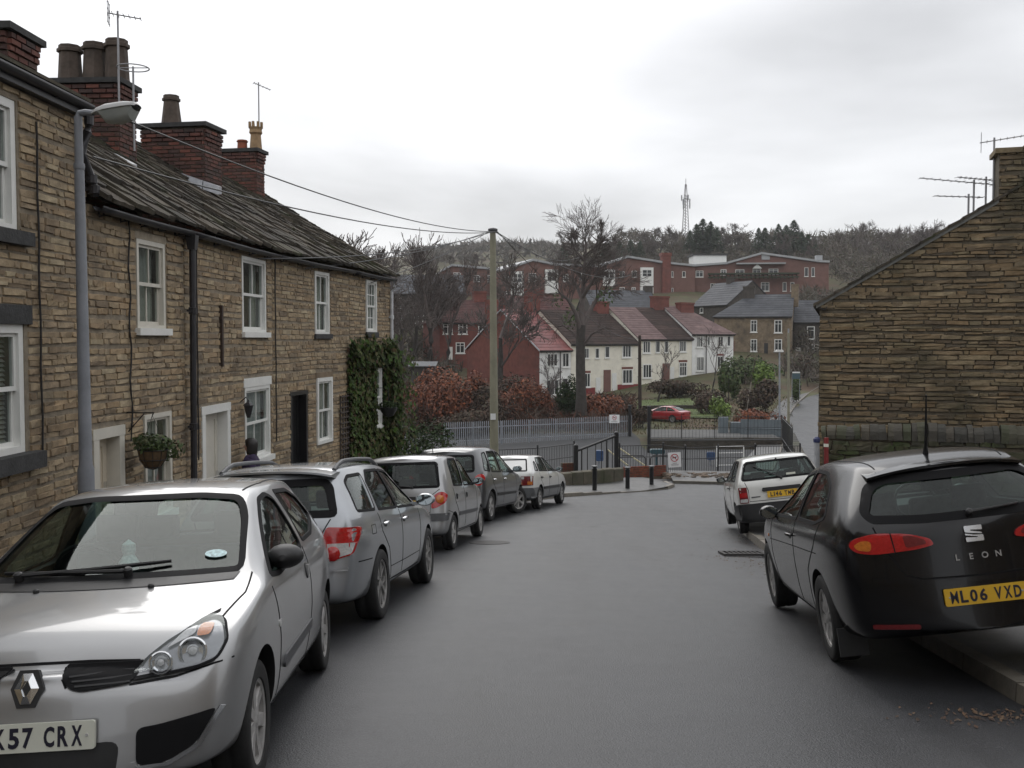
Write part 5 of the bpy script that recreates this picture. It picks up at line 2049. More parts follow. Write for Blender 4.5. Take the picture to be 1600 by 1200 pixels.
far_house('stone_row','dark stone row of cottages behind the bare trees on the left',(560,150),(727,152),530,459,9,3.0,M_FDSTONE,M_BSLATE,
          [((621,627,466,481),dict(cols=1)),((621,628,488,500),dict(cols=1)),((661,670,494,514),D(M_DARK,M_WHITE)),((676,682,476,488),dict(cols=1)),((676,682,494,506),dict(cols=1)),((703,711,465,477),dict(cols=1,transom=True)),((647,654,494,505),dict(cols=2))],
          chim=[(.3, .5, 1.2, .9, 1.2,M_FDSTONE,2),(.7,.5,1.2,.9,1.2,M_FDSTONE,2)],rows=9)
WS = dict(cols=2, transom=True)
far_house('stone_house','square stone house with slate roof and white windows right of the white houses',(1116,136),(1237,133),566,495.5,9,3.0,M_FSTONE,M_BSLATE,
          [((1173,1183,500,519),WS),((1210,1222,500,520),WS),((1173,1183,530,549),WS),((1210,1222,530,549),WS),((1194,1200,536,560),D(M_DARK)),((1140,1148,533,560),D(M_RBRICK2))],
          hip=(4.2,0),chim=[(.42,.45,1.5,.9,1.2,M_FDSTONE,3),(1.02,.5,.9,1.6,1.4,M_FSTONE,3)],rows=10)
far_house('stone_house','small stone house with two white windows beside the right gable',(1241,137),(1300,136),566,504,8,3.0,M_FDSTONE,M_BSLATE,
          [((1261,1273,510,530),dict(cols=1,transom=True)),((1261,1273,538,558),dict(cols=1,transom=True)),((1243,1251,543,562),D(M_WHITE))],rows=10)
far_house('stone_house','grey slate roofed house seen between the white houses and the brick blocks',(1082,160),(1137,152),500,479,9,3.6,M_FDSTONE,M_BSLATE,[((1094,1099,481,489),dict(cols=1))],chim=[(.4,.5,1.0,.8,.9,M_FDSTONE,2)],rows=10)
far_house('stone_house','long slate roofed house showing its roof above the half pink roof',(925,150),(1030,152),510,484,9,3.0,M_FDSTONE,M_BSLATE,[],chim=[(.98,.5,1.2,.9,.8,M_FDSTONE,2)],rows=10)
# == long brick blocks up the hill
GHO = 'long brick blocks up the hill'
def brick_block(label, px, Y0, Y1, depth, wins, yb, roofw=M_FLATROOF, extra=None):
 """px: the roof line from left to right, then the front goes straight down to yb"""
 n = len(px)
 xa, xb = px[0][0], px[-1][0]
 pa, pb = at(xa, yb, Y0), at(xb, yb, Y1)
 S = Seg(Vector((pa.x, pa.y, 0)), Vector((pb.x, pb.y, 0)))
 t = thing('brick_block',label,'building',T((pa.x + pb.x) / 2,(pa.y + pb.y) / 2,pa.z),GHO)
 pts = [S.loc(x, y) for x, y in px]
 w = MB([M_RBRICK2])
 zb = min(S.loc(xa, yb)[1], S.loc(xb, yb)[1]) - 3
 poly = [(0, zb), (S.len, zb)] + pts[::-1]
 w.prism(poly, -depth, 0, S.M)
 w.build('wall', t, None, local=False)
 r = MB([roofw])
 for (u0, z0), (u1, z1) in zip(pts[:-1], pts[1:]):
  r.hexa([S.at(u0 - .1,z0 + .05,.5),S.at(u1 + .1,z1 + .05,.5),S.at(u1 + .1,z1 + .05,-depth),S.at(u0 - .1,z0 + .05,-depth),
    S.at(u0 - .1,z0 + .45,.5),S.at(u1 + .1,z1 + .45,.5),S.at(u1 + .1,z1 + .45,-depth),S.at(u0 - .1,z0 + .45,-depth)])
 r.build('roof', t, None, local=False)
 for wv in wins:
  far_window(t, S, wv[0], **(wv[1] if len(wv) > 1 else dict(cols=2, transom=True)))
 return t, S
def white_bay(t, S, px, panes):
 a, b, c, d = S.rect(*px)
 m = MB([M_WHITE])
 bar(m, S.M, a, b, c, d, .0, .5)
 o = m.build('bay_window', t, None, local=False)
 for p in panes:
  a, b, c, d = S.rect(*p)
  for i in range(2):
   for j in range(2):
    k = MB([M_FPANE])
    bar(k,S.M,a + (b - a) * (i + .06) / 2,a + (b - a) * (i + .94) / 2,c + (d - c) * (j + .06) / 2,c + (d - c) * (j + .94) / 2,.5,.53)
    k.build('pane', o, None, local=False)
b1,sb1 = brick_block('leftmost brick block on the hill, with two tall white bays',[(786,424),(832,408),(866,415),(940,418)],198,204,22,
                      [((826,838,427,440),),((787,795,430,440),),((880,888,428,440),),((905,912,427,438),),((790,797,455,459),)],474)
white_bay(b1, sb1, (798, 817, 424, 462), [(801, 814, 428, 441)])
white_bay(b1, sb1, (851, 871, 421, 459), [(854, 868, 425, 439)])
b0,sb0 = brick_block('low brick block half hidden by the bare trees at the left of the hill',[(690,425),(706,416),(790,424)],204,206,20,[((708,720,426,436),),((740,750,430,440),),((762,770,430,440),)],470)
b2,sb2 = brick_block('middle brick block on the hill, with a tall chimney at its right',[(936,418),(980,403),(1036,412),(1086,417)],203,206,22,
                      [((968,976,424,433),),((987,995,423,433),),((1049,1052,424,433),dict(cols=1)),((1066,1071,424,433),dict(cols=1)),((968,976,449,458),),((987,993,449,458),),((1049,1052,450,459),dict(cols=1))],474)
white_bay(b2, sb2, (942, 960, 421, 447), [(945, 957, 425, 435)])
white_bay(b2, sb2, (1000, 1020, 418, 462), [(1003, 1017, 422, 432), (1003, 1017,449,459)])
k = MB([M_RBRICK])
a, b, c, d = sb2.rect(1034, 1047, 396, 470)
bar(k, sb2.M, a, b, c, d, -1.2, 0.6)
bar(k, sb2.M, a - .15, b + .15, d - .5, d + .1, -1.35, .75)
k.build('chimney', b2, None, local=False)
b3,sb3 = brick_block('rightmost and widest brick block on the hill, with a white pediment',[(1082,417),(1136,413),(1190,397.5),(1278,410),(1295,411)],207,204,26,
                      [((1087,1099,423,433),),((1126,1135,421,430),),((1110,1120,443,456),),((1137,1150,443,456),),((1159,1172,442,456),),((1189,1202,441,455),),((1223,1229,441,455),dict(cols=1)),((1235,1241,441,455),dict(cols=1)),
                       ((1149,1163,421,429),),((1176,1189,420,429),),((1201,1216,420,429),),((1257,1263,418,432),dict(cols=1)),((1268,1273,418,432),dict(cols=1))],474)
a, b, c, d = sb3.rect(1105, 1246, 429, 437)
k = MB([pmat('green_trellis', [(.035, .045, .025)], rough=.9, namt=.3)])
n = 22
for i in range(n):
 u = a + (b - a) * (i + .5) / n
 k.tube([sb3.at(u, c, 2.4), sb3.at(u, d, 1.2), sb3.at(u, d, 0)], .12, 4)
bar(k, sb3.M, a, b, d - .15, d + .15, 1.0, 2.6)
bar(k, sb3.M, a, b, c + .2, c + .45, 2.0, 2.3)
k.build('trellis_canopy', b3, None, local=False)
a, b, c, d = sb3.rect(1175, 1190, 413, 420)
k = MB([M_WHITE])
k.prism([(a, c), (b, c), ((a + b) / 2, d)], 0.1, 1.0, sb3.M)
k.build('pediment', b3, None, local=False)
a, b, c, d = sb3.rect(1150, 1226, 411.5, 413.5)
k = MB([M_FLATROOF])
bar(k, sb3.M, a, b, c, d, .0, 1.6)
k.build('canopy', b3, None, local=False)
wx = thing('plant_room','white box shaped plant room on the roof of the brick blocks','building',T(at(1110,416,212)))
k = MB([M_WHITE, M_GUT])
a0, a1 = at(1084, 417, 212), at(1135, 417, 212)
h = at(1084, 399, 212).z - a0.z
k.hexa([a0,a1,a1 + Vector((0,6,0)),a0 + Vector((0,6,0)),a0 + Z * h,a1 + Z * h,a1 + Vector((0,6,h)),a0 + Vector((0,6,h))])
k.build('walls', wx, None, local=False)
k = MB([M_GUT])
k.hexa([a0 + Vector((-.3,-.3,h)),a1 + Vector((.3,-.3,h)),a1 + Vector((.3,6.3,h)),a0 + Vector((-.3,6.3,h)),a0 + Vector((-.3,-.3,h + .35)),a1 + Vector((.3,-.3,h + .35)),a1 + Vector((.3,6.3,h + .35)),a0 + Vector((-.3,6.3,h + .35))])
k.build('roof', wx, None, local=False)
for (px_, py_, ln, hh, nm) in ((1195, 403, 1.6, 1.0,'roof_vent'),(1279,404,1.2,8,'flue')):
 q = at(px_, py_, 206)
 k = MB([M_FLATROOF])
 k.box(q - Z * (hh / 2 - .6), (ln, ln, hh))
 k.build(nm, b3, None, local=False)
mt = thing('radio_mast','lattice radio mast standing on the wooded ridge','mast',T(at(1071,365,330)))
M_MAST = pmat('mast_steel', [(.22, .21, .22)], rough=.6, metal=.3, namt=.1)
q0, q1 = at(1071, 368, 330), at(1069, 279, 330)
H_ = q1.z - q0.z
k = MB([M_MAST])
for i in range(3):
 a = 2 * PI * i / 3 + .3
 o = Vector((math.cos(a), math.sin(a), 0))
 k.tube([q0 + o * 1.3, q0 + o * .5 + Z * H_ * .72, q0 + o * .22 + Z * H_ * .9], .11, 4)
for j in range(14):
 zz = H_ * .72 * j / 14
 rr_ = 1.3 - .8 * j / 14
 for i in range(3):
  a, b = 2 * PI * i / 3 + .3, 2 * PI * (i + 1) / 3 + .3
  k.tube([q0 + Vector((math.cos(a) * rr_,math.sin(a) * rr_,zz)),q0 + Vector((math.cos(b) * (rr_ - .06),math.sin(b) * (rr_ - .06),zz + H_ * .05))],.06,3)
k.tube([q0 + Z * H_ * .85, q0 + Z * H_], .09, 4)
k.build('lattice', mt, None, local=False)
for j, zz in ((0, .60), (1, .66), (2, .52)):
 for i in range(3):
  a = 2 * PI * i / 3 + j
  k = MB([M_FLATROOF])
  k.box(q0 + Vector((math.cos(a) * 1.3, math.sin(a) * 1.3, H_ * zz)), (.35, .35, 1.7))
  k.tube([q0 + Z * H_ * zz,q0 + Vector((math.cos(a) * 1.3,math.sin(a) * 1.3,H_ * zz))],.06,3)
  k.build('aerial_panel', mt, None, local=False)
# == unseen houses added up the street behind the camera, for light and reflections
GB_ = 'unseen stone houses added up the street behind us'
for i,(x0,x1,y0,y1) in enumerate(((-12,-5.2,-9,3.9),(-12,-5.3,-24,-9.1),(-12,-5.4,-42,-24.1),(7.3,14,-7,5),(7.2,14,-22,-7.1),(7.2,14,-42,-22.1))):
 zg = road_z((y0 + y1) / 2)
 t = thing('stone_house','%s added unseen stone house on the %s side of the street behind us' % (('nearest','second','third')[i % 3],'left' if x1 < 0 else 'right'),'house',T((x0 + x1) / 2,(y0 + y1) / 2,zg),GB_)
 m = MB([M_STONE])
 m.box(((x0 + x1) / 2, (y0 + y1) / 2, zg + 2.3), (x1 - x0, y1 - y0, 8.4))
 m.build('wall', t, None, local=False)
 m = MB([M_SLATE])
 xm = (x0 + x1) / 2
 m.prism([(x0 - .25,0),(x1 + .25,0),(xm,2.4)],0,y1 - y0 - .02,Matrix(((1,0,0,0),(0,0,-1,y1 - .01),(0,1,0,zg + 6.51),(0,0,0,1))))
 m.build('roof', t, None, local=False)
 xf, sg = (x1, 1) if x1 < 0 else (x0, -1)
 n = int((y1 - y0) / 3.2)
 for k in range(n):
  yy = y0 + (k + .5) * (y1 - y0) / n
  for zz in (1.5, 4.3):
   m = MB([M_WHITE, M_FPANE])
   m.box((xf + sg * .02, yy, zg + zz + .2), (.10, 1.0, 1.5), None, 0)
   m.box((xf + sg * .06, yy, zg + zz + .2), (.05, .8, 1.3), None, 1)
   m.build('window', t, None, local=False)
# == trees and bushes
M_BARK = pmat('dark_bark',[(0.0494,0.0429,0.0377)],rough=.95,nscale=3,namt=.4,bump=.6,bscale=14)
M_TWIG = pmat('grey_twigs',[(0.109,0.0914,0.0827),(0.0899,0.0725,0.0667),(0.131,0.11,0.102)],rough=.95,nscale=2,namt=.25)
M_TWIGB = pmat('brown_twigs',[(.085,.060,.048),(.066,.05,.042),(.10,.074,.056)],rough=.95,nscale=2,namt=.25)
M_IVY = pmat('ivy_leaves',[(.034,.068,.014),(.055,.10,.020),(.065,.06,.022),(.024,.045,.012),(.085,.11,.035),(.085,.05,.030)],rough=.75,spec=.2,nscale=3,namt=.3)
M_HEDGE = pmat('hedge_leaves',[(.022,.042,.014),(.035,.058,.020),(.016,.03,.012),(.045,.052,.022)],rough=.8,spec=.15,nscale=2,namt=.3)
M_RUST = pmat('rusty_beech_leaves',[(.20,.060,.026),(.145,.045,.024),(.25,.085,.036),(.09,.038,.025),(.13,.055,.032)],rough=.8,nscale=1.2,namt=.35)
M_DUSK = pmat('dull_brown_leaves',[(.070,.045,.032),(.055,.04,.03),(.085,.052,.034),(.045,.045,.025)],rough=.9,nscale=1.2,namt=.35)
M_GREENB = pmat('bright_green_leaves',[(.10,.17,.02),(.14,.21,.03),(.075,.125,.02)],rough=.6,nscale=1.5,namt=.3)
M_MIDG = pmat('mid_green_leaves',[(.055,.095,.024),(.075,.11,.03),(.04,.068,.02),(.08,.08,.032)],rough=.7,nscale=1.5,namt=.35)
M_CONIF = pmat('conifer_needles',[(.020,.042,.018),(.030,.054,.022),(.013,.028,.014)],rough=.9,nscale=.5,namt=.35)
M_WOODS = pmat('winter_wood',[(0.11,0.0935,0.0792),(0.0825,0.0682,0.055),(0.132,0.116,0.101),(0.066,0.0682,0.044),(0.099,0.0748,0.0572)],rough=.95,nscale=.12,namt=.4)
M_DRYG = pmat('dry_grass', [(.21, .155, .075), (.16, .12,.06)],rough=.95,nscale=2,namt=.3)
def branches(seed,height,r0,spread=.55,levels=5,fork=.36,upright=.35,tw=.010,kids=(3,4),leader=True,lenf=.66,droop=0.0):
 """polylines (points, radii) of a bare tree"""
 rr = random.Random(seed)
 out = []
 def grow(p, d, ln, r, lv):
  n = 4 if lv < 3 else 3
  pts, rad = [p], [r]
  q, dd = p, d
  for i in range(n):
   k = .16 + .05 * lv
   dd = (dd + Vector((rr.uniform(-k,k),rr.uniform(-k,k),rr.uniform(-k * .5,k * .7) + upright * .16 - droop * .06 * lv))).normalized()
   q = q + dd * (ln / n)
   pts.append(q)
   rad.append(max(tw, r * (1 - .42 * (i + 1) / n)))
  out.append((pts, rad, lv))
  if lv >= levels:
   return
  nk = rr.randint(*kids) + (1 if lv >= 2 else 0)
  for k in range(nk):
   t = rr.uniform(.35, 1.0) if k else 1.0
   f = t * n
   i = min(n - 1, int(f))
   b = pts[i].lerp(pts[i + 1], f - i)
   a = rr.uniform(0, 2 * PI)
   tilt = spread * rr.uniform(.6, 1.35) * (0.55 if k == 0 else 1)
   u = dd.orthogonal().normalized()
   u = Matrix.Rotation(a, 3, dd) @ u
   nd = (dd * math.cos(tilt) + u * math.sin(tilt)).normalized()
   grow(b,nd,ln * lenf * rr.uniform(.75,1.2),max(tw,rad[i] * (.72 if k == 0 else rr.uniform(.42,.6))),lv + 1)
 grow(Vector((0,0,0)),Vector((rr.uniform(-.03,.03),rr.uniform(-.03,.03),1)),height * fork,r0,0)
 return out
def tree_meshes(br, name):
 tr, cr = MB([M_BARK]), MB([M_TWIG])
 for pts, rad, lv in br:
  if lv == 0:
   rad = list(rad)
   rad[0] *= 1.35
   tr.tube(pts, rad, 9, cap=False)
  else:
   cr.tube(pts, rad, 6 if lv < 3 else 3, cap=False)
 return tr, cr
def bare_tree(name, label, p, seed, height, r0, group=None, mats=None, **k):
 t = thing(name, label, 'tree', T(p), group)
 tr, cr = tree_meshes(branches(seed, height, r0, **k), name)
 if mats:
  tr.mats, cr.mats = [mats[0]], [mats[1]]
 tr.build('trunk', t, None, smooth=True, sharp=60)
 cr.build('crown', t, None, smooth=True, sharp=60)
 return t
def leaf_cloud(blobs, n, size, seed, flat=.0, up=.3, keep=None):
 """leaf-sized faces spread through a set of ellipsoids (centre, radii)"""
 rr = random.Random(seed)
 v, f = [], []
 wts = [b[1][0] * b[1][1] + b[1][0] * b[1][2] + b[1][1] * b[1][2] for b in blobs]
 for _ in range(n):
  c, r = rr.choices(blobs, wts)[0]
  while True:
   d = Vector((rr.gauss(0, 1), rr.gauss(0, 1), rr.gauss(0, 1)))
   if d.length > .1:
    break
  d.normalize()
  k = (.55 + .45 * rr.random() ** .5) * rr.uniform(.9, 1.1)
  p = Vector((c[0] + d.x * r[0] * k, c[1] + d.y * r[1] * k, c[2] + d.z * r[2] * k))
  if keep and not keep(p):
   continue
  nrm = (d + Vector((rr.uniform(-.8,.8),rr.uniform(-.8,.8),rr.uniform(-.5,.8)))).normalized()
  a = nrm.orthogonal().normalized()
  a = Matrix.Rotation(rr.uniform(0, 6.28), 3, nrm) @ a
  b = nrm.cross(a)
  s = size * rr.uniform(.6, 1.4)
  i = len(v)
  v += [tuple(p - a * s), tuple(p + b * s * .55), tuple(p + a * s),tuple(p - b * s * .55)]
  f.append((i, i + 1, i + 2, i + 3))
 return v, f
def cloud_mesh(name, v, f, mat):
 m = MB([mat])
 m.v, m.f, m.m = v, f, [0] * len(f)
 return m.mesh(name)
def bush(name, label, p, blobs, n, size, mat, seed, group=None, stems=5, cat='bush'):
 t = thing(name, label, cat, T(p), group)
 v, f = leaf_cloud(blobs, n, size, seed)
 link('foliage', cloud_mesh('foliage', v, f, mat), t)
 rr = random.Random(seed)
 m = MB([M_BARK])
 for i in range(stems):
  c, r = blobs[i % len(blobs)]
  e = Vector((c[0] + rr.uniform(-.6,.6) * r[0],c[1] + rr.uniform(-.6,.6) * r[1],c[2] + r[2] * rr.uniform(.2,.9)))
  s = Vector((c[0] * .5 + rr.uniform(-.2, .2), c[1] * .5 + rr.uniform(-.2, .2), -.1))
  m.tube([s,s.lerp(e,.5) + Vector((rr.uniform(-.2,.2),rr.uniform(-.2,.2),0)),e],[.05 * size * 6,.035 * size * 6,.01],5)
 m.build('stems', t, smooth=True)
 return t
# == ivy over the end cottage
rr = random.Random(3)
iv, jf = [], []
uw0, uw1 = S2.loc(543, 600)[0], S2.len
zt0, zb0 = S2.loc(560, 541)[1], road_z(24) + .1
hw = dL
n = 0
while n < 14000:
 u = rr.uniform(uw0 - .1, uw1 + 1.0)
 z = rr.uniform(zb0, zt0 + .25)
 top_ = zt0 + .12 * math.sin(u * 5) + .1 * math.sin(u * 13)
 if z > top_ and rr.random() < .93:
  continue
 if u < uw0 + .25 + .15 * math.sin(z * 4) and z < zt0 - 1.2 and rr.random() < .45:
  continue
 if u > uw1 and z > zt0 - .35 * (u - uw1) + .1 * math.sin(u * 9):
  continue
 if hw[0] - .02 < u < hw[1] + .02 and hw[2] - .05 < z < hw[3] + .04:
  continue
 th = .34 if u < uw1 else .6
 d = .02 + th * (rr.random() ** .6) * (.6 + .4 * math.sin(u * 6.1 + z * 4.3 + math.sin(z * 9)) ** 2) * (1 if u > hw[1] + .25 or z > hw[3] + .1 else .40)
 if u > uw1:
  d = rr.uniform(-1.3, .45)
 nrm = (Vector((rr.uniform(-.7, .7), rr.uniform(-.3, .9), 1)))
 nrm = (S2.u * nrm.x + Z * nrm.y + S2.n * nrm.z).normalized()
 p = S2.at(u, z, d)
 a = nrm.orthogonal().normalized()
 a = Matrix.Rotation(rr.uniform(0, 6.28), 3, nrm) @ a
 b = nrm.cross(a)
 s = rr.uniform(.04, .08)
 i = len(iv)
 iv += [tuple(p - a * s),tuple(p + b * s * .8 - a * s * .1),tuple(p + a * s),tuple(p - b * s * .8 - a * s * .1)]
 jf.append((i, i + 1, i + 2, i + 3))
 n += 1
ivy = thing('ivy','dark ivy climbing the end cottage round its lower window','ivy',T(S2.at(uw1 - .8,zb0,.2)))
link('foliage', cloud_mesh('foliage', iv, jf, M_IVY), ivy, None, False)
sm = MB([M_BARK])
for i in range(9):
 u = uw0 + .2 + (uw1 - uw0 - .2) * i / 8
 pts = [S2.at(u + .12 * math.sin(k * 1.3 + i),zb0 + (zt0 - zb0) * k / 9,.03) for k in range(10)]
 if not (hw[0] - .1 < u < hw[1] + .1):
  sm.tube(pts, [.03 - .002 * k for k in range(10)], 5)
sm.build('stems', ivy, None, local=False, smooth=True)
q = at(664, 716, 28.5)
bush('hedge','dense dark green hedge beyond the ivy',Vector((q.x,q.y,road_z(28.5))),[((-.55,0,1.25),(.75,1.2,1.2)),((.25,.2,1.2),(.7,1.3,1.15)),((-1.3,.3,1.3),(.7,1.2,1.2)),((-.2,0,.5),(.9,1.2,.6))],8200,.05,M_HEDGE,5,cat='hedge')
q = at(735, 700, 40.6)
bush('small_shrub','small dark shrub growing through the left railings',Vector((q.x,q.y,hz(q.x,41))),[((0,0,.8),(.55,.4,.75))],420,.06,M_HEDGE,6)
GB = 'russet and brown bushes above the palisade fence'
specs = [  # label, px, py of the foot, Y, half width px, top py, mat, n
 ('russet beech bush, leftmost, beside the ivy', 655, 668, 80, 34, 600, M_RUST, 1500),
 ('bright russet beech bush left of the pole', 700, 668, 77, 42, 577, M_RUST, 2600),
 ('dull brown bush just left of the pole', 748, 664, 79, 34, 590, M_DUSK, 1500),
 ('russet beech bush at the foot of the brick gable', 808, 660, 80, 44, 590, M_RUST,2200),
 ('low dull brown shrub in front of the brick gable', 775, 662, 76, 30, 612, M_DUSK, 900),
 ('low rusty shrub right of the big tree', 945, 652, 81, 44, 612, M_RUST, 1500),
 ('dark green holly below the white house', 885, 652, 84, 20, 585, M_HEDGE, 1100),
 ('rusty scrub behind the left part of the palisade', 730, 668, 74, 60, 640, M_DUSK,1200),
 ('big russet beech bush behind, between the pole and the ivy',680,640,88,46,570,M_RUST,2200),
 ('russet bush right against the pole at its left', 745, 660, 82, 30, 575, M_RUST, 1400),
 ('russet bush hiding the foot of the brick gable corner', 842,656,82,26,600,M_RUST,1100),
 ('dusky bush filling the gap under the brick gable', 800, 640, 90, 46, 585, M_DUSK,1700),
 ('brown scrub beside the red car', 995, 655, 80, 24, 632, M_DUSK, 700)]
for i, (lab, px, py, Y, hw_, tp, mt, n) in enumerate(specs):
 a, b = at(px, py, Y), at(px, tp, Y)
 w = hw_ / 1600 * Y
 h = (b.z - hz(a.x, Y)) * .98
 rr = random.Random(40 + i)
 blobs = [((rr.uniform(-.55,.55) * w,rr.uniform(-.5,.5) * w * .6,h * rr.uniform(.35,.68)),(w * rr.uniform(.38,.6),w * rr.uniform(.35,.5),h * rr.uniform(.26,.40))) for _ in range(7)]
 bush('beech_bush' if mt is M_RUST else 'scrub_bush',lab,Vector((a.x,Y,hz(a.x,Y))),blobs,int(n * 1.5),.13,mt,50 + i,GB,7)
GG = 'garden shrubs below the white houses'
specs = [
 ('mid green bush at the right end of the white houses',1140,618,100,17,562,M_MIDG,1300,.16),
 ('bright yellow green bush behind the pale post', 1198,602,100,24,562,M_GREENB,1500,.15),
 ('dark green hedge running along the stone house garden',1180,580,112,52,555,M_MIDG,2200,.17),
 ('bright green low shrub in the lower garden', 1125, 645, 84, 20, 618, M_GREENB,600,.13),
 ('brown hedge in front of the cream house', 1060, 618, 103, 52, 592, M_DUSK, 2000, .15),
 ('dull brown garden bush left of the lamp posts', 1185, 645, 92, 36,592,M_DUSK,1700,.15),
 ('russet scrub by the upper fence', 1180, 662, 78, 42, 640, M_RUST, 900, .13),
 ('purple brown bush below the small stone house', 1252, 588, 118, 26,556,M_DUSK,900,.16),
 ('dark bush beside the street name sign', 1243, 625, 100, 10, 590, M_MIDG, 700, .14),
 ('thick brown hedge behind the garden path', 1120, 632, 90, 40, 606, M_DUSK, 1300, .14),
 ('dark evergreen in front of the brick blocks', 1162, 480, 170, 24, 455,M_HEDGE,900,.25)]
for i, (lab, px, py, Y, hw_, tp, mt, n, sz) in enumerate(specs):
 a, b = at(px, py, Y), at(px, tp, Y)
 zg = min(hz(a.x, Y), a.z)
 w = hw_ / 1600 * Y
 h = b.z - zg
 rr = random.Random(140 + i)
 blobs = [((rr.uniform(-.6,.6) * w,rr.uniform(-.5,.5) * w * .5,h * rr.uniform(.35,.68)),(w * rr.uniform(.35,.6),w * rr.uniform(.3,.5),h * rr.uniform(.28,.42))) for _ in range(7)]
 bush('garden_bush', lab, Vector((a.x, Y, zg)), blobs, int(n * 1.3), sz, mt, 150 + i,GG,5)
q = at(1165, 650, 86)
bare_tree('thin_tree','thin pale stemmed young tree in the garden left of the lamp posts',Vector((q.x,86,hz(q.x,86))),61,5.2,.07,fork=.62,levels=3,spread=.4,kids=(2,3),tw=.012,
          mats=(pmat('pale_bark', [(.22, .19, .16)], rough=.9, namt=.3), M_TWIGB))
q = at(1028, 610, 100)
bare_tree('thin_tree','small bare tree before the cream house window',Vector((q.x,100,hz(q.x,100))),62,6.5,.10,levels=4,spread=.5,kids=(3,3),tw=.016)
q = at(1113, 605, 106)
bare_tree('thin_tree','small bare tree before the white end house',Vector((q.x,106,hz(q.x,106))),63,7.0,.10,levels=4,spread=.55,kids=(3,3),tw=.016)
q = at(856, 640, 98)
bare_tree('thin_tree','small bare tree spreading over the white house by the gable',Vector((q.x,98,hz(q.x,98))),64,8.0,.12,levels=4,spread=.6,kids=(3,4),tw=.016,fork=.28)
# == the big bare tree
q = at(908, 655, 80)
zb_ = hz(q.x, 80)
H_ = at(908, 322, 80).z - zb_
bt = thing('bare_tree','tallest bare tree, dark forked trunk rising before the cream houses','tree',T(q.x,80,zb_))
limbs = []
rr = random.Random(9)
def limb(pts, r0, r1, seed, sub=5, lv=3, ln=2.6):
 """a main limb through picture points, with side branches grown from it"""
 P = [at(x, y + max(0, 470 - y) * .25, 80 + dy) - Vector((q.x, 80,zb_)) for x,y,dy in pts]
 n = len(P)
 rad = [(r0 + (r1 - r0) * i / (n - 1)) * .85 for i in range(n)]
 out = [(P, rad, 1)]
 r_ = random.Random(seed)
 for k in range(sub * 2):
  f = r_.uniform(.30, 1.0) * (n - 1)
  i = min(n - 2, int(f))
  b = P[i].lerp(P[i + 1], f - i)
  d = (P[i + 1] - P[i]).normalized()
  u = Matrix.Rotation(r_.uniform(0, 6.28), 3, d) @ d.orthogonal().normalized()
  nd = (d * .75 + u * .75 + Z * .15).normalized()
  br = branches(r_.randint(0,9999),ln * r_.uniform(.85,1.7),max(.022,rad[i] * .34),spread=.55,levels=lv,fork=.42,upright=.3,tw=.011,kids=(3,4),lenf=.72)
  rot = Vector((0, 0, 1)).rotation_difference(nd).to_matrix()
  for pts2, rd, l2 in br:
   out.append(([b + rot @ p_ for p_ in pts2], rd, l2 + 2))
 return out
trunk = [at(x,y,80) - Vector((q.x,80,zb_)) for x,y in ((908,660),(908,620),(907,575),(907,535),(908,508))]
tb_ = MB([M_BARK])
tb_.tube(trunk, [.55, .42, .38, .37, .36], 10, cap=False)
tb_.build('trunk', bt, None, smooth=True, sharp=60)
cr = MB([M_TWIG])
allb = []
allb += limb([(908,512,0),(909,480,0),(911,450,.3),(912,415,.2),(914,385,0),(916,352,0),(913,338,0)],.30,.05,1,13,3,2.4)
allb += limb([(908,520,0),(900,490,-.6),(888,468,-1),(876,455,-1.5),(868,440,-2)],.24,.05,2,6,3,1.9)
allb += limb([(908,515,0),(922,485,.8),(934,462,1.2),(950,447,1.5),(964,436,1.8)],.26,.06,3,7,3,2.0)
allb += limb([(910, 470, 0), (903, 445, 1), (896, 425,1.6),(892,405,2)],.18,.05,4,7,3,1.7)
allb += limb([(911, 462,0),(922,438,-.8),(932,415,-1.2),(936,392,-1.4)],.18,.05,5,6,3,1.7)
allb += limb([(908, 540, 0), (896, 520, .6), (880,508,1),(868,512,1.4)],.14,.04,6,4,2,1.5)
allb += limb([(908, 545, 0), (924,522,-.6),(944,512,-1),(960,514,-1.2)],.14,.04,7,4,2,1.5)
allb += limb([(914, 385, 0), (902, 368, .5), (893, 356,.8),(888,345,1)],.11,.03,8,6,3,1.3)
allb += limb([(915, 375, 0), (928, 360,-.5),(938,350,-.8),(943,342,-1)],.11,.03,9,6,3,1.3)
for pts, rad, lv in allb:
 cr.tube(pts, rad, 7 if lv <= 1 else (4 if lv < 4 else 3), cap=False)
cr.build('crown', bt, None, smooth=True, sharp=60)
iv2 = []
v,f = leaf_cloud([((-.8,0,H_ * .50),(.7,.5,1.0)),((1.9,.6,H_ * .60),(.8,.5,.9)),((-1.9,-1,H_ * .575),(.5,.4,.6))],260,.12,77)
link('ivy_clump', cloud_mesh('ivy_clump', v, f, M_MIDG), bt)
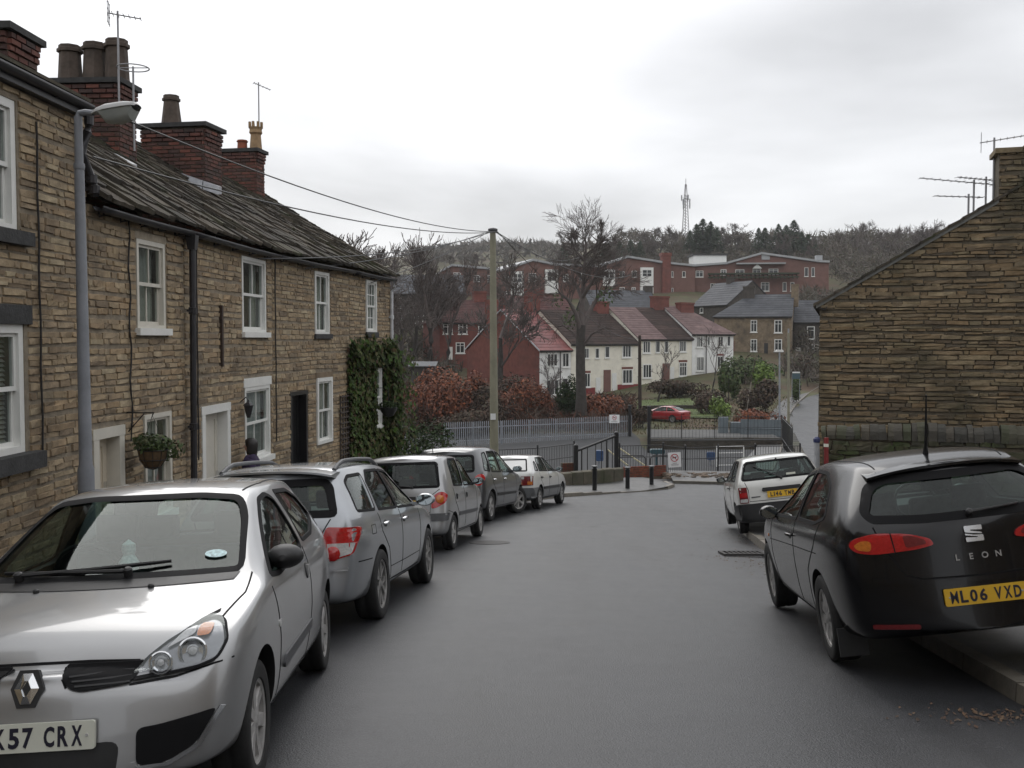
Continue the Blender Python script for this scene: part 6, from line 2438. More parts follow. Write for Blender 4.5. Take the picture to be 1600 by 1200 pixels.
# == bare trees left of the pole and along the ridge
GT = 'bare trees behind the terrace'
proto = {}
def far_tree(kind, label, px, pyfoot, pytop, Y, group, wide=1.0, name='bare_tree'):
 foot = at(px, pyfoot, Y)
 zg = hz(foot.x, Y)
 h = at(px, pytop, Y).z - zg
 key = kind
 if key not in proto:
  seed,kw = {'vase':(11,dict(levels=5,spread=.36,kids=(3,4),fork=.26,tw=.020,upright=.5,lenf=.70)),
     'round':(12,dict(levels=5,spread=.58,kids=(3,4),fork=.26,tw=.022,upright=.35,lenf=.68)),
     'wild':(13,dict(levels=5,spread=.7,kids=(3,4),fork=.30,tw=.022,upright=.28,lenf=.66))}[kind]
  br = branches(seed, 14, .26, **kw)
  mx = max(p_.z for pts, _, _ in br for p_ in pts)
  tr, c_ = tree_meshes(br, 'tree')
  tr.v = [tuple(Vector(x) * (14 / mx)) for x in tr.v]
  c_.v = [tuple(Vector(x) * (14 / mx)) for x in c_.v]
  proto[key] = (tr.mesh('trunk', True, 60), c_.mesh('crown', True, 60))
 s = h / 14
 t = thing(name,label,'tree',T(foot.x,Y,zg) @ Matrix.Rotation(R.uniform(0,6.28),4,'Z') @ Matrix.Diagonal((s * wide,s * wide,s,1)),group)
 link('trunk', proto[key][0], t)
 link('crown', proto[key][1], t)
 return t
far_tree('vase', 'tall vase shaped bare tree left of the pole', 672, 545, 360,118,GT,1.05)
far_tree('vase', 'bare tree close right of the vase shaped tree', 697, 540, 392,122,GT,.9)
far_tree('round','round topped bare tree over the far end of the cottage roof',522,520,354,120,GT,1.2)
far_tree('round', 'pale bare tree right of the cottage roof end', 590, 515,374,128,GT,1.1)
far_tree('wild', 'dark bare tree beside the end cottage downpipe', 628, 540,398,116,GT,.9)
far_tree('wild', 'bare tree before the dark stone row', 650, 540, 410, 124, GT, 1.0)
far_tree('round','bare tree peeping over the cottage roof, leftmost',490,500,362,140,GT,1.1)
far_tree('wild', 'bare tree behind the concrete pole', 782, 620, 385, 100, GT, .85)
far_tree('wild', 'bare tree right behind the concrete pole', 798, 520, 398, 150, GT, .9)
far_tree('wild', 'bare tree between brick house and stone row', 735, 520, 408, 142, GT,.9)
far_tree('round', 'bare tree on the hill left of the brick blocks',556,480,385,175,GT,1.2)
far_tree('round','small bare tree on the hill above the stone row',615,470,400,175,GT,1.2)
GRID = 'bare trees along the wooded ridge'
RIDGE = ['broad grey bare tree on the ridge between the two conifer clumps','grey bare tree just right of the left conifer clump','bare tree on the ridge left of the mast','tall slim bare tree on the ridge touching the left of the mast',
         'round bare tree on the ridge above the middle brick block','pale round bare tree standing highest on the right part of the ridge','low round bare tree left of the pale round one on the right ridge',
         'dark bare tree on the ridge beside the rising gable roof','wide bare tree on the right ridge above the lower gable slope','tangled bare tree behind the middle of the gable slope','bare tree just right of the right conifer clump',
         'bare tree among the right conifer clump','bare tree on the ridge right of the big tree crown','bare tree on the ridge behind the big tree crown','bare tree on the skyline just left of the concrete pole',
         'bare tree on the skyline above the leftmost brick roof','bare tree on the ridge nearest the gable aerials','grey bare tree between the pale round one and the gable slope']
CONS = ['tallest conifer right of the radio mast','second conifer right of the radio mast','conifer touching the right side of the mast','rightmost conifer of the clump by the mast','conifer left of the pair at the right clump','tallest conifer of the right clump',
  'conifer in the middle of the right clump','leftmost tall conifer of the right clump','lowest conifer at the left foot of the right clump','small conifer on the ridge right of the big tree','second small conifer right of the big tree',
  'third small conifer right of the big tree','small conifer touching the right of the big tree crown','dark conifer behind the left of the big tree crown','single conifer right of the right clump','rightmost small conifer above the brick blocks',
  'conifer directly behind the mast foot', 'conifer at the right edge of the right clump']
for i,(k,px,pf,pt,Y,w) in enumerate([('round',1150,400,346,290,1.3),('round',1130,400,352,285,1.2),('round',1030,405,352,280,1.2),('vase',1050,405,350,290,1.0),('round',1008,405,362,275,1.2),
                                           ('round',1345,420,345,270,1.4),('round',1310,425,362,262,1.2),('wild',1455,420,340,250,1.4),('round',1400,420,352,255,1.4),('wild',1430,420,346,250,1.3),
                                           ('round',1270,420,368,262,1.2),('wild',1220,410,360,270,1.2),('round',960,408,372,265,1.2),('wild',870,410,385,262,1.1),
                                           ('round',745,420,392,258,1.3),('round',705,425,395,255,1.3),('wild',1480,420,345,245,1.3),('round',1375,425,358,258,1.3)]):
 far_tree(k, RIDGE[i], px, pf, pt, Y, GRID, w, 'ridge_tree')
def conifer_mesh(seed, h=12, r=2.6):
 rr = random.Random(seed)
 v, f = [], []
 for k in range(900):
  t = rr.random() ** .8
  z = h * (.10 + .90 * t)
  ra = r * (1 - t) ** .85 * rr.uniform(.55, 1.12) + .08
  a = rr.uniform(0, 6.28)
  d = Vector((math.cos(a), math.sin(a), 0))
  p = Vector((0, 0, z)) + d * ra
  s = rr.uniform(.30, .62) * (1 - .5 * t)
  tip = p + d * s - Z * s * .5
  w = Vector((-d.y, d.x, 0)) * s * .45
  i = len(v)
  v += [tuple(p - d * s * .8 + Z * .2), tuple(p + w), tuple(tip), tuple(p - w)]
  f.append((i, i + 1, i + 2, i + 3))
 return cloud_mesh('crown', v, f, M_CONIF)
cons = [conifer_mesh(s) for s in (1, 2, 3)]
ctr = MB([M_BARK]).tube([(0,0,0), (0, 0, 11)], [.25, .04], 6).mesh('trunk')
for i,(px,pf,pt,Y,w) in enumerate([(1098,395,342,285,1.3),(1110,395,346,283,1.1),(1088,398,350,280,1.2),(1120,398,356,278,1.1),(1216,400,350,280,1.1),(1240,402,344,282,1.3),
          (1228,402,352,278,1.2),(1195,402,356,278,1.2),(1185,405,356,276,1.0),(968,405,376,268,1.2),(985,405,374,270,1.2),(1000,405,376,268,1.1),(945,406,380,266,1.2),
          (880,408,384,264,1.4),(1262,405,366,272,1.2),(1272,405,372,270,1.0),(1078,400,360,276,1.1),(1252,400,362,274,1.0)]):
 foot = at(px, pf, Y)
 zg = hz(foot.x, Y)
 s = (at(px, pt, Y).z - zg) / 12
 t = thing('conifer',CONS[i],'tree',T(foot.x,Y,zg) @ Matrix.Rotation(i * 1.7,4,'Z') @ Matrix.Diagonal((s * w * 1.5,s * w * 1.5,s,1)),'conifers along the wooded ridge')
 link('trunk', ctr, t)
 link('crown', cons[i % 3], t)
rr = random.Random(77)
wv, wf = [], []
wg, gf = [], []
def brush(x, y, h, w, n, V, Fc, sz):
 zg = hz(x, y)
 for _ in range(n):
  d = Vector((rr.gauss(0, 1), rr.gauss(0, 1), rr.gauss(0, .8)))
  d.normalize()
  k = rr.uniform(.5, 1.05)
  p = Vector((x + d.x * w * k, y + d.y * w * k, zg + h * .55 + d.z * h * .45 * k))
  u = (d * .5 + Vector((rr.uniform(-.5,.5),rr.uniform(-.5,.5),rr.uniform(-.4,.9)))).normalized()
  s = sz * rr.uniform(.5, 1.3)
  b = u.cross(Vector((rr.uniform(-1, 1), rr.uniform(-1, 1), .2))).normalized() * s * .16
  i = len(V)
  V += [tuple(p - u * s - b), tuple(p - u * s + b), tuple(p + u * s)]
  Fc.append((i, i + 1, i + 2))
for k in range(900):
 y = rr.uniform(212, 318)
 px = rr.uniform(560, 1640)
 x = (px - 800) / 1600 * y
 if y < 228 and 690 < px < 1300:
  continue
 h = rr.uniform(3.5,7.5) * (1.0 if px > 1290 else .62 if px > 960 else .42) * (1.2 if px > 1290 else 1)
 brush(x, y, h, h * .5, 85, wv, wf, .7)
for k in range(120):
 y = rr.uniform(330, 420)
 px = rr.uniform(960, 1620)
 x = (px - 800) / 1600 * y
 brush(x, y, 6, 4.0, 40, wv, wf, 1.6)
for k in range(300):      # scrub on the slope at the left and round the houses
 y = rr.uniform(112, 200)
 px = rr.choice([rr.uniform(470, 700), rr.uniform(470, 700), rr.uniform(1240, 1330)])
 x = (px - 800) / 1600 * y
 brush(x, y, rr.uniform(1.5, 4), rr.uniform(1.5, 3), 45, wv, wf, .7)
for k in range(150):     # hedgerows on the far hill
 y = rr.uniform(500, 800)
 px = rr.uniform(640, 960)
 brush((px - 800) / 1600 * y, y, 7, 7, 26, wv, wf, 3.5)
wood = link('wood', cloud_mesh('wood', wv, wf, M_WOODS))
props(wood, kind='stuff')
sv, sf = [], []
for k in range(420):     # brown and russet scrub in the hollow behind the palisade
 y = rr.uniform(76, 102)
 px = rr.uniform(625, 985)
 x = (px - 800) / 1600 * y
 brush(x,y,rr.uniform(.8,2.6) * (1.25 if px < 850 else .7),rr.uniform(.7,1.6),42,sv,sf,.42)
props(link('scrub',cloud_mesh('scrub',sv,sf,pmat('scrub_twigs',[(.085,.048,.034),(.06,.042,.034),(.12,.05,.030),(.05,.042,.03),(.095,.062,.045)],rough=.95,nscale=.4,namt=.4))),kind='stuff')
gv, gf = [], []
for k in range(5200):
 y = rr.uniform(75, 104)
 px = rr.uniform(640, 1240)
 x = (px - 800) / 1600 * y
 p = Vector((x, y, hz(x, y)))
 s = rr.uniform(.10, .32)
 a = rr.uniform(0, 6.28)
 d = Vector((math.cos(a), math.sin(a), 0)) * .05
 i = len(gv)
 gv += [tuple(p - d),tuple(p + d),tuple(p + Vector((rr.uniform(-.12,.12),rr.uniform(-.1,.1),s)))]
 gf.append((i, i + 1, i + 2))
props(link('rough_grass',cloud_mesh('rough_grass',gv,gf,pmat('rough_grass',[(.075,.085,.03),(.11,.08,.04),(.09,.05,.028),(.06,.09,.025)],rough=.95,namt=.3))),kind='stuff')
M_LENS = glassmat('lamp_cover', (.97, .98, 1.0), .07, .93)
def st(x, s, **k):
 if not isinstance(x, tuple):
  x = (x, x, x)
 return dict(x=x, s=s, **k)
GL = 'cars parked along the left kerb'
GR = 'cars parked half on the right pavement'
def sill_line(z0, x0, x1):
 return ('left', [(x0, z0), ((x0 + x1) / 2, z0 - .005), (x1, z0)], .012)
# == silver hatchback facing us
def car_silver_hatch():
 S = dict(name='parked_car',group=GL,paint=M_SILVER,fine=True,M=place_car(499,1046,176.8,1,.73,2.4),
             label='muddy silver three door hatchback facing us, nearest car on the left',
             wb=2.472,track=1.39,arch=.325,tyre=(.286,.175,.195),rim=(7,.075,.10,0),rimmat=M_HUBCAP,cabin=(-.30,2.02,.58),archz=.03)
 S['st'] = [
  st((-.52, -.47, -.20), (.72, .30, .93, .47, 1.29, 1.33), cap=.10),
  st((-.46, -.38, -.06), (.79, .24, .93, .52, 1.335, 1.375)),
  st((-.10, -.02, .12), (.815, .22, .93, .55, 1.355, 1.40)),
  st(.55, (.82, .21, .915, .565, 1.365, 1.415)),
  st(1.05, (.82, .21, .905, .565, 1.355, 1.412)),
  st(1.38, (.82, .21, .90, .56, 1.325, 1.392), bow=.03),
  st(1.46, (.82, .21, .90, .565, 1.285, 1.355), bow=.05),
  st(1.84, (.82, .21, .90, .635, 1.105, 1.16), bow=.07),
  st(2.20, (.82, .21, .895, .695, .925, .975), bow=.07),
  st(2.30, (.82, .21, .88, .70, .905, .945), bow=.07),
  st(2.60, (.815, .22, .835, .64, .86, .905), bow=.05),
  st((2.88, 2.88, 2.88), (.79, .23, .765, .58, .80, .845), bow=.05),
  st((3.08, 3.03, 3.01), (.72, .24, .66, .50, .715, .75), bow=.03),
  st((3.13, 3.08, 3.05), (.66, .26, .61, .46, .655, .69), cap=.13, crown=.0),
 ]
 S['crease'] = dict(long={6: .25, 8: .35}, ring=[(13, .35, 6, 12)])
 S['win'] = [
  dict(v='left',p=[(2.03,.915),(1.82,.90),(1.0,.945),(.885,.975),(.985,1.28),(1.12,1.315),(1.34,1.29)],r=.05),
  dict(v='left',p=[(.79,.985),(.36,1.0),(.08,1.075),(.0,1.12),(.17,1.255),(.42,1.31),(.87,1.318)],r=.035),
  dict(v='front',p=[(-.655,.965),(.655,.965),(.575,1.22),(.515,1.315),(.3,1.338),(-.3,1.338),(-.515,1.315),(-.575,1.22)],r=.05,seal=.02,off=-.004),
  dict(v='rear', p=[(-.56, .98), (.56, .98), (.45, 1.26), (-.45, 1.26)], r=.07),
 ]
 hl = [(.385,.640),(.50,.646),(.640,.664),(.705,.685),(.73,.745),(.70,.805),(.655,.825),(.60,.815),(.50,.765),(.425,.71)]
 S['pan'] = [
  dict(n='headlight', v='front', p=hl, r=.02, m=M_HOUSING, off=.008, rim=.03, step=.05),
  dict(n='grille',v='front',p=[(.105,.708),(.43,.704),(.39,.632),(.20,.618),(.15,.635)],r=.02,m=M_SEAL,off=.012,rim=.02,step=.016),
  dict(n='lower_grille',v='front',p=[(-.33,.20),(.33,.20),(.36,.42),(-.36,.42)],r=.05,m=M_DARK,off=.006,step=.03,one=1),
  dict(n='fog_recess',v='front',p=[(.42,.315),(.53,.315),(.64,.37),(.715,.50),(.50,.465),(.42,.46)],r=.03,m=M_SEAL,off=.007,step=.03,rim=.02),
  dict(n='fog_lip',v='front',p=[(.42,.302),(.54,.302),(.655,.357),(.735,.495),(.72,.502),(.64,.37),(.53,.315),(.42,.315)],m=M_CHROME,off=.012,step=.03),
  dict(n='bumper_clip',v='front',p=[(.395,.30),(.425,.30),(.425,.33),(.395,.33)],r=.014,m=M_SILVER,off=.008),
  dict(n='side_moulding',v='left',p=[(.93,.46),(1.90,.415),(1.93,.44),(1.90,.485),(.93,.515)],r=.012,m=M_GREYPL,off=.014),
  dict(n='tail_light',v='rear',p=[(.60,.70),(.74,.72),(.73,.98),(.62,.96)],r=.03,m=M_REDL,off=.006),
  dict(n='side_repeater',v='left',p=[(2.02,.66),(2.08,.655),(2.08,.69),(2.02,.695)],r=.014,m=M_CLEARL,off=.006),
  dict(n='windscreen_scuttle',v='front',p=[(-.63,.935),(.63,.935),(.645,.962),(-.645,.962)],one=1,m=M_DARK,off=.004),
 ]
 S['lines'] = [
  ('left', [(2.10, .87), (2.03, .60), (2.02, .30)], .010),
  ('left', [(.875, .96), (.87, .60), (.98, .30)], .010),
  sill_line(.27, .9, 2.03),
  ('front', [(.42, .705), (.50, .765), (.60, .825), (.655, .845)], .010),
  ('front', [(-.42, .705), (-.50, .765), (-.60, .825), (-.655, .845)], .010),
  ('front', [(.385, .628), (.55, .638), (.70, .672), (.76, .676)], .007),
  ('front', [(-.385, .628), (-.55, .638), (-.70, .672), (-.76, .676)], .007),
    ('front', [(.145, .635), (.105, .70)],.008),('front',[(-.145,.635),(-.105,.70)],.008),
  ('front', [(-.40, .706), (-.2, .715), (0, .717), (.2, .715), (.40, .706)], .010),
  ('top', [(2.96, .60), (2.75, .675), (2.40, .715), (2.15, .70)], .008),
  ('top', [(2.96, -.60), (2.75, -.675), (2.40, -.715), (2.15, -.70)], .008),
  ('top', [(1.36, .50), (.9, .515), (.1, .48)], .010),
  ('top', [(1.36, -.50), (.9, -.515), (.1, -.48)], .010),
 ]
 S['mirror'] = (1.74, .70, .985, .20, .135, M_DARK)
 S['seats'] = [(1.05, .36, .48, 1.22), (1.05, -.36, .48, 1.22), (.25, 0, 1.15, 1.16)]
 S['dash'] = (1.95, .90, .66)
 root, bvh = make_car(S)
 lamps = [o for o in root.children if o.name.startswith('headlight')]
 for o, sg in zip(lamps, (1, -1)):
  for y, z, r in ((.485, .690, .046), (.605, .722, .058)):
   nrm = Vector((.93, sg * .22, .20)).normalized()
   d = disc_on(o,bvh,'front',sg * y,z,[(r * 1.05,-.03),(r * 1.05,.034),(r * .93,.036),(r * .75,.018),(r * .3,.008),(.001,.008)],M_CHROME,'reflector',22,.0,nrm=nrm)
   disc_on(o,bvh,'front',sg * y,z,[(r * .34,.01),(r * .30,.026),(.001,.032)],M_CLEARL,'bulb',14,.004,nrm=nrm)
  hp_ = rounded(hl if sg > 0 else mirror_poly(hl, 'front'), .02, 4)
  link('lamp_seal',panel(bvh,inset(hp_,-.004),'front',.010,M_SEAL,.04,.02,hole=inset(hp_,.007),name='lamp_seal'),o)
  link('lens_cover',panel(bvh,inset(hp_,.004),'front',.042,M_LENS,.05,0,name='lens_cover'),o)
  for poly,mt,nm in (([(.50,.735),(.60,.775),(.60,.80),(.555,.79)],M_CLEARL,'indicator_lens'),([(.605,.765),(.66,.765),(.665,.80),(.61,.805)],M_AMBER,'indicator_bulb')):
   pl = rounded(poly if sg > 0 else mirror_poly(poly, 'front'), .015, 3)
   link(nm, panel(bvh, pl, 'front', .022, mt, .04, .012, name=nm), o)
 gr = [o for o in root.children if o.name.startswith('grille')]
 for o, sg in zip(gr, (1, -1)):
  for k in range(3):
   z = .640 + .018 * k
   pts = []
   for i in range(6):
    y = .18 + (.205 + .014 * k) * i / 5 - .014 * k
    p, n = snap(bvh, 'front', sg * y, z)
    pts.append(p + Vector((.014,0,0)))
   MB([M_DARK]).tube(pts, .0065, 5).build('grille_slat', o)
 lg = [o for o in root.children if o.name.startswith('lower_grille')][0]
 for z in (.25, .31):
  pts = [snap(bvh,'front',-.33 + .66 * i / 8,z)[0] + Vector((.006,0,0)) for i in range(9)]
  MB([M_DARK]).tube(pts, .007, 5).build('grille_slat', lg)
 p, n = snap(bvh, 'front', 0, .642)
 n = Vector((1, 0, .28)).normalized()
 rt = Vector((0, 0, 1)).cross(n).normalized()
 M = axes(p + n * .004, rt, n.cross(rt), n)
 b = MB([M_DARK])
 hx = [(-.043,-.066),(.043,-.066),(.072,-.008),(.072,.008),(.043,.066),(-.043,.066),(-.072,.008),(-.072,-.008)]
 hx = [(.036, -.074), (.066, 0), (.036, .074), (-.036, .074), (-.066, 0), (-.036, -.074)]
 b.prism(hx[::1], -.02, .010, M)
 bo = b.build('badge_plate', root)
 d = MB([M_CHROME, M_DARK])
 o_ = [(0, -.062), (.046, 0), (0, .062), (-.046, 0)]
 oo = [(.019, -.060), (.049, 0), (.019, .060), (-.019, .060), (-.049, 0), (-.019, -.060)]
 d.prism(oo, .008, .017, M, 0)
 i_ = [(0, -.030), (.017, 0), (0, .030), (-.017, 0)]
 d.prism(i_, .010, .0185, M, 1)
 for k in range(6):
  a, c = oo[k], oo[(k + 1) % 6]
  m_ = (M @ Vector((a[0],a[1],.017)),M @ Vector((c[0],c[1],.017)),M @ Vector((c[0] * .42,c[1] * .50,.026)),M @ Vector((a[0] * .42,a[1] * .50,.026)))
  d.quad(*m_)
 d.build('badge', bo)
 plate(root, bvh, 'front', .02, .462, 'MK57 CRX', M_PLATEW, .885, sh=.014)
 wiper(root, bvh, 'front', (.12, .975), (-.52, .995))
 wiper(root, bvh, 'front', (-.42, .972), (.30, 1.02))
 for y in (.27, -.27):
  disc_on(root,bvh,'top',2.42,y,[(.016,-.01),(.014,.014),(.006,.02)],M_DARK,'washer_jet',10)
 door_handle(root, bvh, 1.0, .82, 'round', M_SILVER)
 p, n = snap(bvh, 'front', .50, 1.045)
 s = MB([pmat('sticker_paper', [(.45, .62, .64)], rough=.5, nscale=55, namt=.6)])
 s.lathe([(.05,.0),(.05,.002),(.001,.0022)],24,axes(p + n * .003,*frame_of(n)) @ Matrix.Diagonal((1.1,.75,1,1)))
 s.build('screen_sticker', root)
 t = MB([pmat('toy_plush', [(.5, .6, .62)], rough=.9, nscale=60, namt=.3)])
 t.lathe([(.001,0),(.05,.02),(.055,.06),(.03,.10),(.038,.13),(.035,.16),(.001,.185)],14,T(1.72,-.05,.93))
 o = t.build('dashboard_toy', root, smooth=True)
 return root
# == silver estate, rear to us
def car_estate():
 S = dict(name='parked_car',group=GL,paint=M_SILVER2,fine=True,M=place_car(592,966,5.2,-1,.80,-2.0),
             label='silver estate with roof rails and red and clear tail light, second in the left row',
             wb=2.525,track=1.49,arch=.355,tyre=(.318,.21,.222),rim=(5,.03,.045,.07),cabin=(-.62,2.0,.62))
 S['st'] = [
  st((-.92, -.86, -.60), (.74, .30, .97, .50, 1.33, 1.37), cap=.09),
  st((-.86, -.78, -.50), (.80, .24, .97, .53, 1.385, 1.42)),
  st((-.40, -.36, -.28), (.845, .22, .965, .55, 1.405, 1.445)),
  st(.30, (.85, .21, .95, .56, 1.42, 1.462)),
  st(.95, (.85, .21, .935, .565, 1.415, 1.462)),
  st(1.38, (.85, .21, .925, .555, 1.385, 1.44), bow=.03),
  st(1.47, (.85, .21, .92, .56, 1.345, 1.40), bow=.05),
  st(1.90, (.85, .21, .91, .64, 1.13, 1.185), bow=.06),
  st(2.32, (.85, .21, .90, .70, .93, .985), bow=.06),
  st(2.44, (.85, .21, .88, .71, .905, .945), bow=.05),
  st(2.85, (.84, .22, .82, .64, .845, .885), bow=.05),
  st(3.15, (.79, .23, .745, .58, .775, .81), bow=.05),
  st((3.33, 3.29, 3.27), (.73, .25, .66, .52, .70, .73), cap=.12),
 ]
 S['crease'] = dict(long={6: .3, 8: .45}, ring=[(0, .4, 6, 12)])
 S['win'] = [
  dict(v='left', p=[(1.0, .965), (1.98,.935),(1.86,1.05),(1.36,1.34),(1.02,1.365)],r=.03),
  dict(v='left', p=[(.12, .995), (.95, .968), (.97,1.368),(.42,1.365),(.20,1.25)],r=.035),
  dict(v='left', p=[(-.56, 1.02), (.02, 1.0),(.20,1.345),(-.26,1.335),(-.44,1.28)],r=.05),
  dict(v='front', p=[(-.66, .975), (.66, .975), (.52, 1.37), (-.52, 1.37)], r=.05),
  dict(v='rear',p=[(-.655,1.0),(.655,1.0),(.565,1.25),(.50,1.315),(-.50,1.315),(-.565,1.25)],r=.06,seal=.055),
 ]
 S['pan'] = [
  dict(n='tail_light',v='rear',p=[(.50,.635),(.58,.62),(.775,.675),(.80,.80),(.80,.90),(.57,.915),(.535,.80)],r=.03,m=M_REDL,off=.010,rim=.03,step=.05),
  dict(n='clear_lens',v='rear',p=[(.515,.648),(.59,.635),(.765,.685),(.785,.775),(.55,.775)],r=.02,m=M_CLEARL,off=.014,rim=.004,step=.05,**{'in':'tail_light'}),
  dict(n='bumper_strip',v='rear',p=[(-.74,.545),(.74,.545),(.74,.57),(-.74,.57)],one=1,m=M_SILVER2,off=.020,r=.01),
  dict(n='number_plate_recess',v='rear',p=[(-.34,.63),(.34,.63),(.37,.80),(-.37,.80)],r=.02,m=M_DARK,off=.003,one=1),
  dict(n='headlight',v='front',p=[(.40,.62),(.64,.65),(.68,.75),(.45,.72)],r=.03,m=M_HOUSING,off=.006),
  dict(n='grille',v='front',p=[(-.36,.60),(.36,.60),(.38,.70),(-.38,.70)],r=.03,m=M_DARK,off=.003,one=1),
  dict(n='lower_grille',v='front',p=[(-.45,.28),(.45,.28),(.48,.42),(-.48,.42)],r=.03,m=M_DARK,off=.003,one=1),
  dict(n='window_pillar',v='left',p=[(.955,.972),(.998,.97),(1.014,1.366),(.972,1.368)],m=M_SEAL,off=.003),
  dict(n='window_pillar',v='left',p=[(-.02,.995),(.115,.99),(.22,1.35),(.16,1.35)],m=M_SILVER2,off=.002),
 ]
 S['lines'] = [
  ('left',[(1.01,.95),(1.0,.55),(1.03,.32)],.010),('left',[(2.03,.90),(2.02,.62),(1.98,.32)],.010),
  ('left', [(.05, .97), (.08, .80), (.34, .62), (.50, .32)], .010),sill_line(.30,.45,2.0),
  ('left', [(.45, .43), (1.2, .425), (2.0, .43)], .007),
  ('left', [(-.72, .60), (-.52, .595), (-.34, .59)], .010),
  ('left', [(-.30, .80), (-.16, .80), (-.16, .88), (-.30, .88), (-.30, .80)], .006),
  ('rear', [(-.60,.98),(-.50,.80),(-.48,.61),(0,.60),(.48,.61),(.50,.80),(.60,.98)],.010),
 ]
 S['mirror'] = (1.86, .83, 1.0, .22, .14, M_SILVER2)
 S['seats'] = [(1.1, .37, .5, 1.28), (1.1, -.37, .5, 1.28), (.2, 0, 1.2, 1.20)]
 S['dash'] = (2.0, .93, .70)
 root, bvh = make_car(S)
 tl = [o for o in root.children if o.name.startswith('tail_light')]
 for o, sg in zip(tl, (1, -1)):
  disc_on(o,bvh,'rear',sg * .625,.69,[(.062,.0),(.062,.018),(.05,.026),(.001,.03)],M_REDL,'fog_lens',22,.008)
 rows = []
 for i in range(13):
  y = -.565 + 1.13 * i / 12
  k = abs(y) / .565
  z = 1.40 - .045 * k ** 3
  rows.append([(-.72 + .05 * k ** 2,y,z - .022),(-.45,y,z - .05),(-.38,y,z + .018),(-.46,y,z + .020),(-.72 + .05 * k ** 2,y,z - .004)])
 spoiler(root, rows, M_SILVER2)
 for sg in (1, -1):
  rl = MB([M_GREYPL])
  pts = []
  for i in range(13):
   t = i / 12
   x = -.42 + 1.7 * t
   p, n = snap(bvh, 'top', x, sg * .52)
   pts.append(p + Vector((0, 0, -.005 + .055 * min(1, 6 * t, 6 * (1 - t)) ** .7)))
  rl.tube(pts, [.022] + [.02] * 11 + [.022], 8)
  rl.build('roof_rail', root, smooth=True)
 for x, z in ((.24, .86), (1.14, .845)):
  door_handle(root, bvh, x, z, 'pull', M_CHROME)
 plate(root, bvh, 'rear', 0, .70, '', M_PLATEY)
 wiper(root, bvh, 'rear', (0, 1.01), (.36, 1.05))
 MB([M_PLATEW]).box(snap(bvh,'rear',-.35,1.02)[0] + Vector((-.004,0,0)),(.004,.12,.02)).build('window_sticker',root)
 return root
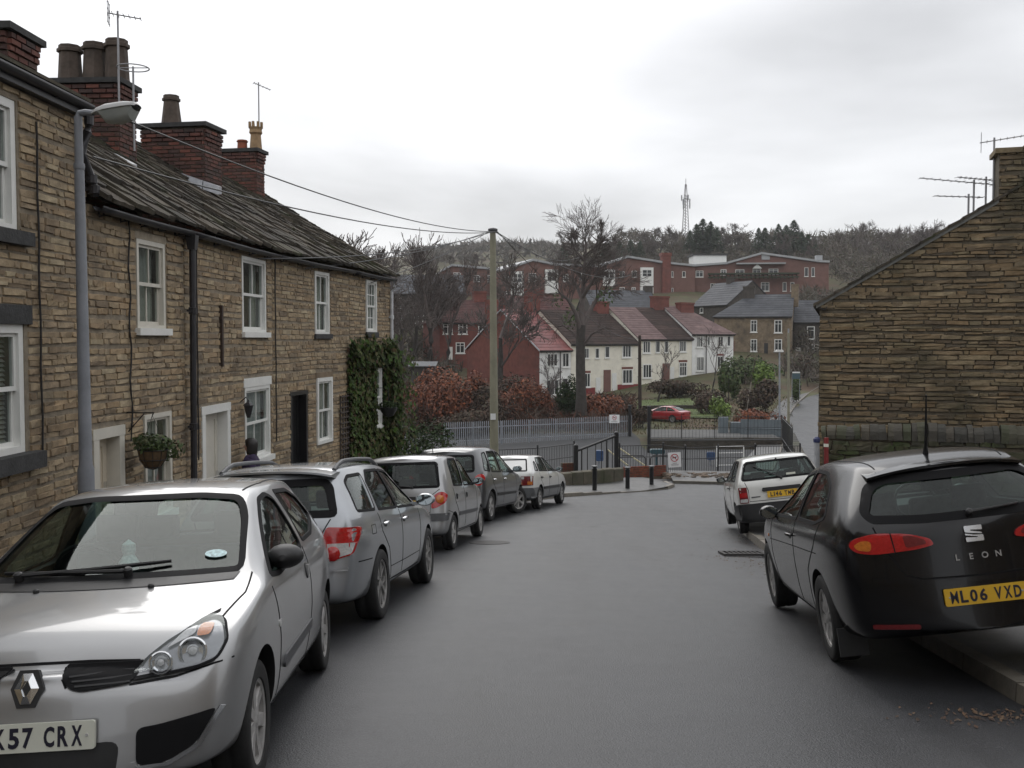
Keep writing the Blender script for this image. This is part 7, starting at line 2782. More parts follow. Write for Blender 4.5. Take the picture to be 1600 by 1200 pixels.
# == small silver city car
def car_city():
 S = dict(name='parked_car', group=GL,paint=M_SILVER,M=place_car(708,858,8.5,-1,.69,-2.0),
             label='small silver city car with oval red tail lights, third in the left row',
             wb=2.34,track=1.28,arch=.305,tyre=(.268,.155,.178),rim=(6,.06,.09,0),rimmat=M_HUBCAP,cabin=(-.28,1.9,.62))
 S['st'] = [
  st((-.50, -.44, -.26), (.66, .30, .93, .50, 1.38, 1.42), cap=.07),
  st((-.45, -.36, -.16), (.725, .23, .93, .54, 1.425, 1.465)),
  st((-.05, 0, .05), (.745, .21, .93, .56, 1.435, 1.48)),
  st(.55, (.748, .20, .925, .565, 1.435, 1.485)),
  st(1.0, (.748, .20, .92, .56, 1.42, 1.475)),
  st(1.35, (.748, .20, .915, .55, 1.37, 1.43), bow=.03),
  st(1.44, (.748, .20, .91, .555, 1.325, 1.39), bow=.05),
  st(1.78, (.745, .20, .91, .60, 1.11, 1.16), bow=.06),
  st(2.10, (.74, .20, .90, .635, .93, .985), bow=.06),
  st(2.35, (.735, .21, .86, .61, .885, .93), bow=.05),
  st(2.65, (.70, .22, .78, .54, .81, .855), bow=.05),
  st((2.86, 2.82, 2.80), (.63, .25, .66, .46, .70, .73), cap=.1),
 ]
 S['crease'] = dict(long={6: .2, 8: .4}, ring=[(0, .3, 6, 12)])
 S['win'] = [
  dict(v='left', p=[(.90, .955), (1.84, .935),(1.74,1.06),(1.34,1.36),(.95,1.395)],r=.05),
  dict(v='left', p=[(.10, .98), (.82, .957), (.86, 1.40), (.30, 1.40), (.17,1.33)],r=.05),
  dict(v='front', p=[(-.60, .985), (.60, .985), (.51, 1.39), (-.51, 1.39)], r=.05),
  dict(v='rear',p=[(-.60,.975),(.60,.975),(.535,1.33),(.50,1.36),(-.50,1.36),(-.535,1.33)],r=.05,seal=.03),
 ]
 S['pan'] = [
  dict(n='tail_light',v='rear',p=[(.475,.66),(.55,.665),(.685,.74),(.70,.85),(.66,.905),(.585,.905),(.51,.85),(.48,.76)],r=.05,m=M_REDL,off=.012,rim=.03,step=.05),
  dict(n='bumper_strip',v='rear',p=[(-.70,.47),(.70,.47),(.72,.585),(-.72,.585)],r=.02,m=M_GREYPL,off=.016,one=1,rim=.02),
  dict(n='side_moulding',v='left',p=[(.34,.50),(1.90,.475),(1.90,.535),(.34,.56)],r=.01,m=M_GREYPL,off=.012),
  dict(n='plate_lamp_bar',v='rear',p=[(-.36,.795),(.36,.795),(.33,.845),(-.33,.845)],r=.02,m=M_DARK,off=.02,one=1,rim=.03),
  dict(n='headlight',v='front',p=[(.36,.62),(.56,.62),(.58,.76),(.40,.74)],r=.06,m=M_HOUSING,off=.006),
  dict(n='grille',v='front',p=[(-.2,.58),(.2,.58),(.22,.64),(-.22,.64)],r=.02,m=M_DARK,off=.003,one=1),
 ]
 S['lines'] = [
  ('left',[(.86,.94),(.86,.55),(.88,.30)],.010),('left',[(1.90,.90),(1.90,.60),(1.86,.30)],.010),
  ('left', [(.04, .95), (.08, .75), (.28, .58), (.36, .30)],.010),sill_line(.28,.36,1.88),
  ('rear',[(-.60,.95),(-.47,.85),(-.46,.60),(0,.595),(.46,.60),(.47,.85),(.60,.95)],.010),
  ('top', [(1.3, -.50), (.6, -.515), (-.1, -.49)], .010),
  ('left', [(-.36, .62), (-.25, .60), (-.05, .56)], .008),
 ]
 S['mirror'] = (1.70, .72, 1.0, .19, .125, M_DARK)
 S['seats'] = [(1.05, .33, .46, 1.30), (1.05, -.33, .46, 1.30), (.2, 0, 1.05, 1.22)]
 S['dash'] = (1.85, .93, .6)
 root, bvh = make_car(S)
 tl = [o for o in root.children if o.name.startswith('tail_light')]
 for o, sg in zip(tl, (1, -1)):
  disc_on(o,bvh,'rear',sg * .605,.80,[(.065,.0),(.062,.014),(.03,.022),(.001,.024)],M_AMBER,'indicator_lens',22,.006)
 for x, z in ((.20, .81), (.98, .80)):
  door_handle(root, bvh, x, z, 'round', M_DARK)
 plate(root, bvh, 'rear', 0, .735, '', M_PLATEY)
 wiper(root, bvh, 'rear', (-.18, .985), (.36, 1.045))
 MB([M_DARK]).tube([snap(bvh,'top',1.05,-.18)[0],snap(bvh,'top',1.05,-.18)[0] + Vector((-.12,0,.28))],[.008,.004],5).build('aerial',root)
 MB([M_REDL]).box(snap(bvh,'rear',.50,.59)[0] + Vector((-.02,0,.008)),(.02,.14,.025)).build('reflector',root)
 b = text_mesh('matiz', .055, .001, .001, M_GREYPL)
 p, n = snap(bvh, 'rear', .42, .945)
 link('boot_lettering',b,root,axes(p + n * .004,Vector((0,-1,0)),Vector((0,0,1)),Vector((-1,0,0))))
 return root
# == dark grey people carrier
def car_mpv():
 S = dict(name='parked_car',group=GL,paint=M_GREYP,M=place_car(767,814,13.5,-1,.83,-1.5),steer=math.radians(-24),
             label='dark grey tall people carrier with its front wheels turned out, fourth in the left row',
             wb=2.685,track=1.51,arch=.36,tyre=(.318,.205,.215),rim=(6,.07,.10,0),rimmat=M_HUBCAP,cabin=(-.42,2.3,.70))
 S['st'] = [
  st((-.66, -.60, -.42), (.78, .30, 1.02, .56, 1.46, 1.50), cap=.10),
  st((-.60, -.52, -.32), (.86, .24, 1.02, .60, 1.525, 1.57)),
  st((-.1, -.05, 0), (.895, .22, 1.0, .63, 1.555, 1.605)),
  st(.6, (.90, .21, .985, .64, 1.57, 1.62)),
  st(1.15, (.90, .21, .97, .63, 1.545, 1.605)),
  st(1.45, (.90, .21, .96, .62, 1.49, 1.56), bow=.04),
  st(1.55, (.90, .21, .96, .625, 1.44, 1.51), bow=.06),
  st(2.05, (.90, .21, .95, .69, 1.19, 1.25), bow=.08),
  st(2.55, (.895, .21, .935, .74, .98, 1.04), bow=.08),
  st(2.80, (.885, .22, .90, .72, .93, .98), bow=.06),
  st(3.15, (.84, .23, .82, .64, .84, .89), bow=.05),
  st((3.38, 3.34, 3.32), (.76, .26, .70, .54, .73, .77), cap=.13),
 ]
 S['crease'] = dict(long={6: .2, 8: .35}, ring=[(0, .3, 6, 12)])
 S['win'] = [
  dict(v='left', p=[(1.02, 1.02), (2.20,.985),(2.06,1.12),(1.48,1.45),(1.06,1.49)],r=.05),
  dict(v='left', p=[(.12, 1.045), (.94, 1.022), (.98, 1.495), (.30, 1.49)], r=.05),
  dict(v='left', p=[(-.36, 1.09), (.03, 1.05), (.20, 1.48), (-.08, 1.45)], r=.05),
  dict(v='front', p=[(-.70, 1.03), (.70, 1.03), (.59, 1.51), (-.59, 1.51)], r=.05),
  dict(v='rear', p=[(-.66, 1.06), (.66, 1.06), (.60, 1.42), (-.60, 1.42)],r=.07,seal=.04),
 ]
 S['pan'] = [
  dict(n='tail_light',v='rear',p=[(.64,.76),(.80,.78),(.845,.92),(.80,1.03),(.69,.99),(.645,.88)],r=.05,m=M_REDL,off=.012,rim=.03,step=.05),
  dict(n='side_moulding',v='left',p=[(.42,.52),(2.18,.50),(2.18,.56),(.42,.585)],r=.01,m=M_DARK,off=.012),
  dict(n='headlight',v='front',p=[(.42,.66),(.66,.68),(.72,.80),(.50,.77)],r=.05,m=M_HOUSING,off=.006),
  dict(n='grille',v='front',p=[(-.34,.62),(.34,.62),(.36,.70),(-.36,.70)],r=.02,m=M_DARK,off=.003,one=1),
 ]
 S['lines'] = [
  ('left',[(1.0,1.0),(.99,.55),(1.0,.32)],.010),('left',[(2.24,.94),(2.25,.60),(2.15,.32)],.010),
  ('left', [(.05, 1.0), (.10, .80), (.36, .60), (.45, .32)],.010),sill_line(.30,.45,2.15),
 ]
 S['mirror'] = (2.02, .86, 1.07, .22, .15, M_GREYP)
 S['seats'] = [(1.2, .38, .5, 1.36), (1.2, -.38, .5, 1.36), (.3, 0, 1.25, 1.30)]
 S['dash'] = (2.2, 1.0, .75)
 root, bvh = make_car(S)
 for x, z in ((.20, .88), (1.12, .87)):
  door_handle(root, bvh, x, z, 'pull', M_CHROME)
 plate(root, bvh, 'rear', 0, .74, '', M_PLATEY)
 MB([M_DARK]).tube([snap(bvh,'top',1.2,0)[0],snap(bvh,'top',1.2,0)[0] + Vector((-.1,0,.22))],[.010,.004],5).build('aerial',root)
 return root
# == white boxy hatchback at the end of the left row
def car_boxy():
 S = dict(name='parked_car',group=GL,paint=M_WHITEP,M=place_car(842,795,15.5,-1,.76,-1.5),two=(.56,M_ROVERG),
             label='boxy white hatchback with grey lower half, last of the left row beside the pole',
             wb=2.55,track=1.43,arch=.33,tyre=(.288,.18,.190),rim=(8,.04,.06,0),rimmat=M_HUBCAP,cabin=(-.2,2.0,.60))
 S['st'] = [
  st((-.70, -.70, -.20), (.76, .28, .93, .52, 1.29, 1.325), cap=.06),
  st((-.66, -.62, -.10), (.815, .24, .935, .55, 1.335, 1.365)),
  st((-.25, -.20, .06), (.835, .22, .93, .56, 1.35, 1.385)),
  st(.55, (.84, .21, .915, .57, 1.36, 1.40)),
  st(1.0, (.84, .21, .905, .565, 1.35, 1.395)),
  st(1.30, (.84, .21, .90, .56, 1.33, 1.375), bow=.03),
  st(1.38, (.84, .21, .90, .565, 1.29, 1.335), bow=.04),
  st(1.78, (.84, .21, .895, .635, 1.10, 1.145), bow=.05),
  st(2.14, (.84, .21, .885, .69, .92, .965), bow=.05),
  st(2.30, (.84, .21, .87, .70, .89, .92), bow=.04),
  st(2.85, (.83, .22, .80, .66, .82, .85), bow=.03),
  st((3.18, 3.17, 3.16), (.79, .24, .70, .62, .72, .745), bow=.02),
  st((3.26, 3.24, 3.22), (.75, .26, .64, .58, .66, .68), cap=.05),
 ]
 S['crease'] = dict(long={6: .6, 8: .5, 4: .1}, ring=[(0, .6, 4, 12), (1, .3, 6, 12)])
 S['win'] = [
  dict(v='left', p=[(.98, .945), (1.92, .93),(1.82,1.02),(1.30,1.295),(1.0,1.315)],r=.02),
  dict(v='left', p=[(.06, .96), (.92, .947), (.94, 1.318), (.34, 1.305),(.16,1.2)],r=.02),
  dict(v='front', p=[(-.66, .955), (.66, .955), (.53, 1.31), (-.53, 1.31)], r=.03),
  dict(v='rear',p=[(-.64,.975),(.64,.975),(.535,1.25),(.51,1.275),(-.51,1.275),(-.535,1.25)],r=.03,seal=.025),
  dict(v='left', p=[(-.34, .985), (-.02, .97), (.07, 1.20),(.02,1.22),(-.10,1.18)],r=.02),
 ]
 S['pan'] = [
  dict(n='tail_light',v='rear',p=[(.49,.62),(.785,.62),(.785,.85),(.50,.85)],r=.01,m=M_DREDL,off=.010,rim=.03),
  dict(n='reversing_lens',v='rear',p=[(.51,.78),(.58,.78),(.58,.84),(.51,.84)],r=.01,m=M_CLEARL,off=.014,rim=.004),
  dict(n='indicator_lens',v='rear',p=[(.66,.64),(.775,.64),(.775,.72),(.66,.72)],r=.01,m=M_AMBER,off=.014,rim=.004),
  dict(n='plate_panel',v='rear',p=[(-.48,.62),(.48,.62),(.48,.85),(-.48,.85)],m=M_DARK,off=.006,one=1),
  dict(n='bumper',v='rear',p=[(-.79,.32),(.79,.32),(.79,.55),(-.79,.55)],r=.03,m=M_ROVERG,off=.035,rim=.06,one=1),
  dict(n='side_moulding',v='left',p=[(.36,.49),(2.1,.475),(2.1,.54),(.36,.555)],r=.01,m=M_DARK,off=.012),
  dict(n='headlight',v='front',p=[(.40,.56),(.70,.56),(.70,.66),(.42,.66)],r=.02,m=M_HOUSING,off=.006),
 ]
 S['lines'] = [
  ('left',[(.96,.93),(.95,.55),(.97,.30)],.010),('left',[(2.0,.88),(2.02,.60),(1.95,.30)],.010),
  ('left', [(.0, .93), (.05, .75), (.30, .58), (.38, .30)], .010),sill_line(.28,.38,1.95),
 ]
 S['mirror'] = (1.80, .82, .98, .19, .12, M_DARK)
 S['seats'] = [(1.05, .36, .48, 1.22), (1.05, -.36, .48, 1.22), (.25, 0, 1.15, 1.14)]
 S['dash'] = (1.9, .90, .66)
 S['shell'] = .085
 root, bvh = make_car(S)
 for x, z in ((.14, .80), (1.06, .79)):
  door_handle(root, bvh, x, z, 'pull', M_DARK)
 plate(root, bvh, 'rear', 0, .735, '', M_PLATEY)
 MB([M_DARK]).box(snap(bvh,'rear',.52,.90)[0] + Vector((-.004,0,0)),(.006,.18,.03)).build('boot_badge',root)
 MB([M_PLATEW]).lathe([(.06,0),(.06,.003),(.001,.003)],16,axes(snap(bvh,'rear',.34,1.02)[0] + Vector((-.012,0,.0)),*frame_of(snap(bvh,'rear',.34,1.02)[1])) @ Matrix.Diagonal((1.2,.6,1,1))).build('window_sticker',root)
 wiper(root, bvh, 'rear', (0, .985), (-.36, 1.0))
 return root
# == black hatchback on the right
def car_black():
 S = dict(name='parked_car',group=GR,paint=M_BLACKP,fine=True,M=place_car(1305,1032,5.4,1,.835,-7.0),
             label='black hatchback with long red tail lights, two wheels up on the right pavement',
             wb=2.578,track=1.53,arch=.355,tyre=(.318,.205,.212),rim=(5,.05,.075,.055),cabin=(-.45,2.2,.66))
 S['st'] = [
  st((-.80, -.72, -.42), (.74, .32, 1.02, .46, 1.36, 1.395), cap=.16),
  st((-.74, -.62, -.30), (.83, .25, 1.01, .51, 1.40, 1.435)),
  st((-.30, -.24, -.10), (.875, .22, .985, .545, 1.42, 1.46)),
  st(.35, (.88, .21, .96, .56, 1.425, 1.468)),
  st(.90, (.88, .21, .945, .56, 1.41, 1.46)),
  st(1.35, (.88, .21, .935, .55, 1.36, 1.42), bow=.03),
  st(1.45, (.88, .21, .93, .555, 1.325, 1.385), bow=.05),
  st(1.95, (.88, .21, .92, .645, 1.10, 1.16), bow=.07),
  st(2.42, (.875, .21, .905, .71, .93, .99), bow=.07),
  st(2.65, (.87, .22, .875, .70, .89, .94), bow=.06),
  st(3.0, (.82, .23, .80, .62, .82, .86), bow=.05),
  st((3.28, 3.24, 3.22), (.74, .26, .69, .52, .72, .75), cap=.14),
 ]
 S['crease'] = dict(long={6: .25, 8: .35}, ring=[(0, .35, 6, 12)])
 S['win'] = [
  dict(v='left', p=[(.92, .985), (2.06,.945),(1.94,1.06),(1.42,1.315),(.98,1.365)],r=.04),
  dict(v='left',p=[(-.12,1.06),(.18,1.0),(.86,.99),(.92,1.37),(.46,1.365),(.14,1.28)],r=.06),
  dict(v='front', p=[(-.68, .985), (.68, .985), (.53, 1.365), (-.53, 1.365)], r=.05),
  dict(v='rear',p=[(-.60,1.05),(-.3,1.03),(.3,1.03),(.60,1.05),(.645,1.11),(.555,1.28),(.45,1.335),(-.45,1.335),(-.555,1.28),(-.645,1.11)],r=.05,seal=.045),
 ]
 S['pan'] = [
  dict(n='tail_light',v='rear',p=[(.255,.880),(.36,.858),(.63,.842),(.73,.862),(.765,.905),(.73,.950),(.60,.980),(.40,.962),(.275,.922)],r=.05,m=M_REDL,off=.016,rim=.03,step=.04),
  dict(n='indicator_lens',v='rear',p=[(.64,.862),(.72,.880),(.735,.908),(.69,.938),(.63,.932)],r=.03,m=M_AMBER,off=.019,rim=.004),
  dict(n='lens_segment',v='rear',p=[(.30,.89),(.43,.872),(.44,.955),(.39,.95),(.31,.918)],r=.02,m=M_DREDL,off=.019,rim=.004),
  dict(n='lens_joint',v='rear',p=[(.495,.85),(.502,.85),(.512,.973),(.505,.973)],m=M_SEAL,off=.0195,rim=.004),
  dict(n='reflector',v='rear',p=[(.42,.345),(.70,.355),(.70,.385),(.42,.375)],r=.01,m=M_DREDL,off=.008),
  dict(n='headlight',v='front',p=[(.40,.60),(.64,.62),(.68,.74),(.48,.70)],r=.05,m=M_HOUSING,off=.006),
  dict(n='side_repeater',v='left',p=[(2.28,.73),(2.36,.725),(2.36,.755),(2.28,.76)],r=.014,m=M_AMBER,off=.006),
  dict(n='bumper_strip',v='rear',p=[(-.66,.655),(-.3,.62),(.3,.62),(.66,.655),(.66,.69),(.3,.655),(-.3,.655),(-.66,.69)],r=.01,m=M_BLACKP,off=.018,one=1),
 ]
 S['lines'] = [
  ('left',[(.94,.97),(.93,.55),(.95,.32)],.010),('left',[(2.13,.91),(2.14,.60),(2.05,.32)],.010),
  ('left', [(-.02, 1.02), (.08, .84), (.36, .64),(.45,.32)],.010),sill_line(.30,.45,2.05),
  ('rear',[(.60,1.02),(.58,.93),(.52,.81),(.46,.70),(.36,.665),(0,.66),(-.36,.665),(-.46,.70),(-.52,.81),(-.58,.93),(-.60,1.02)],.010),
  ('top',[(-.36,.44),(.3,.475),(1.1,.49)],.009),('top',[(-.36,-.44),(.3,-.475),(1.1,-.49)],.009),
  ('left', [(.0, .80), (.8, .775), (1.6, .745), (2.2, .72)], .006),
 ]
 S['mirror'] = (2.0, .80, .985, .17, .13, M_BLACKP)
 S['seats'] = [(1.1, .38, .5, 1.26), (1.1, -.38, .5, 1.26), (.2, 0, 1.2, 1.18)]
 S['dash'] = (2.1, .94, .70)
 root, bvh = make_car(S)
 door_handle(root, bvh, 1.08, .85, 'pull', M_BLACKP)
 rows = []
 for i in range(13):
  y = -.53 + 1.06 * i / 12
  k = abs(y) / .53
  z = 1.405 - .05 * k ** 2.5
  rows.append([(-.60 + .12 * k ** 2,y,z - .035),(-.28,y,z - .05),(-.20,y,z + .012),(-.28,y,z + .016),(-.60 + .12 * k ** 2,y,z - .016)])
 spoiler(root, rows, M_BLACKP)
 plate(root, bvh, 'rear', 0, .535, 'ML06 VXD', M_PLATEY)
 wiper(root, bvh, 'rear', (0, 1.05), (-.34, 1.075), .035)
 p, n = snap(bvh, 'rear', 0, .925)
 nn = Vector((-1, 0, .18)).normalized()
 rt = Vector((0, 0, 1)).cross(nn).normalized()
 M = axes(p + nn * .006, rt, nn.cross(rt), nn)
 lg = MB([M_CHROME])
 lg.prism(rounded([(-.058,.052),(-.058,.012),(-.02,.004),(.050,-.006),(.050,.004),(-.02,.018),(-.02,.026),(.056,.020),(.056,.052)][::-1],.006,2),0,.010,M)
 lg.prism(rounded([(-.058,-.052),(.056,-.052),(.056,-.012),(.0,-.010),(-.058,.004),(-.058,-.008),(.02,-.022),(.02,-.028),(-.058,-.022)],.006,2),0,.010,M)
 lg.build('badge', root)
 for i, c in enumerate('LEON'):
  me = text_mesh(c, .055, .003, .001, M_ALLOY)
  y = .13 - .087 * i
  p, n = snap(bvh, 'rear', y, .78)
  link('boot_letter',me,root,axes(p + n * .010,Vector((0,-1,0)),Vector((.1,0,1)).normalized(),Vector((-1,0,.1)).normalized()))
 p, n = snap(bvh, 'top', -.12, 0)
 MB([M_DARK]).tube([p,p + Vector((-.03,0,.05)),p + Vector((-.22,0,.42))],[.022,.012,.005],8).build('aerial',root,smooth=True)
 for sg in (1, -1):
  MB([M_DARK]).box((-.36, sg * .76, .20), (.02, .20, .20)).build('mud_flap', root)
 return root
# == small white hatchback on the right
def car_white():
 S = dict(name='parked_car',group=GR,paint=M_WHITEP2,M=place_car(1158,834,6.7,1,.74,-6.5),
             label='small old white hatchback with black bumper and yellow plate, tilted against the right kerb',
             wb=2.28,track=1.36,arch=.31,tyre=(.272,.165,.180),rim=(6,.05,.07,0),rimmat=M_HUBCAP,cabin=(-.30,1.8,.60))
 S['st'] = [
  st((-.58, -.57, -.30), (.72, .26, .92, .54, 1.295, 1.325), cap=.05),
  st((-.54, -.50, -.20), (.775, .22, .92, .565, 1.325, 1.36)),
  st((-.15, -.10, .02), (.79, .20, .915, .575, 1.335, 1.375)),
  st(.45, (.79, .20, .905, .58, 1.34, 1.385)),
  st(.90, (.79, .20, .90, .575, 1.33, 1.38)),
  st(1.18, (.79, .20, .895, .57, 1.31, 1.355), bow=.03),
  st(1.26, (.79, .20, .89, .575, 1.27, 1.315), bow=.04),
  st(1.62, (.79, .20, .885, .63, 1.08, 1.125), bow=.05),
  st(1.95, (.785, .20, .88, .67, .915, .955), bow=.05),
  st(2.15, (.78, .20, .86, .66, .88, .91), bow=.04),
  st(2.65, (.76, .22, .78, .62, .80, .83), bow=.03),
  st((2.95, 2.92, 2.90), (.70, .26, .66, .56, .68, .70), cap=.06),
 ]
 S['crease'] = dict(long={6: .5, 8: .4}, ring=[(0, .45, 4, 12)])
 S['win'] = [
  dict(v='left', p=[(.74, .93), (1.74, .91), (1.64, 1.0), (1.20,1.275),(.78,1.30)],r=.04),
  dict(v='left', p=[(-.08, .95), (.66, .932), (.70, 1.302),(.14,1.295),(.02,1.22)],r=.05),
  dict(v='front', p=[(-.63, .95), (.63, .95), (.54, 1.29), (-.54, 1.29)], r=.04),
  dict(v='rear',p=[(-.675,.965),(.675,.965),(.575,1.24),(.53,1.285),(-.53,1.285),(-.575,1.24)],r=.06,seal=.028),
 ]
 S['pan'] = [
  dict(n='tail_light',v='rear',p=[(.585,.575),(.735,.575),(.735,.855),(.60,.855)],r=.02,m=M_DREDL,off=.010,rim=.03),
  dict(n='reversing_lens',v='rear',p=[(.60,.59),(.725,.59),(.725,.65),(.60,.65)],r=.01,m=M_CLEARL,off=.014,rim=.004),
  dict(n='indicator_lens',v='rear',p=[(.605,.68),(.725,.68),(.725,.76),(.605,.76)],r=.01,m=M_REDL,off=.014,rim=.004),
  dict(n='bumper',v='rear',p=[(-.77,.26),(.77,.26),(.77,.56),(-.77,.56)],r=.03,m=M_DARK,off=.05,rim=.09,one=1),
  dict(n='plate_lamp_bar',v='rear',p=[(-.34,.755),(.34,.755),(.33,.82),(-.33,.82)],r=.02,m=M_DARK,off=.025,one=1,rim=.03),
  dict(n='side_bumper',v='left',p=[(-.5,.27),(-.34,.27),(-.34,.55),(-.5,.55)],r=.01,m=M_DARK,off=.02,rim=.03),
  dict(n='headlight',v='front',p=[(.40,.56),(.62,.56),(.62,.67),(.42,.67)],r=.02,m=M_HOUSING,off=.006),
 ]
 S['lines'] = [
  ('left',[(.70,.92),(.70,.55),(.72,.30)],.010),('left',[(1.80,.88),(1.80,.60),(1.74,.30)],.010),
  ('left', [(-.12, .93), (.02, .66), (.30, .50), (.34, .30)],.009),sill_line(.28,.4,1.74),
  ('rear',[(-.62,.94),(-.575,.80),(-.57,.60),(0,.595),(.57,.60),(.575,.80),(.62,.94)],.010),
 ]
 S['mirror'] = (1.62, .77, .95, .17, .12, M_DARK)
 S['seats'] = [(.95, .34, .46, 1.24), (.95, -.34, .46, 1.24), (.2, 0, 1.1, 1.08)]
 S['dash'] = (1.75, .89, .62)
 root, bvh = make_car(S)
 door_handle(root, bvh, .80, .80, 'pull', M_DARK)
 plate(root, bvh, 'rear', 0, .695, 'L146 TMB', M_PLATEY)
 wiper(root, bvh, 'rear', (-.02, .955), (.42, 1.20))
 MB([M_PLATEW]).box(snap(bvh,'rear',-.20,1.02)[0] + Vector((-.004,0,0)),(.004,.16,.035)).build('window_sticker',root)
 MB([M_GREYPL]).box(snap(bvh,'rear',.45,.67)[0] + Vector((-.003,0,0)),(.005,.17,.02)).build('boot_badge',root)
 MB([M_DARK]).lathe([(.018,0),(.012,.02),(.001,.022)],10,axes(snap(bvh,'rear',0,1.30)[0],*frame_of(Vector((-1,0,.3))))).build('washer_jet',root)
 return root
# == car park, fences, railings
M_BLACKM = pmat('black_railing_paint', [(.012, .012, .013)], rough=.4, nscale=8, namt=.2)
M_GALV = pmat('galvanised_steel', [(.30, .315, .34)], rough=.5, metal=.5,nscale=3,namt=.2)
M_LAMPP = pmat('grey_lamp_paint',[(.20,.21,.23)],rough=.55,nscale=3,namt=.18,bump=.2,bscale=30)
M_CONC = pmat('weathered_concrete',[(.235,.225,.165)],rough=.9,nscale=2.5,namt=.18,bump=.3,bscale=30)
M_CARPARK = pmat('car_park_tarmac',[(.068,.069,.071)],rough=.85,rvar=.1,spec=.1,nscale=.5,namt=.2,bump=.2,bscale=40)
M_PATH = pmat('pale_path', [(.13, .13, .127)], rough=.9, spec=.1, nscale=1, namt=.15)
M_RETAIN = pmat('dark_retaining_stone',[(.060,.052,.042),(.048,.043,.034),(.075,.062,.048)],rough=.95,nscale=2,namt=.35)
def sheet(name, pts, mat, lift, kind='structure', grid=None):
 m = MB([mat])
 m.add([(x, y, hz(x, y) + lift) for x, y in pts], [tuple(range(len(pts)))])
 o = m.build(name)
 return props(o, kind=kind)
m = MB([M_CARPARK])
for i, y in enumerate((42.05, 48, 54, 60, 65.85)):
 for x in (-12, -6, 0, 6, 12, 18.5 + .06 * y):
  m.v.append((x, y, hz(x, y) + .03))
for j in range(4):
 for i in range(5):
  q = j * 6 + i
  m.f.append((q, q + 1, q + 7, q + 6))
  m.m.append(0)
props(m.build('car_park'), kind='structure')
m = MB([M_CARPARK])
for y, xr_ in ((65.8, 8.6), (68, 8.6), (72, 9), (76, 9)):
 for x in (-12, -6, 0, 5, xr_):
  m.v.append((x, y, hz(x, y) + .035))
for j in range(3):
 for i in range(4):
  q = j * 5 + i
  m.f.append((q, q + 1, q + 6, q + 5))
  m.m.append(0)
props(m.build('car_park'), kind='structure')
zc = hz(12, 66)
ra, rb = at(1013, 700, 66), at(1222, 700, 66.5)
rt = thing('retaining_wall','low dark retaining wall along the back of the car park','wall',T((ra.x + rb.x) / 2,66,zc))
SR = Seg(Vector((ra.x, 66, 0)), Vector((rb.x, 66.5, 0)))
ztop = at(1100, 686, 66.2).z
m = MB([M_RETAIN])
bar(m, SR.M, 0, SR.len, zc - .5, ztop - .09, -.35, 0)
rc_ = m.build('wall_core', rt, None, local=False)
lay_courses(rc_,SR.M,lambda a,b:[(0,SR.len)],zc - .05,ztop - .10,(.16,.22),(.35,.5,.7),M_RETAIN,seed=95,cap=90,dep=.03)
m = MB([M_PATH])
n = 10
for i in range(n):
 bar(m, SR.M, SR.len * i / n + .004, SR.len * (i + 1) / n - .004,ztop - .09,ztop,-.42,.06)
m.build('coping', rt, None, local=False)
m = MB([M_PATH])
for x, y in ((ra.x, 66.4), (rb.x, 66.9), (rb.x + .6, 74), (ra.x + 1, 74.5)):
 m.v.append((x, y, ztop + .0 - (y - 66.4) * .012))
m.f, m.m = [(0, 1, 2, 3)], [0]
props(m.build('path'), kind='structure')
lw = [((980,650,88),(1140,652,86),(1130,640,93),(985,636,94)),((990,634,95),(1135,636,94.5),(1120,622,101),(995,620,102))]
for i, pts in enumerate(lw):
 m = MB([M_LAWN])
 nU, nV = 12, 5
 P = [at(x, y, d) for x, y, d in pts]
 for j in range(nV + 1):
  for k in range(nU + 1):
   p_ = P[0].lerp(P[1], k / nU).lerp(P[3].lerp(P[2], k / nU), j / nV)
   m.v.append((p_.x, p_.y, hz(p_.x, p_.y) + .10))
 for j in range(nV):
  for k in range(nU):
   a = j * (nU + 1) + k
   m.f.append((a, a + 1, a + nU + 2, a + nU + 1))
   m.m.append(0)
 props(m.build('lawn'), kind='structure')
gws = thing('garden_wall','low brown stone wall stepping across the sloping lawn','wall',T(at(1070,640,92)))
m = MB([M_RETAIN])
a, b = at(1005, 630, 94.3), at(1132, 645, 92.5)
for i in range(14):
 p0_, p1_ = a.lerp(b, i / 14), a.lerp(b, (i + .95) / 14)
 z0_ = hz(p0_.x, p0_.y)
 m.hexa([Vector((p0_.x,p0_.y,z0_ - .3)),Vector((p1_.x,p1_.y,z0_ - .3)),Vector((p1_.x,p1_.y + .35,z0_ - .3)),Vector((p0_.x,p0_.y + .35,z0_ - .3)),
   Vector((p0_.x,p0_.y,z0_ + .42)),Vector((p1_.x,p1_.y,z0_ + .42)),Vector((p1_.x,p1_.y + .35,z0_ + .42)),Vector((p0_.x,p0_.y + .35,z0_ + .42))])
m.build('stonework', gws, None, local=False)
sh = thing('garden_shed','small grey roofed shed among the russet bushes','shed',T(at(660,575,96)))
p = at(645, 571, 96)
m = MB([pmat('shed_board', [(.05, .045, .04)], rough=.9, namt=.3)])
m.box(p + Vector((.9, 1, -1.2)), (2.2, 2, 2.3))
m.build('walls', sh, None, local=False)
m = MB([pmat('felt_roof', [(.12, .125, .13)], rough=.8, namt=.2)])
m.hexa([p + Vector(o) for o in ((-.4,-.3,-.12),(2.2,-.3,-.12),(2.2,2.3,.25),(-.4,2.3,.25),(-.4,-.3,-.04),(2.2,-.3,-.04),(2.2,2.3,.33),(-.4,2.3,.33))])
m.build('roof', sh, None, local=False)
pa, pb = at(694, 698, 66.5), at(986, 683, 74)
pf = thing('palisade_fence','tall grey steel palisade fence along the left of the car park','fence',T((pa.x + pb.x) / 2,70,pa.z))
top0 = at(694, 660, 66.5).z - pa.z
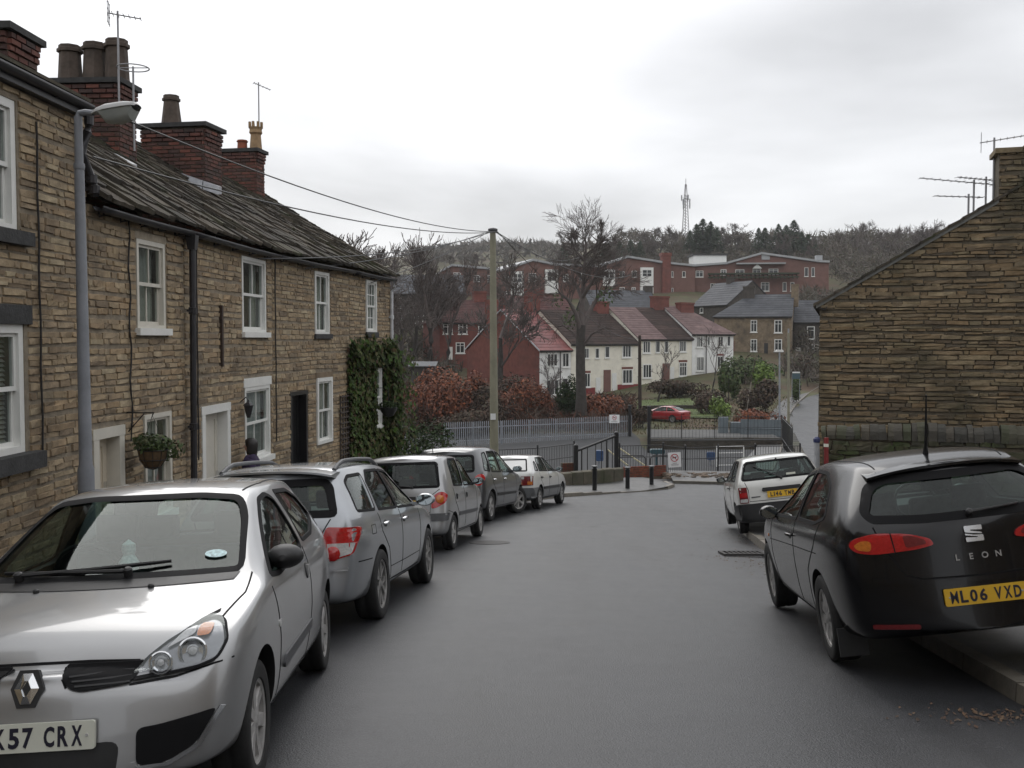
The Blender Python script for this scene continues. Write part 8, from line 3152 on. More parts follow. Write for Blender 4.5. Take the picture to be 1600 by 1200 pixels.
L_ = Vector((pb.x - pa.x, pb.y - pa.y, 0)).length
d = Vector((pb.x - pa.x, pb.y - pa.y, 0)).normalized()
side = Vector((d.y, -d.x, 0))
h = 1.60
pm = MB([M_GALV])
w = .036
pm.add([(-w,0,.05),(0,-.02,.05),(w,0,.05),(-w,0,h - .12),(0,-.02,h - .12),(w,0,h - .12),(-.028,0,h - .03),(.028,0,h - .03),(0,-.01,h)],
       [(0, 1, 4, 3), (1, 2, 5, 4), (3, 4, 8, 6), (4, 5, 7, 8)])
pm = pm.mesh('pale')
n = int(L_ / .155)
for i in range(n + 1):
 t = i / n
 p_ = pa.lerp(pb, t)
 link('pale', pm, pf, axes(Vector((p_.x, p_.y, p_.z)) + side * .05, d, -side, Z), False)
for zz in (.32, h - .42):
 MB([M_GALV]).tube([pa + Z * zz, pb + Z * zz], .035, 4).build('rail', pf,None,local=False)
for i in range(8):
 p_ = pa.lerp(pb, i / 7)
 m = MB([M_GALV])
 m.box(p_ + Vector((0, .06, h / 2 - .3)), (.09, .09, h + .4))
 m.build('post', pf, None, local=False)
for (px,y0,y1,Y,r,lab) in ((984,640,690,73.6,.10,'black square post at the right end of the palisade fence'),(1014,643,706,62,.09,'black square post left of the mesh fence')):
 a, b = at(px, y1, Y), at(px, y0, Y)
 m = MB([M_BLACKM])
 m.box((a + b) / 2, (r * 2, r * 2, b.z - a.z + .6))
 m.box(b + Z * .3, (r * 2.5, r * 2.5, .06))
 props(m.build('gate_post'), lab, 'post')
mf = thing('mesh_fence','fine dark wire fence standing above the retaining wall','fence',T(SR.at(SR.len / 2,ztop,-.2)))
wm = MB([M_BLACKM])
hh = at(1100, 652, 66).z - ztop
nb = int(SR.len / .22)
for i in range(nb):
 u = SR.len * i / nb
 wm.tube([SR.at(u, ztop, -.2), SR.at(u, ztop + hh, -.2)], .008, 3, cap=False)
props(wm.build('wires', mf, None, local=False), kind='stuff')
for i in range(5):
 u = SR.len * i / 4
 MB([M_BLACKM]).tube([SR.at(u,ztop - .1,-.2),SR.at(u,ztop + hh + .1,-.2)],.03,5).build('post',mf,None,local=False)
for zz in (.1, hh * .5, hh):
 MB([M_BLACKM]).tube([SR.at(0,ztop + zz,-.2),SR.at(SR.len,ztop + zz,-.2)],.016,4).build('rail',mf,None,local=False)
M_CAB = pmat('blue_grey_panel', [(.125, .15, .165)], rough=.5, nscale=1.5, namt=.15)
cp = thing('panel_fence','blue grey corrugated panel at the right end of the upper path','fence',T(at(1188,683,70)))
Y = 70
a, b = at(1157, 683, Y), at(1221, 684, Y)
hp = at(1157, 655, Y).z - a.z
n = 16
for i in range(n):
 p0_, p1_ = a.lerp(b, i / n), a.lerp(b, (i + .92) / n)
 m = MB([M_CAB])
 m.hexa([p0_ + Vector((0,0,-.2)),p1_ + Vector((0,0,-.2)),p1_ + Vector((0,.06,-.2)),p0_ + Vector((0,.06,-.2)),p0_ + Z * hp,p1_ + Z * hp,p1_ + Vector((0,.06,hp)),p0_ + Vector((0,.06,hp))])
 m.build('panel', cp, None, local=False)
m = MB([M_CAB])
m.tube([a + Vector((0, -.03, hp * .5)), b + Vector((0, -.03, hp * .5))], .03, 4)
m.build('rail', cp, None, local=False)
for px0,px1,py0,py1,lab in ((1124,1138,652,681,'taller grey metal cabinet on the upper path'),(1142,1163,660,679,'wider grey metal cabinet on the upper path')):
 a, b = at(px0, py1, 71), at(px1, py1, 71)
 h_ = at(px0, py0, 71).z - a.z
 t = thing('metal_cabinet', lab, 'cabinet', T((a + b) / 2))
 m = MB([M_CAB])
 m.hexa([a - Z * .2,b - Z * .2,b + Vector((0,.5,-.2)),a + Vector((0,.5,-.2)),a + Z * h_,b + Z * h_,b + Vector((0,.5,h_)),a + Vector((0,.5,h_))])
 m.build('body', t, None, local=False)
 m = MB([M_CAB])
 mid = a.lerp(b, .5)
 for q0, q1 in ((a.lerp(b, .05), a.lerp(b, .47)), (a.lerp(b, .53), a.lerp(b, .95))):
  m.hexa([q0 + Vector((0,-.02,0)),q1 + Vector((0,-.02,0)),q1,q0,q0 + Vector((0,-.02,h_ - .1)),q1 + Vector((0,-.02,h_ - .1)),q1 + Z * (h_ - .1),q0 + Z * (h_ - .1)])
 m.build('door', t, None, local=False)
rl_ = thing('railing','dark railing running down beside the far road','railing',T(at(1232,690,64)))
pa2, pb2 = at(1222, 688, 68), at(1238, 712, 56)
h2 = 1.6
for i in range(15):
 p_ = pa2.lerp(pb2, i / 14)
 MB([M_BLACKM]).tube([p_ - Z * .4, p_ + Z * h2], .022,4).build('bar',rl_,None,local=False)
for zz in (.15, h2 - .1):
 MB([M_BLACKM]).tube([pa2 + Z * zz,pb2 + Z * zz],.03,4).build('rail',rl_,None,local=False)
rw = thing('roadside_wall','mossy stone wall stepping down beside the far road','wall',T(at(1250,690,62)))
for i in range(7):
 a,b = at(1236 + 3.2 * i,676 + 7 * i,72 - 3 * i),at(1239.2 + 3.2 * i,683 + 7 * i,69 - 3 * i)
 m = MB([M_COPE])
 for k in range(2):
  q0, q1 = a.lerp(b, k * .5), a.lerp(b, k * .5 + .47)
  m.hexa([q0 + Vector((-.3,0,-2)),q0 + Vector((.3,0,-2)),q1 + Vector((.3,0,-2)),q1 + Vector((-.3,0,-2)),q0 + Vector((-.25,0,.0)),q0 + Vector((.25,0,.0)),q1 + Vector((.25,0,.0)),q1 + Vector((-.25,0,.0))])
 m.build('coping_stone', rw, None, local=False)
fr = MB([M_ROAD, M_PAVE, M_KERB])
line = [(1268,745,44),(1266,712,55),(1264,690,64),(1262,668,76),(1263,650,88),(1272,630,98),(1290,612,108),(1320,600,118)]
rows = []
for px, py, Y in line:
 c = at(px, py, Y)
 c.z = hz(c.x, Y) + .06
 rows.append(c)
for i, c in enumerate(rows):
 d_ = (rows[min(i + 1, len(rows) - 1)] - rows[max(0, i - 1)])
 d_.z = 0
 d_.normalize()
 nrm_ = Vector((d_.y, -d_.x, 0))
 L0, L1 = c - nrm_ * 1.6, c + nrm_ * 3.4
 P0 = c - nrm_ * 3.2
 fr.v += [tuple(P0 + Z * .12),tuple(L0 - nrm_ * .16 + Z * .125),tuple(L0 + Z * .125),tuple(L0),tuple(L1)]
for i in range(len(rows) - 1):
 for k, mt_ in ((0, 1), (1, 2), (2, 2), (3, 0)):
  q = i * 5 + k
  fr.f.append((q, q + 1, q + 6, q + 5))
  fr.m.append(mt_)
props(fr.build('road'), kind='structure')
for px,py0,py1,Y,r,lab,head in ((1218,668,549,74,.06,'slim lamp post with a white head beside the far road',True),(1232,700,520,62,.07,'plain pale grey post right of the white headed lamp post',False)):
 t = thing('lamp_post', lab, 'lamp post', T(at(px, py0, Y)))
 a, b = at(px, py0 + 8, Y), at(px, py1, Y)
 m = MB([M_CONC if not head else M_GALV])
 m.tube([a, b], [r * 1.2, r], 8)
 m.build('column', t, None, local=False, smooth=True)
 if head:
  m = MB([M_WHITE])
  m.prism(rounded([(-.28,-.06),(.28,-.06),(.22,.10),(-.22,.10)],.04,3),-.15,.15,axes(b + Vector((-.0,0,.02)),Vector((1,0,0)),Z,Vector((0,-1,0))))
  m.build('lamp_head', t, None, local=False)
 else:
  m = MB([M_GALV])
  m.tube([b, b + Z * .25], .05, 6)
  m.build('cap', t, None, local=False)
t = thing('street_sign','teal sign board with white top edge beside the far road','sign',T(at(1243,605,90)))
a, b = at(1238, 592, 90), at(1250, 592, 90)
m = MB([pmat('teal_sign', [(.05, .09, .11)], rough=.5, namt=.1)])
h_ = at(1238, 583, 90).z - a.z
m.hexa([a,b,b + Vector((0,.04,0)),a + Vector((0,.04,0)),a + Z * h_,b + Z * h_,b + Vector((0,.04,h_)),a + Vector((0,.04,h_))])
m.build('board', t, None, local=False)
m = MB([M_WHITE])
m.hexa([a + Z * h_,b + Z * h_,b + Vector((0,.05,h_)),a + Vector((0,.05,h_)),a + Z * (h_ + .12),b + Z * (h_ + .12),b + Vector((0,.05,h_ + .12)),a + Vector((0,.05,h_ + .12))])
m.build('top_strip', t, None, local=False)
m = MB([M_GALV])
for q in (a, b):
 m.tube([q + Vector((0, .06, -1.8)), q + Vector((0, .06, h_))], .03, 5)
m.build('posts', t, None, local=False)
# == black railings at the end of the street
def railing(label,pts,hgt,step=.115,rails=(.12,.62,1.0),bars_to=1.0,post_every=2.2,name='railing'):
 """pts: ground points; bars, rails and posts as parts"""
 t = thing(name, label, 'railing', T(pts[0].lerp(pts[-1], .5)))
 bm_ = MB([M_BLACKM]).tube([(0, 0,hgt * rails[0]),(0,0,hgt * bars_to)],.009,5).mesh('bar')
 pm_ = MB([M_BLACKM])
 pm_.box((0, 0, hgt * .5 - .1), (.06, .06, hgt + .35))
 pm_.lathe([(.05, 0), (.035, .05), (.001, .07)], 8, T(0, 0, hgt + .07))
 pm_ = pm_.mesh('post')
 for a, b in zip(pts[:-1], pts[1:]):
  L_ = (b - a).length
  n = int(L_ / step)
  for i in range(1, n):
   link('bar', bm_, t, T(a.lerp(b, i / n)), False)
  for k in rails:
   MB([M_BLACKM]).tube([a + Z * hgt * k,b + Z * hgt * k],.018,6).build('rail',t,None,local=False)
  npst = max(1, round(L_ / post_every))
  for i in range(npst + (1 if b is pts[-1] else 0)):
   link('post', pm_, t, T(a.lerp(b, i / npst)), False)
 return t
gr_ = lambda px, Y:Vector((at(px,700,Y).x,Y,road_z(Y) + .05 if Y < 42 else hz(0,Y) + .05))
railing('black railing running behind the parked cars to the stone wall',[gr_(672,35.0),gr_(752,37.0),gr_(840,38.5),gr_(897,40.6)],1.32)
railing('black railing carrying the white prohibition sign',[gr_(968,40.8),gr_(1036,41.3),gr_(1071,42.2),gr_(1122,43),gr_(1180,43.6),gr_(1250,44)],1.22)
sr = thing('stair_railing','black sloping handrail between two thick square posts','railing',T(gr_(930,39.5)))
for px, yt_ in ((900, 697), (963, 677)):
 b_ = gr_(px, 39.8)
 tz = at(px, yt_, 39.8).z
 m = MB([M_BLACKM])
 m.box(Vector((b_.x, 39.8, (b_.z + tz) / 2 - .1)), (.16, .16, tz - b_.z + .2))
 m.lathe([(.10, 0), (.10, .03), (.06, .07), (.001, .09)], 8, T(b_.x, 39.8, tz))
 m.build('post', sr, None, local=False)
a, b = at(903, 704, 39.7), at(962, 681, 39.7)
MB([M_BLACKM]).tube([a, b], .045, 8).build('handrail', sr, None, local=False)
for px in (909, 918, 931, 940, 948, 957):
 t_ = (px - 903) / 59
 q = a.lerp(b, t_)
 MB([M_BLACKM]).tube([Vector((q.x,q.y,gr_(px,39.8).z - .1)),q],.028 if px in (909,948) else .018,5).build('baluster',sr,None,local=False)
c0_, c1_ = gr_(900, 39.8), gr_(963, 39.8)
MB([M_BLACKM]).tube([c0_ + Z * .25,c1_ + Z * .25],.02,5).build('rail',sr,None,local=False)
for i, (px0, px1) in enumerate(((1009, 1011), (1016, 1031))):
 a = gr_(px0, 43.5)
 b = gr_(px1, 43.5)
 zt_ = at(px0, 712, 43.5).z
 m = MB([M_BLACKM])
 if i:
  m.tube([a,Vector((a.x,a.y,zt_ - .12)),Vector((a.x + .12,a.y,zt_)),Vector((b.x + .4,b.y,zt_))],.03,6)
 else:
  m.tube([a,Vector((a.x,a.y,zt_ - .12)),Vector((a.x - .12,a.y,zt_)),Vector((a.x - 1.0,a.y,zt_))],.03,6)
 props(m.build('barrier_hoop'),('left' if not i else 'right') + ' one of two bent black bars behind the railing','barrier')
M_YELLOW = pmat('cream_handrail', [(.62, .56, .36)], rough=.5, namt=.1)
hr = thing('step_handrail','pair of pale cream handrails sloping down behind the railing','handrail',T(gr_(985,45)))
for (xa, ya, xb, yb) in ((966, 699, 1010, 729), (950, 703, 981, 727)):
 a, b = at(xa, ya, 45), at(xb, yb, 45)
 MB([M_YELLOW]).tube([a, b], .035, 6).build('handrail', hr, None, local=False)
 MB([M_BLACKM]).tube([b,Vector((b.x,b.y,hz(b.x,45) - .1))],.03,5).build('post',hr,None,local=False)
 MB([M_BLACKM]).tube([a,Vector((a.x,a.y,hz(a.x,45) - .1))],.03,5).build('post',hr,None,local=False)
M_BLUE = pmat('blue_plastic', [(.03, .065, .15)], rough=.5, namt=.1)
M_TEAL = pmat('teal_plastic', [(.03, .075, .09)], rough=.5, namt=.1)
for px,y0,y1,Y,w_,mt_,lab in ((936,703,719,47,.17,M_BLUE,'blue box on a post behind the sloping handrail'),(1110,706,718,50,.20,M_BLUE,'blue round backed sign board on a post behind the railing'),(1026,701,708,48,.34,M_TEAL,'teal flat topped stand behind the railing')):
 t = thing('sign_board' if 'sign' in lab else 'post_box_stand',lab,'sign' if 'sign' in lab else 'stand',T(at(px,y1,Y)))
 a, b = at(px, y1, Y), at(px, y0, Y)
 m = MB([mt_])
 m.prism(rounded([(-w_,0),(w_,0),(w_,b.z - a.z),(-w_,b.z - a.z)],w_ * .35,4),0,.12 if 'sign' in lab else .35,axes(a,Vector((1,0,0)),Z,Vector((0,-1,0))))
 m.build('board', t, None, local=False)
 m = MB([M_TEAL if mt_ is M_TEAL else M_GALV])
 m.tube([Vector((a.x, a.y + .05, hz(a.x, Y))), a + Vector((0, .05, .1))], .05, 6)
 m.build('post', t, None, local=False)
wr = thing('white_barrier','white horizontal bars of a barrier behind the white hatchback','barrier',T(at(1140,728,49)))
for yy in (698, 708, 716, 727):
 MB([M_WHITE]).tube([at(1119,yy,49),at(1162,yy - 1,49.5)],.018,5).build('rail',wr,None,local=False)
for xx in (1120, 1162):
 MB([M_WHITE]).tube([at(xx,732,49),at(xx,697,49)],.03,5).build('post',wr,None,local=False)
M_SIGN = pmat('white_sign', [(.74, .74, .74)], rough=.4, namt=.04)
M_SIGNR = pmat('sign_red', [(.42, .03, .04)], rough=.4, namt=0)
M_SIGNK = pmat('sign_print', [(.05, .04, .05)], rough=.4, namt=0)
def no_sign(label, xl, xr, yt, yb, Y, tilt):
 a, b = at(xl, yb, Y), at(xr, yb, Y)
 h_ = at(xl, yt, Y).z - a.z
 w_ = (b - a).length
 M = axes((a + b) / 2 + Z * h_ / 2,Vector((math.cos(tilt),0,math.sin(tilt))),Vector((-math.sin(tilt),0,math.cos(tilt))),Vector((0,-1,0)))
 t = thing('prohibition_sign', label, 'sign', M)
 m = MB([M_SIGN])
 m.prism(rounded([(-w_ / 2,-h_ / 2),(w_ / 2,-h_ / 2),(w_ / 2,h_ / 2),(-w_ / 2,h_ / 2)],w_ * .03,2),-.012,0)
 m.build('board', t)
 m = MB([M_SIGNR, M_SIGNK])
 r = h_ * .27
 cy = h_ * .14
 m.lathe([(r, .001), (r, .004), (r * .80, .004), (r * .80,.001)],26,T(0,cy,0),0,cap=False)
 m.prism([(-r * .09,-r * .9),(r * .09,-r * .9),(r * .09,r * .9),(-r * .09,r * .9)],.001,.0045,T(0,cy,0) @ Matrix.Rotation(PI / 4,4,'Z'),0)
 k = r * .62
 dog = [(-.8,-.55),(-.62,-.55),(-.55,-.1),(.3,-.1),(.36,-.55),(.54,-.55),(.6,.1),(.95,.25),(.95,.42),(.62,.55),(.48,.35),(-.6,.28),(-.9,.5),(-.95,.42),(-.75,.1)]
 m.prism([(x * k, y * k) for x, y in dog], .001, .003, T(0, cy, 0), 1)
 m.build('symbol', t)
 m = MB([M_SIGNK])
 for z_, ww, th in ((-.24, .34, .030), (-.32, .62, .020), (-.38, .55, .018)):
  m.prism([(-w_ * ww / 2,h_ * z_),(w_ * ww / 2,h_ * z_),(w_ * ww / 2,h_ * (z_ + th)),(-w_ * ww / 2,h_ * (z_ + th))],.001,.003)
 m.build('small_print', t)
no_sign('white prohibition sign with a red barred circle on the near black railing',1044,1064,707,730,41.2,.06)
no_sign('white prohibition sign high on the palisade fence', 952, 968, 648, 661, 72.6, 0)
M_LOWW = pmat('low_wall_stone',[(.095,.085,.062),(.075,.07,.05),(.11,.095,.07)],rough=.95,nscale=4,namt=.35,bump=.5,bscale=18,stain=((.05,.055,.025),1.5,.5,.7))
lws = thing('low_wall','low weathered stone wall behind the bollards','wall',T(gr_(925,37)))
a, b = gr_(878, 36.4), gr_(975, 38.6)
for i in range(6):
 q0, q1 = a.lerp(b, i / 6), a.lerp(b, (i + .985) / 6)
 m = MB([M_LOWW])
 j = R.uniform(-.02, .02)
 m.hexa([q0 - Z * .4,q1 - Z * .4,q1 + Vector((-.1,.35,-.4)),q0 + Vector((-.1,.35,-.4)),q0 + Z * (.54 + j),q1 + Z * (.54 + j),q1 + Vector((-.1,.35,.55 + j)),q0 + Vector((-.1,.35,.55 + j))])
 o = m.build('stone_block', lws, None, local=False)
 md = o.modifiers.new('bevel', 'BEVEL')
 md.width = .03
 md.segments = 2
M_BRW = pmat('orange_red_brick',[(.22,.055,.03),(.17,.045,.028),(.26,.075,.04),(.13,.04,.028)],rough=.9,nscale=5,namt=.25)
for lab,xa,Ya,xb,Yb,hh_ in (('low red brick plinth under the railing right of the stone wall',974,40.6,1041,41.2,.34),('short red brick pier left of the stone wall',878,40.5,898,40.6,.55)):
 a, b = gr_(xa, Ya), gr_(xb, Yb)
 S = Seg(Vector((a.x, a.y, 0)), Vector((b.x, b.y, 0)))
 t = thing('brick_plinth', lab, 'wall', T(a.lerp(b, .5)))
 m = MB([M_MORTAR_G])
 bar(m, S.M, 0, S.len, a.z - .4, a.z + hh_, -.22, 0)
 o = m.build('core', t, None, local=False)
 lay_courses(o,S.M,lambda za,zb:[(0,S.len)],a.z - .05,a.z + hh_,(.074,.076),(.215,.225),M_BRW,'brick',seed=96,cap=120,dep=.012,wob=0,rough=.003)
rb_ = random.Random(8)
m = MB([pmat('rubble_stone',[(.12,.09,.065),(.09,.07,.052),(.16,.12,.09)],rough=.95,nscale=8,namt=.3)])
for i in range(130):
 px = rb_.uniform(1036, 1150)
 Y = rb_.uniform(39.6, 41.2)
 p_ = gr_(px, Y)
 s_ = rb_.uniform(.05, .18)
 m.box(p_ + Z * s_ * .3,(s_ * 1.4,s_,s_ * .8),Matrix.Rotation(rb_.uniform(0,6),4,'Z') @ Matrix.Rotation(rb_.uniform(-.5,.5),4,'X'))
props(m.build('rubble'), kind='stuff')
fp = MB([M_PAVE, M_KERB])
fk = [(1052, 750, 38.8),(1090,751.5,38.6),(1130,753,38.4),(1190,756,38.2),(1290,760,38.5)]
for px, py, Y in fk:
 p_ = at(px, py, Y)
 zz = road_z(Y)
 fp.v += [(p_.x,Y,zz - .1),(p_.x,Y,zz + .10),(p_.x,Y + .14,zz + .105),(p_.x + .3,Y + 3.4,zz + .07)]
for i in range(len(fk) - 1):
 for k, mt_ in ((0, 1), (1, 1), (2, 0)):
  q = i * 4 + k
  fp.f.append((q, q + 4, q + 5, q + 1))
  fp.m.append(mt_)
props(fp.build('pavement'), kind='structure')
for px,py,pt,lab in ((929,769,727,'leftmost of the three black bollards'),(980.5,768,729,'middle one of the three black bollards'),(1018,764,727,'rightmost of the three black bollards')):
 p_ = on_road(px, py)
 if p_.y > 34.5:
  Y = {929: 34.6, 980.5: 36.0, 1018: 37.2}[px]
  p_ = at(px, py, Y)
 hgt = at(px, pt, p_.y).z - p_.z
 t = thing('bollard', lab, 'bollard', T(p_), 'black bollards at the road end')
 m = MB([M_BLACKM])
 m.lathe([(.095,-.2),(.095,.06),(.078,.08),(.078,hgt * .82),(.090,hgt * .84),(.090,hgt * .88),(.072,hgt * .90),(.072,hgt * .94)],14)
 m.build('shaft', t, smooth=True)
 m = MB([pmat('grey_bollard_cap', [(.10, .105, .11)], rough=.45, namt=.1)])
 m.lathe([(.072, hgt * .94), (.115, hgt * .955), (.11, hgt * .98), (.05, hgt)], 14)
 m.build('cap', t, smooth=True)
# == street lamp on the left
Yp = 10.45
b_ = at(136, 790, Yp)
tp = at(122, 182, Yp)
zg = road_top(-3, Yp) + .12
sl = thing('street_lamp','tall blue grey street lamp column before the terrace','street lamp',T(b_.x,Yp,zg))
base = Vector((b_.x + .0, Yp, zg))
m = MB([M_LAMPP])
top_ = tp
zdoor = zg + 1.3
fz = lambda z: base.lerp(top_, (z - zg) / (top_.z - zg))
m.tube([fz(zg - .3),fz(zdoor),fz(zdoor + .06),fz(top_.z - .55),fz(top_.z - .50),top_],[.085,.082,.066,.048,.042,.040],16)
m.build('column', sl, None, local=False, smooth=True)
m = MB([M_LAMPP])
m.lathe([(.052, -.03), (.056, 0), (.052, .03)], 16, T(fz(top_.z - .5)))
m.build('collar', sl, None, local=False, smooth=True)
l0, l1 = at(146, 180, Yp - .05), at(216, 168, Yp - .15)
m = MB([M_LAMPP])
m.tube([top_ - Z * .02,top_ + Vector((.02,0,.03)),top_.lerp(l0,.5) + Z * .035,l0 + Z * .02],[.038,.036,.032,.032],10)
m.build('arm', sl, None, local=False, smooth=True)
ax_ = (l1 - l0).normalized()
sd_ = ax_.cross(Z).normalized()
up_ = sd_.cross(ax_)
LM = axes(l0, ax_, sd_, up_)
ln = (l1 - l0).length
M_LANT = pmat('pale_lantern', [(.36, .36, .35)], rough=.5, namt=.12)
M_DIFF = pmat('lantern_bowl', [(.33, .35, .33)], rough=.2, namt=.1, coat=.4)
m = MB([M_LANT])
prof = [(0,.035,.03),(.12,.075,.055),(.35,.115,.075),(.75,.12,.07),(.95,.10,.05),(1.0,.06,.02)]
for t_, w_, h_ in prof:
 for k in range(7):
  a = PI * k / 6
  m.v.append(tuple(LM @ Vector((t_ * ln, w_ * math.cos(a), h_ * math.sin(a) + .01))))
for i in range(len(prof) - 1):
 for k in range(6):
  q = i * 7 + k
  m.f.append((q, q + 7, q + 8, q + 1))
  m.m.append(0)
 q = i * 7
 m.f.append((q, q + 6, q + 13, q + 7))
 m.m.append(0)
m.build('lantern_canopy', sl, None, local=False, smooth=True)
m = MB([M_DIFF])
prof = [(.20, .09, .02), (.30, .10, .12), (.60, .105, .15), (.85, .10,.13),(.95,.085,.04)]
for t_, w_, h_ in prof:
 for k in range(7):
  a = PI * k / 6
  m.v.append(tuple(LM @ Vector((t_ * ln, w_ * math.cos(a), -h_ * math.sin(a) + .008))))
for i in range(len(prof) - 1):
 for k in range(6):
  q = i * 7 + k
  m.f.append((q, q + 1, q + 8, q + 7))
  m.m.append(0)
m.build('lantern_bowl', sl, None, local=False, smooth=True)
# == telegraph pole and wires
Yt = 33.2
pt_ = at(770, 360, Yt)
pb_ = at(772.5, 760, Yt)
tg = thing('telegraph_pole','tall pale grey concrete pole with wires fanning from its top','pole',T(pb_.x,Yt,road_z(Yt)))
m = MB([M_CONC])
m.tube([Vector((pb_.x,Yt,road_z(Yt) - .3)),pb_,pb_.lerp(pt_,.5),pt_],[.165,.155,.125,.095],14)
m.build('shaft', tg, None, local=False, smooth=True)
m = MB([pmat('pole_cap', [(.05, .05, .052)], rough=.6, namt=.2)])
m.lathe([(.10, -.06), (.16, -.03), (.15, .03), (.05, .06)], 14, T(pt_ + Z * .02))
m.build('cap', tg, None, local=False, smooth=True)
m = MB([M_SIGN])
q = at(770.5, 651, Yt - .16)
m.box(q, (.17, .02, .20))
m.build('notice', tg, None, local=False)
hb = MB([M_BLACKM])
for i in range(6):
 a = i * PI / 3
 hb.tube([pt_ - Z * .08, pt_ + Vector((math.cos(a) * .17,math.sin(a) * .17,-.05))],.012,4)
hb.build('wire_hooks', tg, None, local=False)
M_WIRE = pmat('dropwire', [(.06, .06, .06)], rough=.6, namt=0)
GWR = 'telephone wires from the pole top'
ends = [('upper wire from the pole to the near tall house',S0.at(S0.len - .2,EAVE_N - .05,.25),.35),('lower wire from the pole to the near tall house',S0.at(S0.len - .05,EAVE_N - .55,.12),.30),
  ('wire from the pole to the white lintel cottage',S1.at(S1.len - 1.0,EAVE_T - .15,.1),.22),
  ('wire from the pole to the black door cottage',S2.at(1.4,EAVE_T - .15,.1),.15),('wire from the pole to the ivy cottage',S2.at(uE + 1.3,EAVE_T - .2,.1),.10),
  ('highest wire running right from the pole',at(905,402,62),.5),('wire from the pole to the white fronted houses',at(1004,528,104),1.2),('wire from the pole over the valley on the right',at(985,430,76),.7)]
for i, (lab, e, sag) in enumerate(ends):
 s_ = pt_ + Vector((math.cos(i) * .15, math.sin(i) * .15, -.04))
 pts = [s_.lerp(e, t / 20) - Z * (sag * 4 * (t / 20) * (1 - t / 20)) for t in range(21)]
 props(MB([M_WIRE]).tube(pts,.011 if i < 6 else .016,4).build('overhead_wire'),lab,'wire',GWR)
t = thing('telegraph_pole','dark brown wooden pole beside the red car','pole',T(at(1000,655,84)))
a, b = at(1000, 668, 84), at(999.5, 524, 84)
m = MB([pmat('creosoted_wood', [(.040, .028, .022)], rough=.9, nscale=5, namt=.3)])
m.tube([a, b], [.16, .12], 10)
m.build('shaft', t, None, local=False, smooth=True)
m = MB([M_CAST])
for i in range(5):
 q = a.lerp(b, .45 + .1 * i)
 m.tube([q + Vector((-.22 if i % 2 else .22, -.02, 0)), q], .015, 4)
m.build('climbing_rungs', t, None, local=False)
# == on the terrace walls
tr = thing('trellis','dark wooden trellis panel fixed beside the ivy','trellis',T(S2.at(uE - .4,-1,.05)))
a, b, c, d = S2.rect(529, 541, 618, 722)
M_TREL = pmat('trellis_wood', [(.060, .048, .042)], rough=.9, nscale=10, namt=.3)
for i in range(4):
 u = a + (b - a) * i / 3
 m = MB([M_TREL])
 bar(m, S2.M, u - .014, u + .014, c, d, .03, .05)
 m.build('upright_slat', tr, None, local=False)
for j in range(13):
 z_ = c + .03 + (d - c - .06) * j / 12
 m = MB([M_TREL])
 bar(m, S2.M, a - .02, b + .02, z_ - .014, z_ + .014, .051, .068)
 m.build('cross_slat', tr, None, local=False)
u_, z_ = S1.loc(196, 703)
HB = S1.at(u_ + .05, z_, .32)
hbk = thing('hanging_basket','hanging basket full of trailing green plants beside the cream door','basket',T(HB),'hanging baskets')
M_COIR = pmat('coir_liner', [(.11, .07, .035)], rough=.95, nscale=25, namt=.4)
m = MB([M_COIR])
m.lathe([(.001, -.24), (.09, -.21), (.15, -.12), (.175, 0)], 16, T(HB), cap=False)
m.build('liner', hbk, None, local=False, smooth=True)
m = MB([M_BLACKM])
for zz, r in ((0, .18), (-.12, .157), (-.21, .095)):
 m.tube([HB + Vector((r * math.cos(i * PI / 10),r * math.sin(i * PI / 10),zz)) for i in range(21)],.006,4)
for i in range(10):
 a = i * PI / 5
 m.tube([HB + Vector((.18 * math.cos(a),.18 * math.sin(a),0)),HB + Vector((.157 * math.cos(a),.157 * math.sin(a),-.12)),HB + Vector((.09 * math.cos(a),.09 * math.sin(a),-.215)),HB - Z * .245],.004,3)
for i in range(3):
 a = i * 2 * PI / 3
 m.tube([HB + Vector((.18 * math.cos(a), .18 * math.sin(a), 0)), HB + Z * .42], .003, 3)
m.build('wire_frame', hbk, None, local=False)
v,f = leaf_cloud([((0,0,.07),(.24,.24,.12)),((.16,.10,.0),(.20,.18,.13)),((.05,.22,-.04),(.16,.2,.14)),((-.05,-.05,.13),(.16,.16,.09))],900,.028,31)
link('foliage', cloud_mesh('foliage', v, f, M_MIDG), hbk, T(HB), False)
m = MB([M_BLACKM])
w0 = S1.at(u_ + .05, z_ + .45, .0)
m.tube([w0, S1.at(u_ + .05, z_ + .45, .34), S1.at(u_ + .05, z_ + .42, .32)], .009, 5)
m.tube([w0 - Z * .25, S1.at(u_ + .05, z_ + .44, .22)], .007, 5)
m.build('bracket', hbk, None, local=False)
u_, z_ = S2.loc(580, 636)
HB2 = S2.at(u_, z_, .42)
hb2 = thing('hanging_basket','dark hanging basket against the ivy window','basket',T(HB2),'hanging baskets')
m = MB([M_DARK])
m.lathe([(.001, -.24), (.11, -.2), (.19, -.08), (.21, 0), (.001,.02)],14,T(HB2),cap=False)
m.build('liner', hb2, None, local=False, smooth=True)
v, f = leaf_cloud([((0, 0, .05), (.24, .24, .10))], 260, .03, 33)
link('foliage', cloud_mesh('foliage', v, f, M_HEDGE), hb2, T(HB2), False)
m = MB([M_BLACKM])
m.tube([S2.at(u_, z_ + .45, .1), S2.at(u_, z_ + .45, .42), HB2], .010, 5)
m.build('bracket', hb2, None, local=False)
u_, z_ = S1.loc(375, 640)
cl_ = thing('wall_lamp','small dark lantern on the wall beside the white lintel window','lamp',T(S1.at(u_,z_,.1)))
q = S1.at(u_, z_, .14)
m = MB([M_CAST])
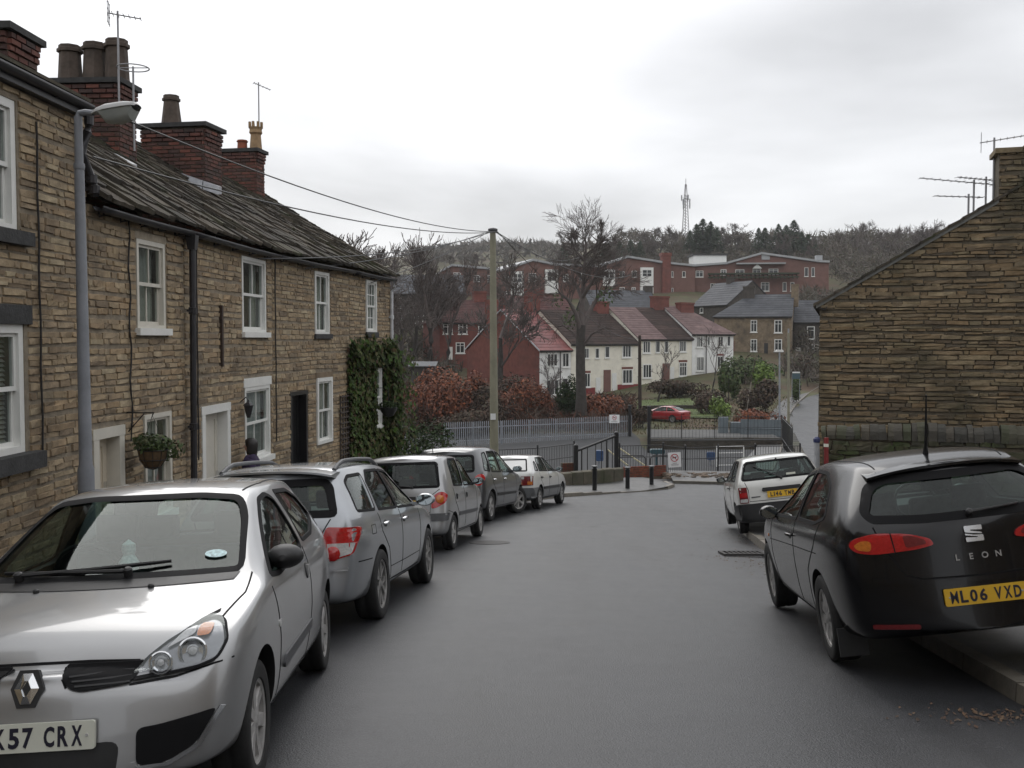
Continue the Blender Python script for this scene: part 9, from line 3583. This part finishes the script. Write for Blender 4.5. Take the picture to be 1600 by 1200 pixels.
m.lathe([(.03, -.13), (.075, .06), (.09, .07), (.02, .13), (.012, .16)], 6, T(q))
m.build('lantern', cl_, None, local=False)
m = MB([M_CAST])
m.tube([S1.at(u_, z_ + .12, 0), S1.at(u_, z_ + .2, .1), q + Z * .15], .010, 5)
m.build('bracket', cl_, None, local=False)
# == red coupe across the car park
S = dict(name='parked_car',group='cars across the car park',paint=M_REDP,M=NONE,label='red coupe parked beyond the wire fence on the grass edge',wb=2.55,track=1.46,arch=.34,tyre=(.31,.20,.21),rim=(5,.04,.06,.05),cabin=(-.1,2.0,.62))
S['st'] = [st((-.85,-.84,-.70),(.78,.30,.90,.60,.93,.95),cap=.08),st((-.78,-.74,-.50),(.84,.24,.92,.60,.97,1.0)),st(-.15,(.86,.22,.93,.58,1.15,1.19)),st(.45,(.86,.21,.92,.56,1.30,1.345)),
           st(.95,(.86,.21,.91,.555,1.30,1.35)),st(1.35,(.86,.21,.90,.56,1.24,1.29)),st(1.85,(.86,.21,.88,.65,1.03,1.08)),st(2.25,(.86,.21,.86,.69,.88,.93)),st(2.8,(.84,.22,.76,.62,.79,.83)),st((3.25,3.22,3.2),(.76,.25,.62,.56,.66,.68),cap=.12)]
S['crease'] = dict(long={6: .3, 8: .3})
S['win'] = [dict(v='left',p=[(.62,.945),(1.92,.90),(1.45,1.18),(1.1,1.25),(.66,1.27)],r=.04),dict(v='left',p=[(-.25,.965),(.54,.95),(.58,1.26),(.25,1.2)],r=.04),
   dict(v='front',p=[(-.62,.95),(.62,.95),(.52,1.24),(-.52,1.24)],r=.04),dict(v='rear',p=[(-.56,1.0),(.56,1.0),(.50,1.27),(-.50,1.27)],r=.04)]
S['pan'] = [dict(n='tail_light',v='rear',p=[(.42,.68),(.80,.68),(.80,.82),(.44,.80)],r=.03,m=M_DREDL,off=.01)]
S['lines'] = [('left', [(.58, .93), (.58, .35)], .01)]
S['mirror'] = (1.75, .84, .93, .18, .12, M_REDP)
cy = 85
cp_ = at(1040, 659, cy)
zg = cp_.z
h_ = math.radians(-52)
S['M'] = axes(Vector((cp_.x + .9,cy - .4,zg)),Vector((math.sin(h_),math.cos(h_),0)),Vector((-math.cos(h_),math.sin(h_),0)),Z)
make_car(S)
m = MB([M_CARPARK])
for dx, dy in ((-4.5, -2), (4, -2), (4, 4), (-4.5, 4)):
 m.v.append((cp_.x + dx, cy + dy, zg - .005))
m.f, m.m = [(0, 1, 2, 3)], [0]
props(m.build('parking_pad'), kind='structure')
# == woman walking on the left pavement
M_HAIR = pmat('dark_hair', [(.012, .010, .009)], rough=.5, nscale=30, namt=.4)
M_COAT = pmat('purple_coat', [(.030, .018, .055)], rough=.85, nscale=14, namt=.3)
M_SKIN = pmat('skin', [(.42, .25, .18)], rough=.6, nscale=12, namt=.1)
M_JEAN = pmat('dark_trousers', [(.018, .02, .03)], rough=.9, nscale=14, namt=.3)
M_SHOE = pmat('black_shoe', [(.012, .012, .012)], rough=.5, namt=.2)
Yw = 16.3
hd = at(391, 686, Yw)
zf_ = road_z(Yw) + .12
HT = hd.z - zf_
wf_ = Vector((-1, -.12, 0)).normalized()
wl2 = Z.cross(wf_)
PM = axes(Vector((hd.x + .02,Yw,zf_)),wf_,wl2,Z) @ Matrix.Diagonal((HT / 1.66,HT / 1.66,HT / 1.66,1))
pr_ = thing('person','dark haired woman in a purple coat walking along the left pavement','person',PM)
def skin(name, verts, edges, rads, mat, parent, levels=2, root=0):
 me = bpy.data.meshes.new(name)
 me.from_pydata(verts, edges, [])
 o = bpy.data.objects.new('skin_tmp', me)
 COL.objects.link(o)
 md = o.modifiers.new('skin', 'SKIN')
 md.use_smooth_shade = True
 for i, v in enumerate(me.skin_vertices[0].data):
  r = rads[i]
  v.radius = r if isinstance(r, tuple) else (r, r)
  v.use_root = (i == root)
 sb = o.modifiers.new('sub', 'SUBSURF')
 sb.levels = levels
 out = evaluated(o)
 bpy.data.objects.remove(o)
 out.materials.clear()
 out.materials.append(mat)
 out.polygons.foreach_set('use_smooth', [True] * len(out.polygons))
 out.name = name
 return link(name, out, parent)
V = [(0,0,.86),(0,0,1.02),(.01,0,1.20),(.0,0,1.34),(.015,0,1.42),(.035,0,1.50),(.04,0,1.58),
     (0,.17,1.33),(-.06,.22,1.08),(.05,.22,.88),(0,-.17,1.33),(.08,-.22,1.08),(.22,-.20,.92),
     (.0,.09,.82),(.14,.09,.47),(.10,.09,.09),(.24,.09,.04),(0,-.09,.82),(-.05,-.09,.46),(-.26,-.09,.14),(-.16,-.09,.05)]
E_ = [(0,1),(1,2),(2,3),(3,4),(4,5),(5,6),(3,7),(7,8),(8,9),(3,10),(10,11),(11,12),(0,13),(13,14),(14,15),(15,16),(0,17),(17,18),(18,19),(19,20)]
Rr = [(.14,.10),(.12,.09),(.15,.10),(.13,.09),.05,(.078,.088),(.074,.082),.055,.04,.03,.055,.04,.03,.085,.055,.04,.03,.085,.055,.04,.03]
body = skin('body', V, E_, Rr, M_SKIN, pr_)
skin('coat',[(0,0,.62),(0,0,.84),(0,0,1.04),(.01,0,1.20),(.0,0,1.335),(.015,0,1.41),(0,.175,1.335),(-.06,.23,1.08),(.04,.225,.93),(0,-.175,1.335),(.08,-.23,1.08),(.19,-.21,.95)],
     [(0, 1), (1, 2), (2, 3), (3, 4), (4, 5), (4, 6), (6, 7), (7,8),(4,9),(9,10),(10,11)],
     [(.20,.17),(.19,.15),(.155,.12),(.18,.135),(.16,.115),(.085,.08),.085,.068,.055,.085,.068,.055],M_COAT,pr_,2,1)
skin('trousers',[(0,0,.84),(0,.09,.80),(.14,.09,.47),(.10,.09,.12),(0,-.09,.80),(-.05,-.09,.46),(-.25,-.09,.16)],[(0,1),(1,2),(2,3),(0,4),(4,5),(5,6)],[(.15,.12),.10,.07,.06,.10,.07,.06],M_JEAN,pr_)
for sd, xx, zz in ((1, .10, .05), (-1, -.24, .07)):
 skin('shoe',[(xx - .04,sd * .09,zz),(xx + .06,sd * .09,zz - .01),(xx + .16,sd * .09,zz - .02)],[(0,1),(1,2)],[.045,.045,.035],M_SHOE,pr_)
hm_ = MB([M_HAIR])
NA = 20
prof = [(1.30,.055,.02),(1.36,.085,.05),(1.44,.098,.066),(1.50,.104,.074),(1.56,.108,.078),(1.61,.104,.085),(1.65,.084,.080),(1.675,.045,.045),(1.682,.001,.001)]
for z_, rb_, rf_ in prof:
 for k in range(NA):
  a = 2 * PI * k / NA
  front = max(0, math.cos(a)) ** .7
  r_ = rb_ * (1 - front) + rf_ * front + .004 * math.sin(a * 7 + z_ * 30)
  hm_.v.append((.012 + r_ * math.cos(a) * 1.08, r_ * math.sin(a), z_))
for i in range(len(prof) - 1):
 for k in range(NA):
  k2 = (k + 1) % NA
  hm_.f.append((i * NA + k, i * NA + k2, (i + 1) * NA + k2, (i + 1) * NA + k))
  hm_.m.append(0)
hm_.build('hair', pr_, smooth=True, sharp=80)
fc = MB([M_SKIN])
fc.tube([(.112, 0, 1.555), (.128, 0, 1.53), (.115, 0, 1.522)], [.010, .016, .012], 6)
fc.build('nose', body, smooth=True)
for sd in (1, -1):
 e = MB([M_SHOE])
 e.lathe([(.001,-.004),(.012,0),(.001,.004)],8,T(.105,sd * .032,1.56) @ Matrix.Rotation(PI / 2,4,'Y'))
 e.build('eye', body)
mo = MB([pmat('lips', [(.30, .10, .09)], rough=.5, namt=0)])
mo.tube([(.100, -.022, 1.488), (.110, 0, 1.487), (.100, .022, 1.488)], .006, 5)
mo.build('mouth', body, smooth=True)
for sd, (hx, hy, hz_) in ((1, (.05, .22, .86)), (-1, (.24, -.20, .90))):
 for k in range(5):
  y0_ = hy + (k - 2) * .014 * sd
  ln_ = (.055, .075, .082, .075, .06)[k]
  f0 = Vector((hx + .01, y0_, hz_ - .03))
  if k == 0:
   pts = [Vector((hx,hy - sd * .02,hz_)),Vector((hx + .03,hy - sd * .035,hz_ - .02)),Vector((hx + .04,hy - sd * .038,hz_ - .045))]
  else:
   pts = [f0, f0 + Vector((.012, 0, -ln_ * .5)), f0 + Vector((.004, 0, -ln_))]
  fm = MB([M_SKIN])
  fm.tube(pts, [.010, .009, .007], 6)
  fm.build('finger', body, smooth=True)
for build_car in (car_silver_hatch,car_estate,car_city,car_mpv,car_boxy,car_black,car_white):
 build_car()
# == damp air
hm = bpy.data.materials.new('damp_air')
hm.use_nodes = True
hn, hl = hm.node_tree.nodes, hm.node_tree.links
hn.clear()
ho = hn.new('ShaderNodeOutputMaterial')
hv = hn.new('ShaderNodeVolumePrincipled')
hv.inputs['Color'].default_value = (.96, .97, 1, 1)
hv.inputs['Density'].default_value = .00022
hl.new(hv.outputs[0], ho.inputs['Volume'])
hz_box = MB([hm])
hz_box.box((0, 500, 35), (2000, 1260, 110))
props(hz_box.build('haze'), kind='stuff')
SC.cycles.volume_bounces = 1
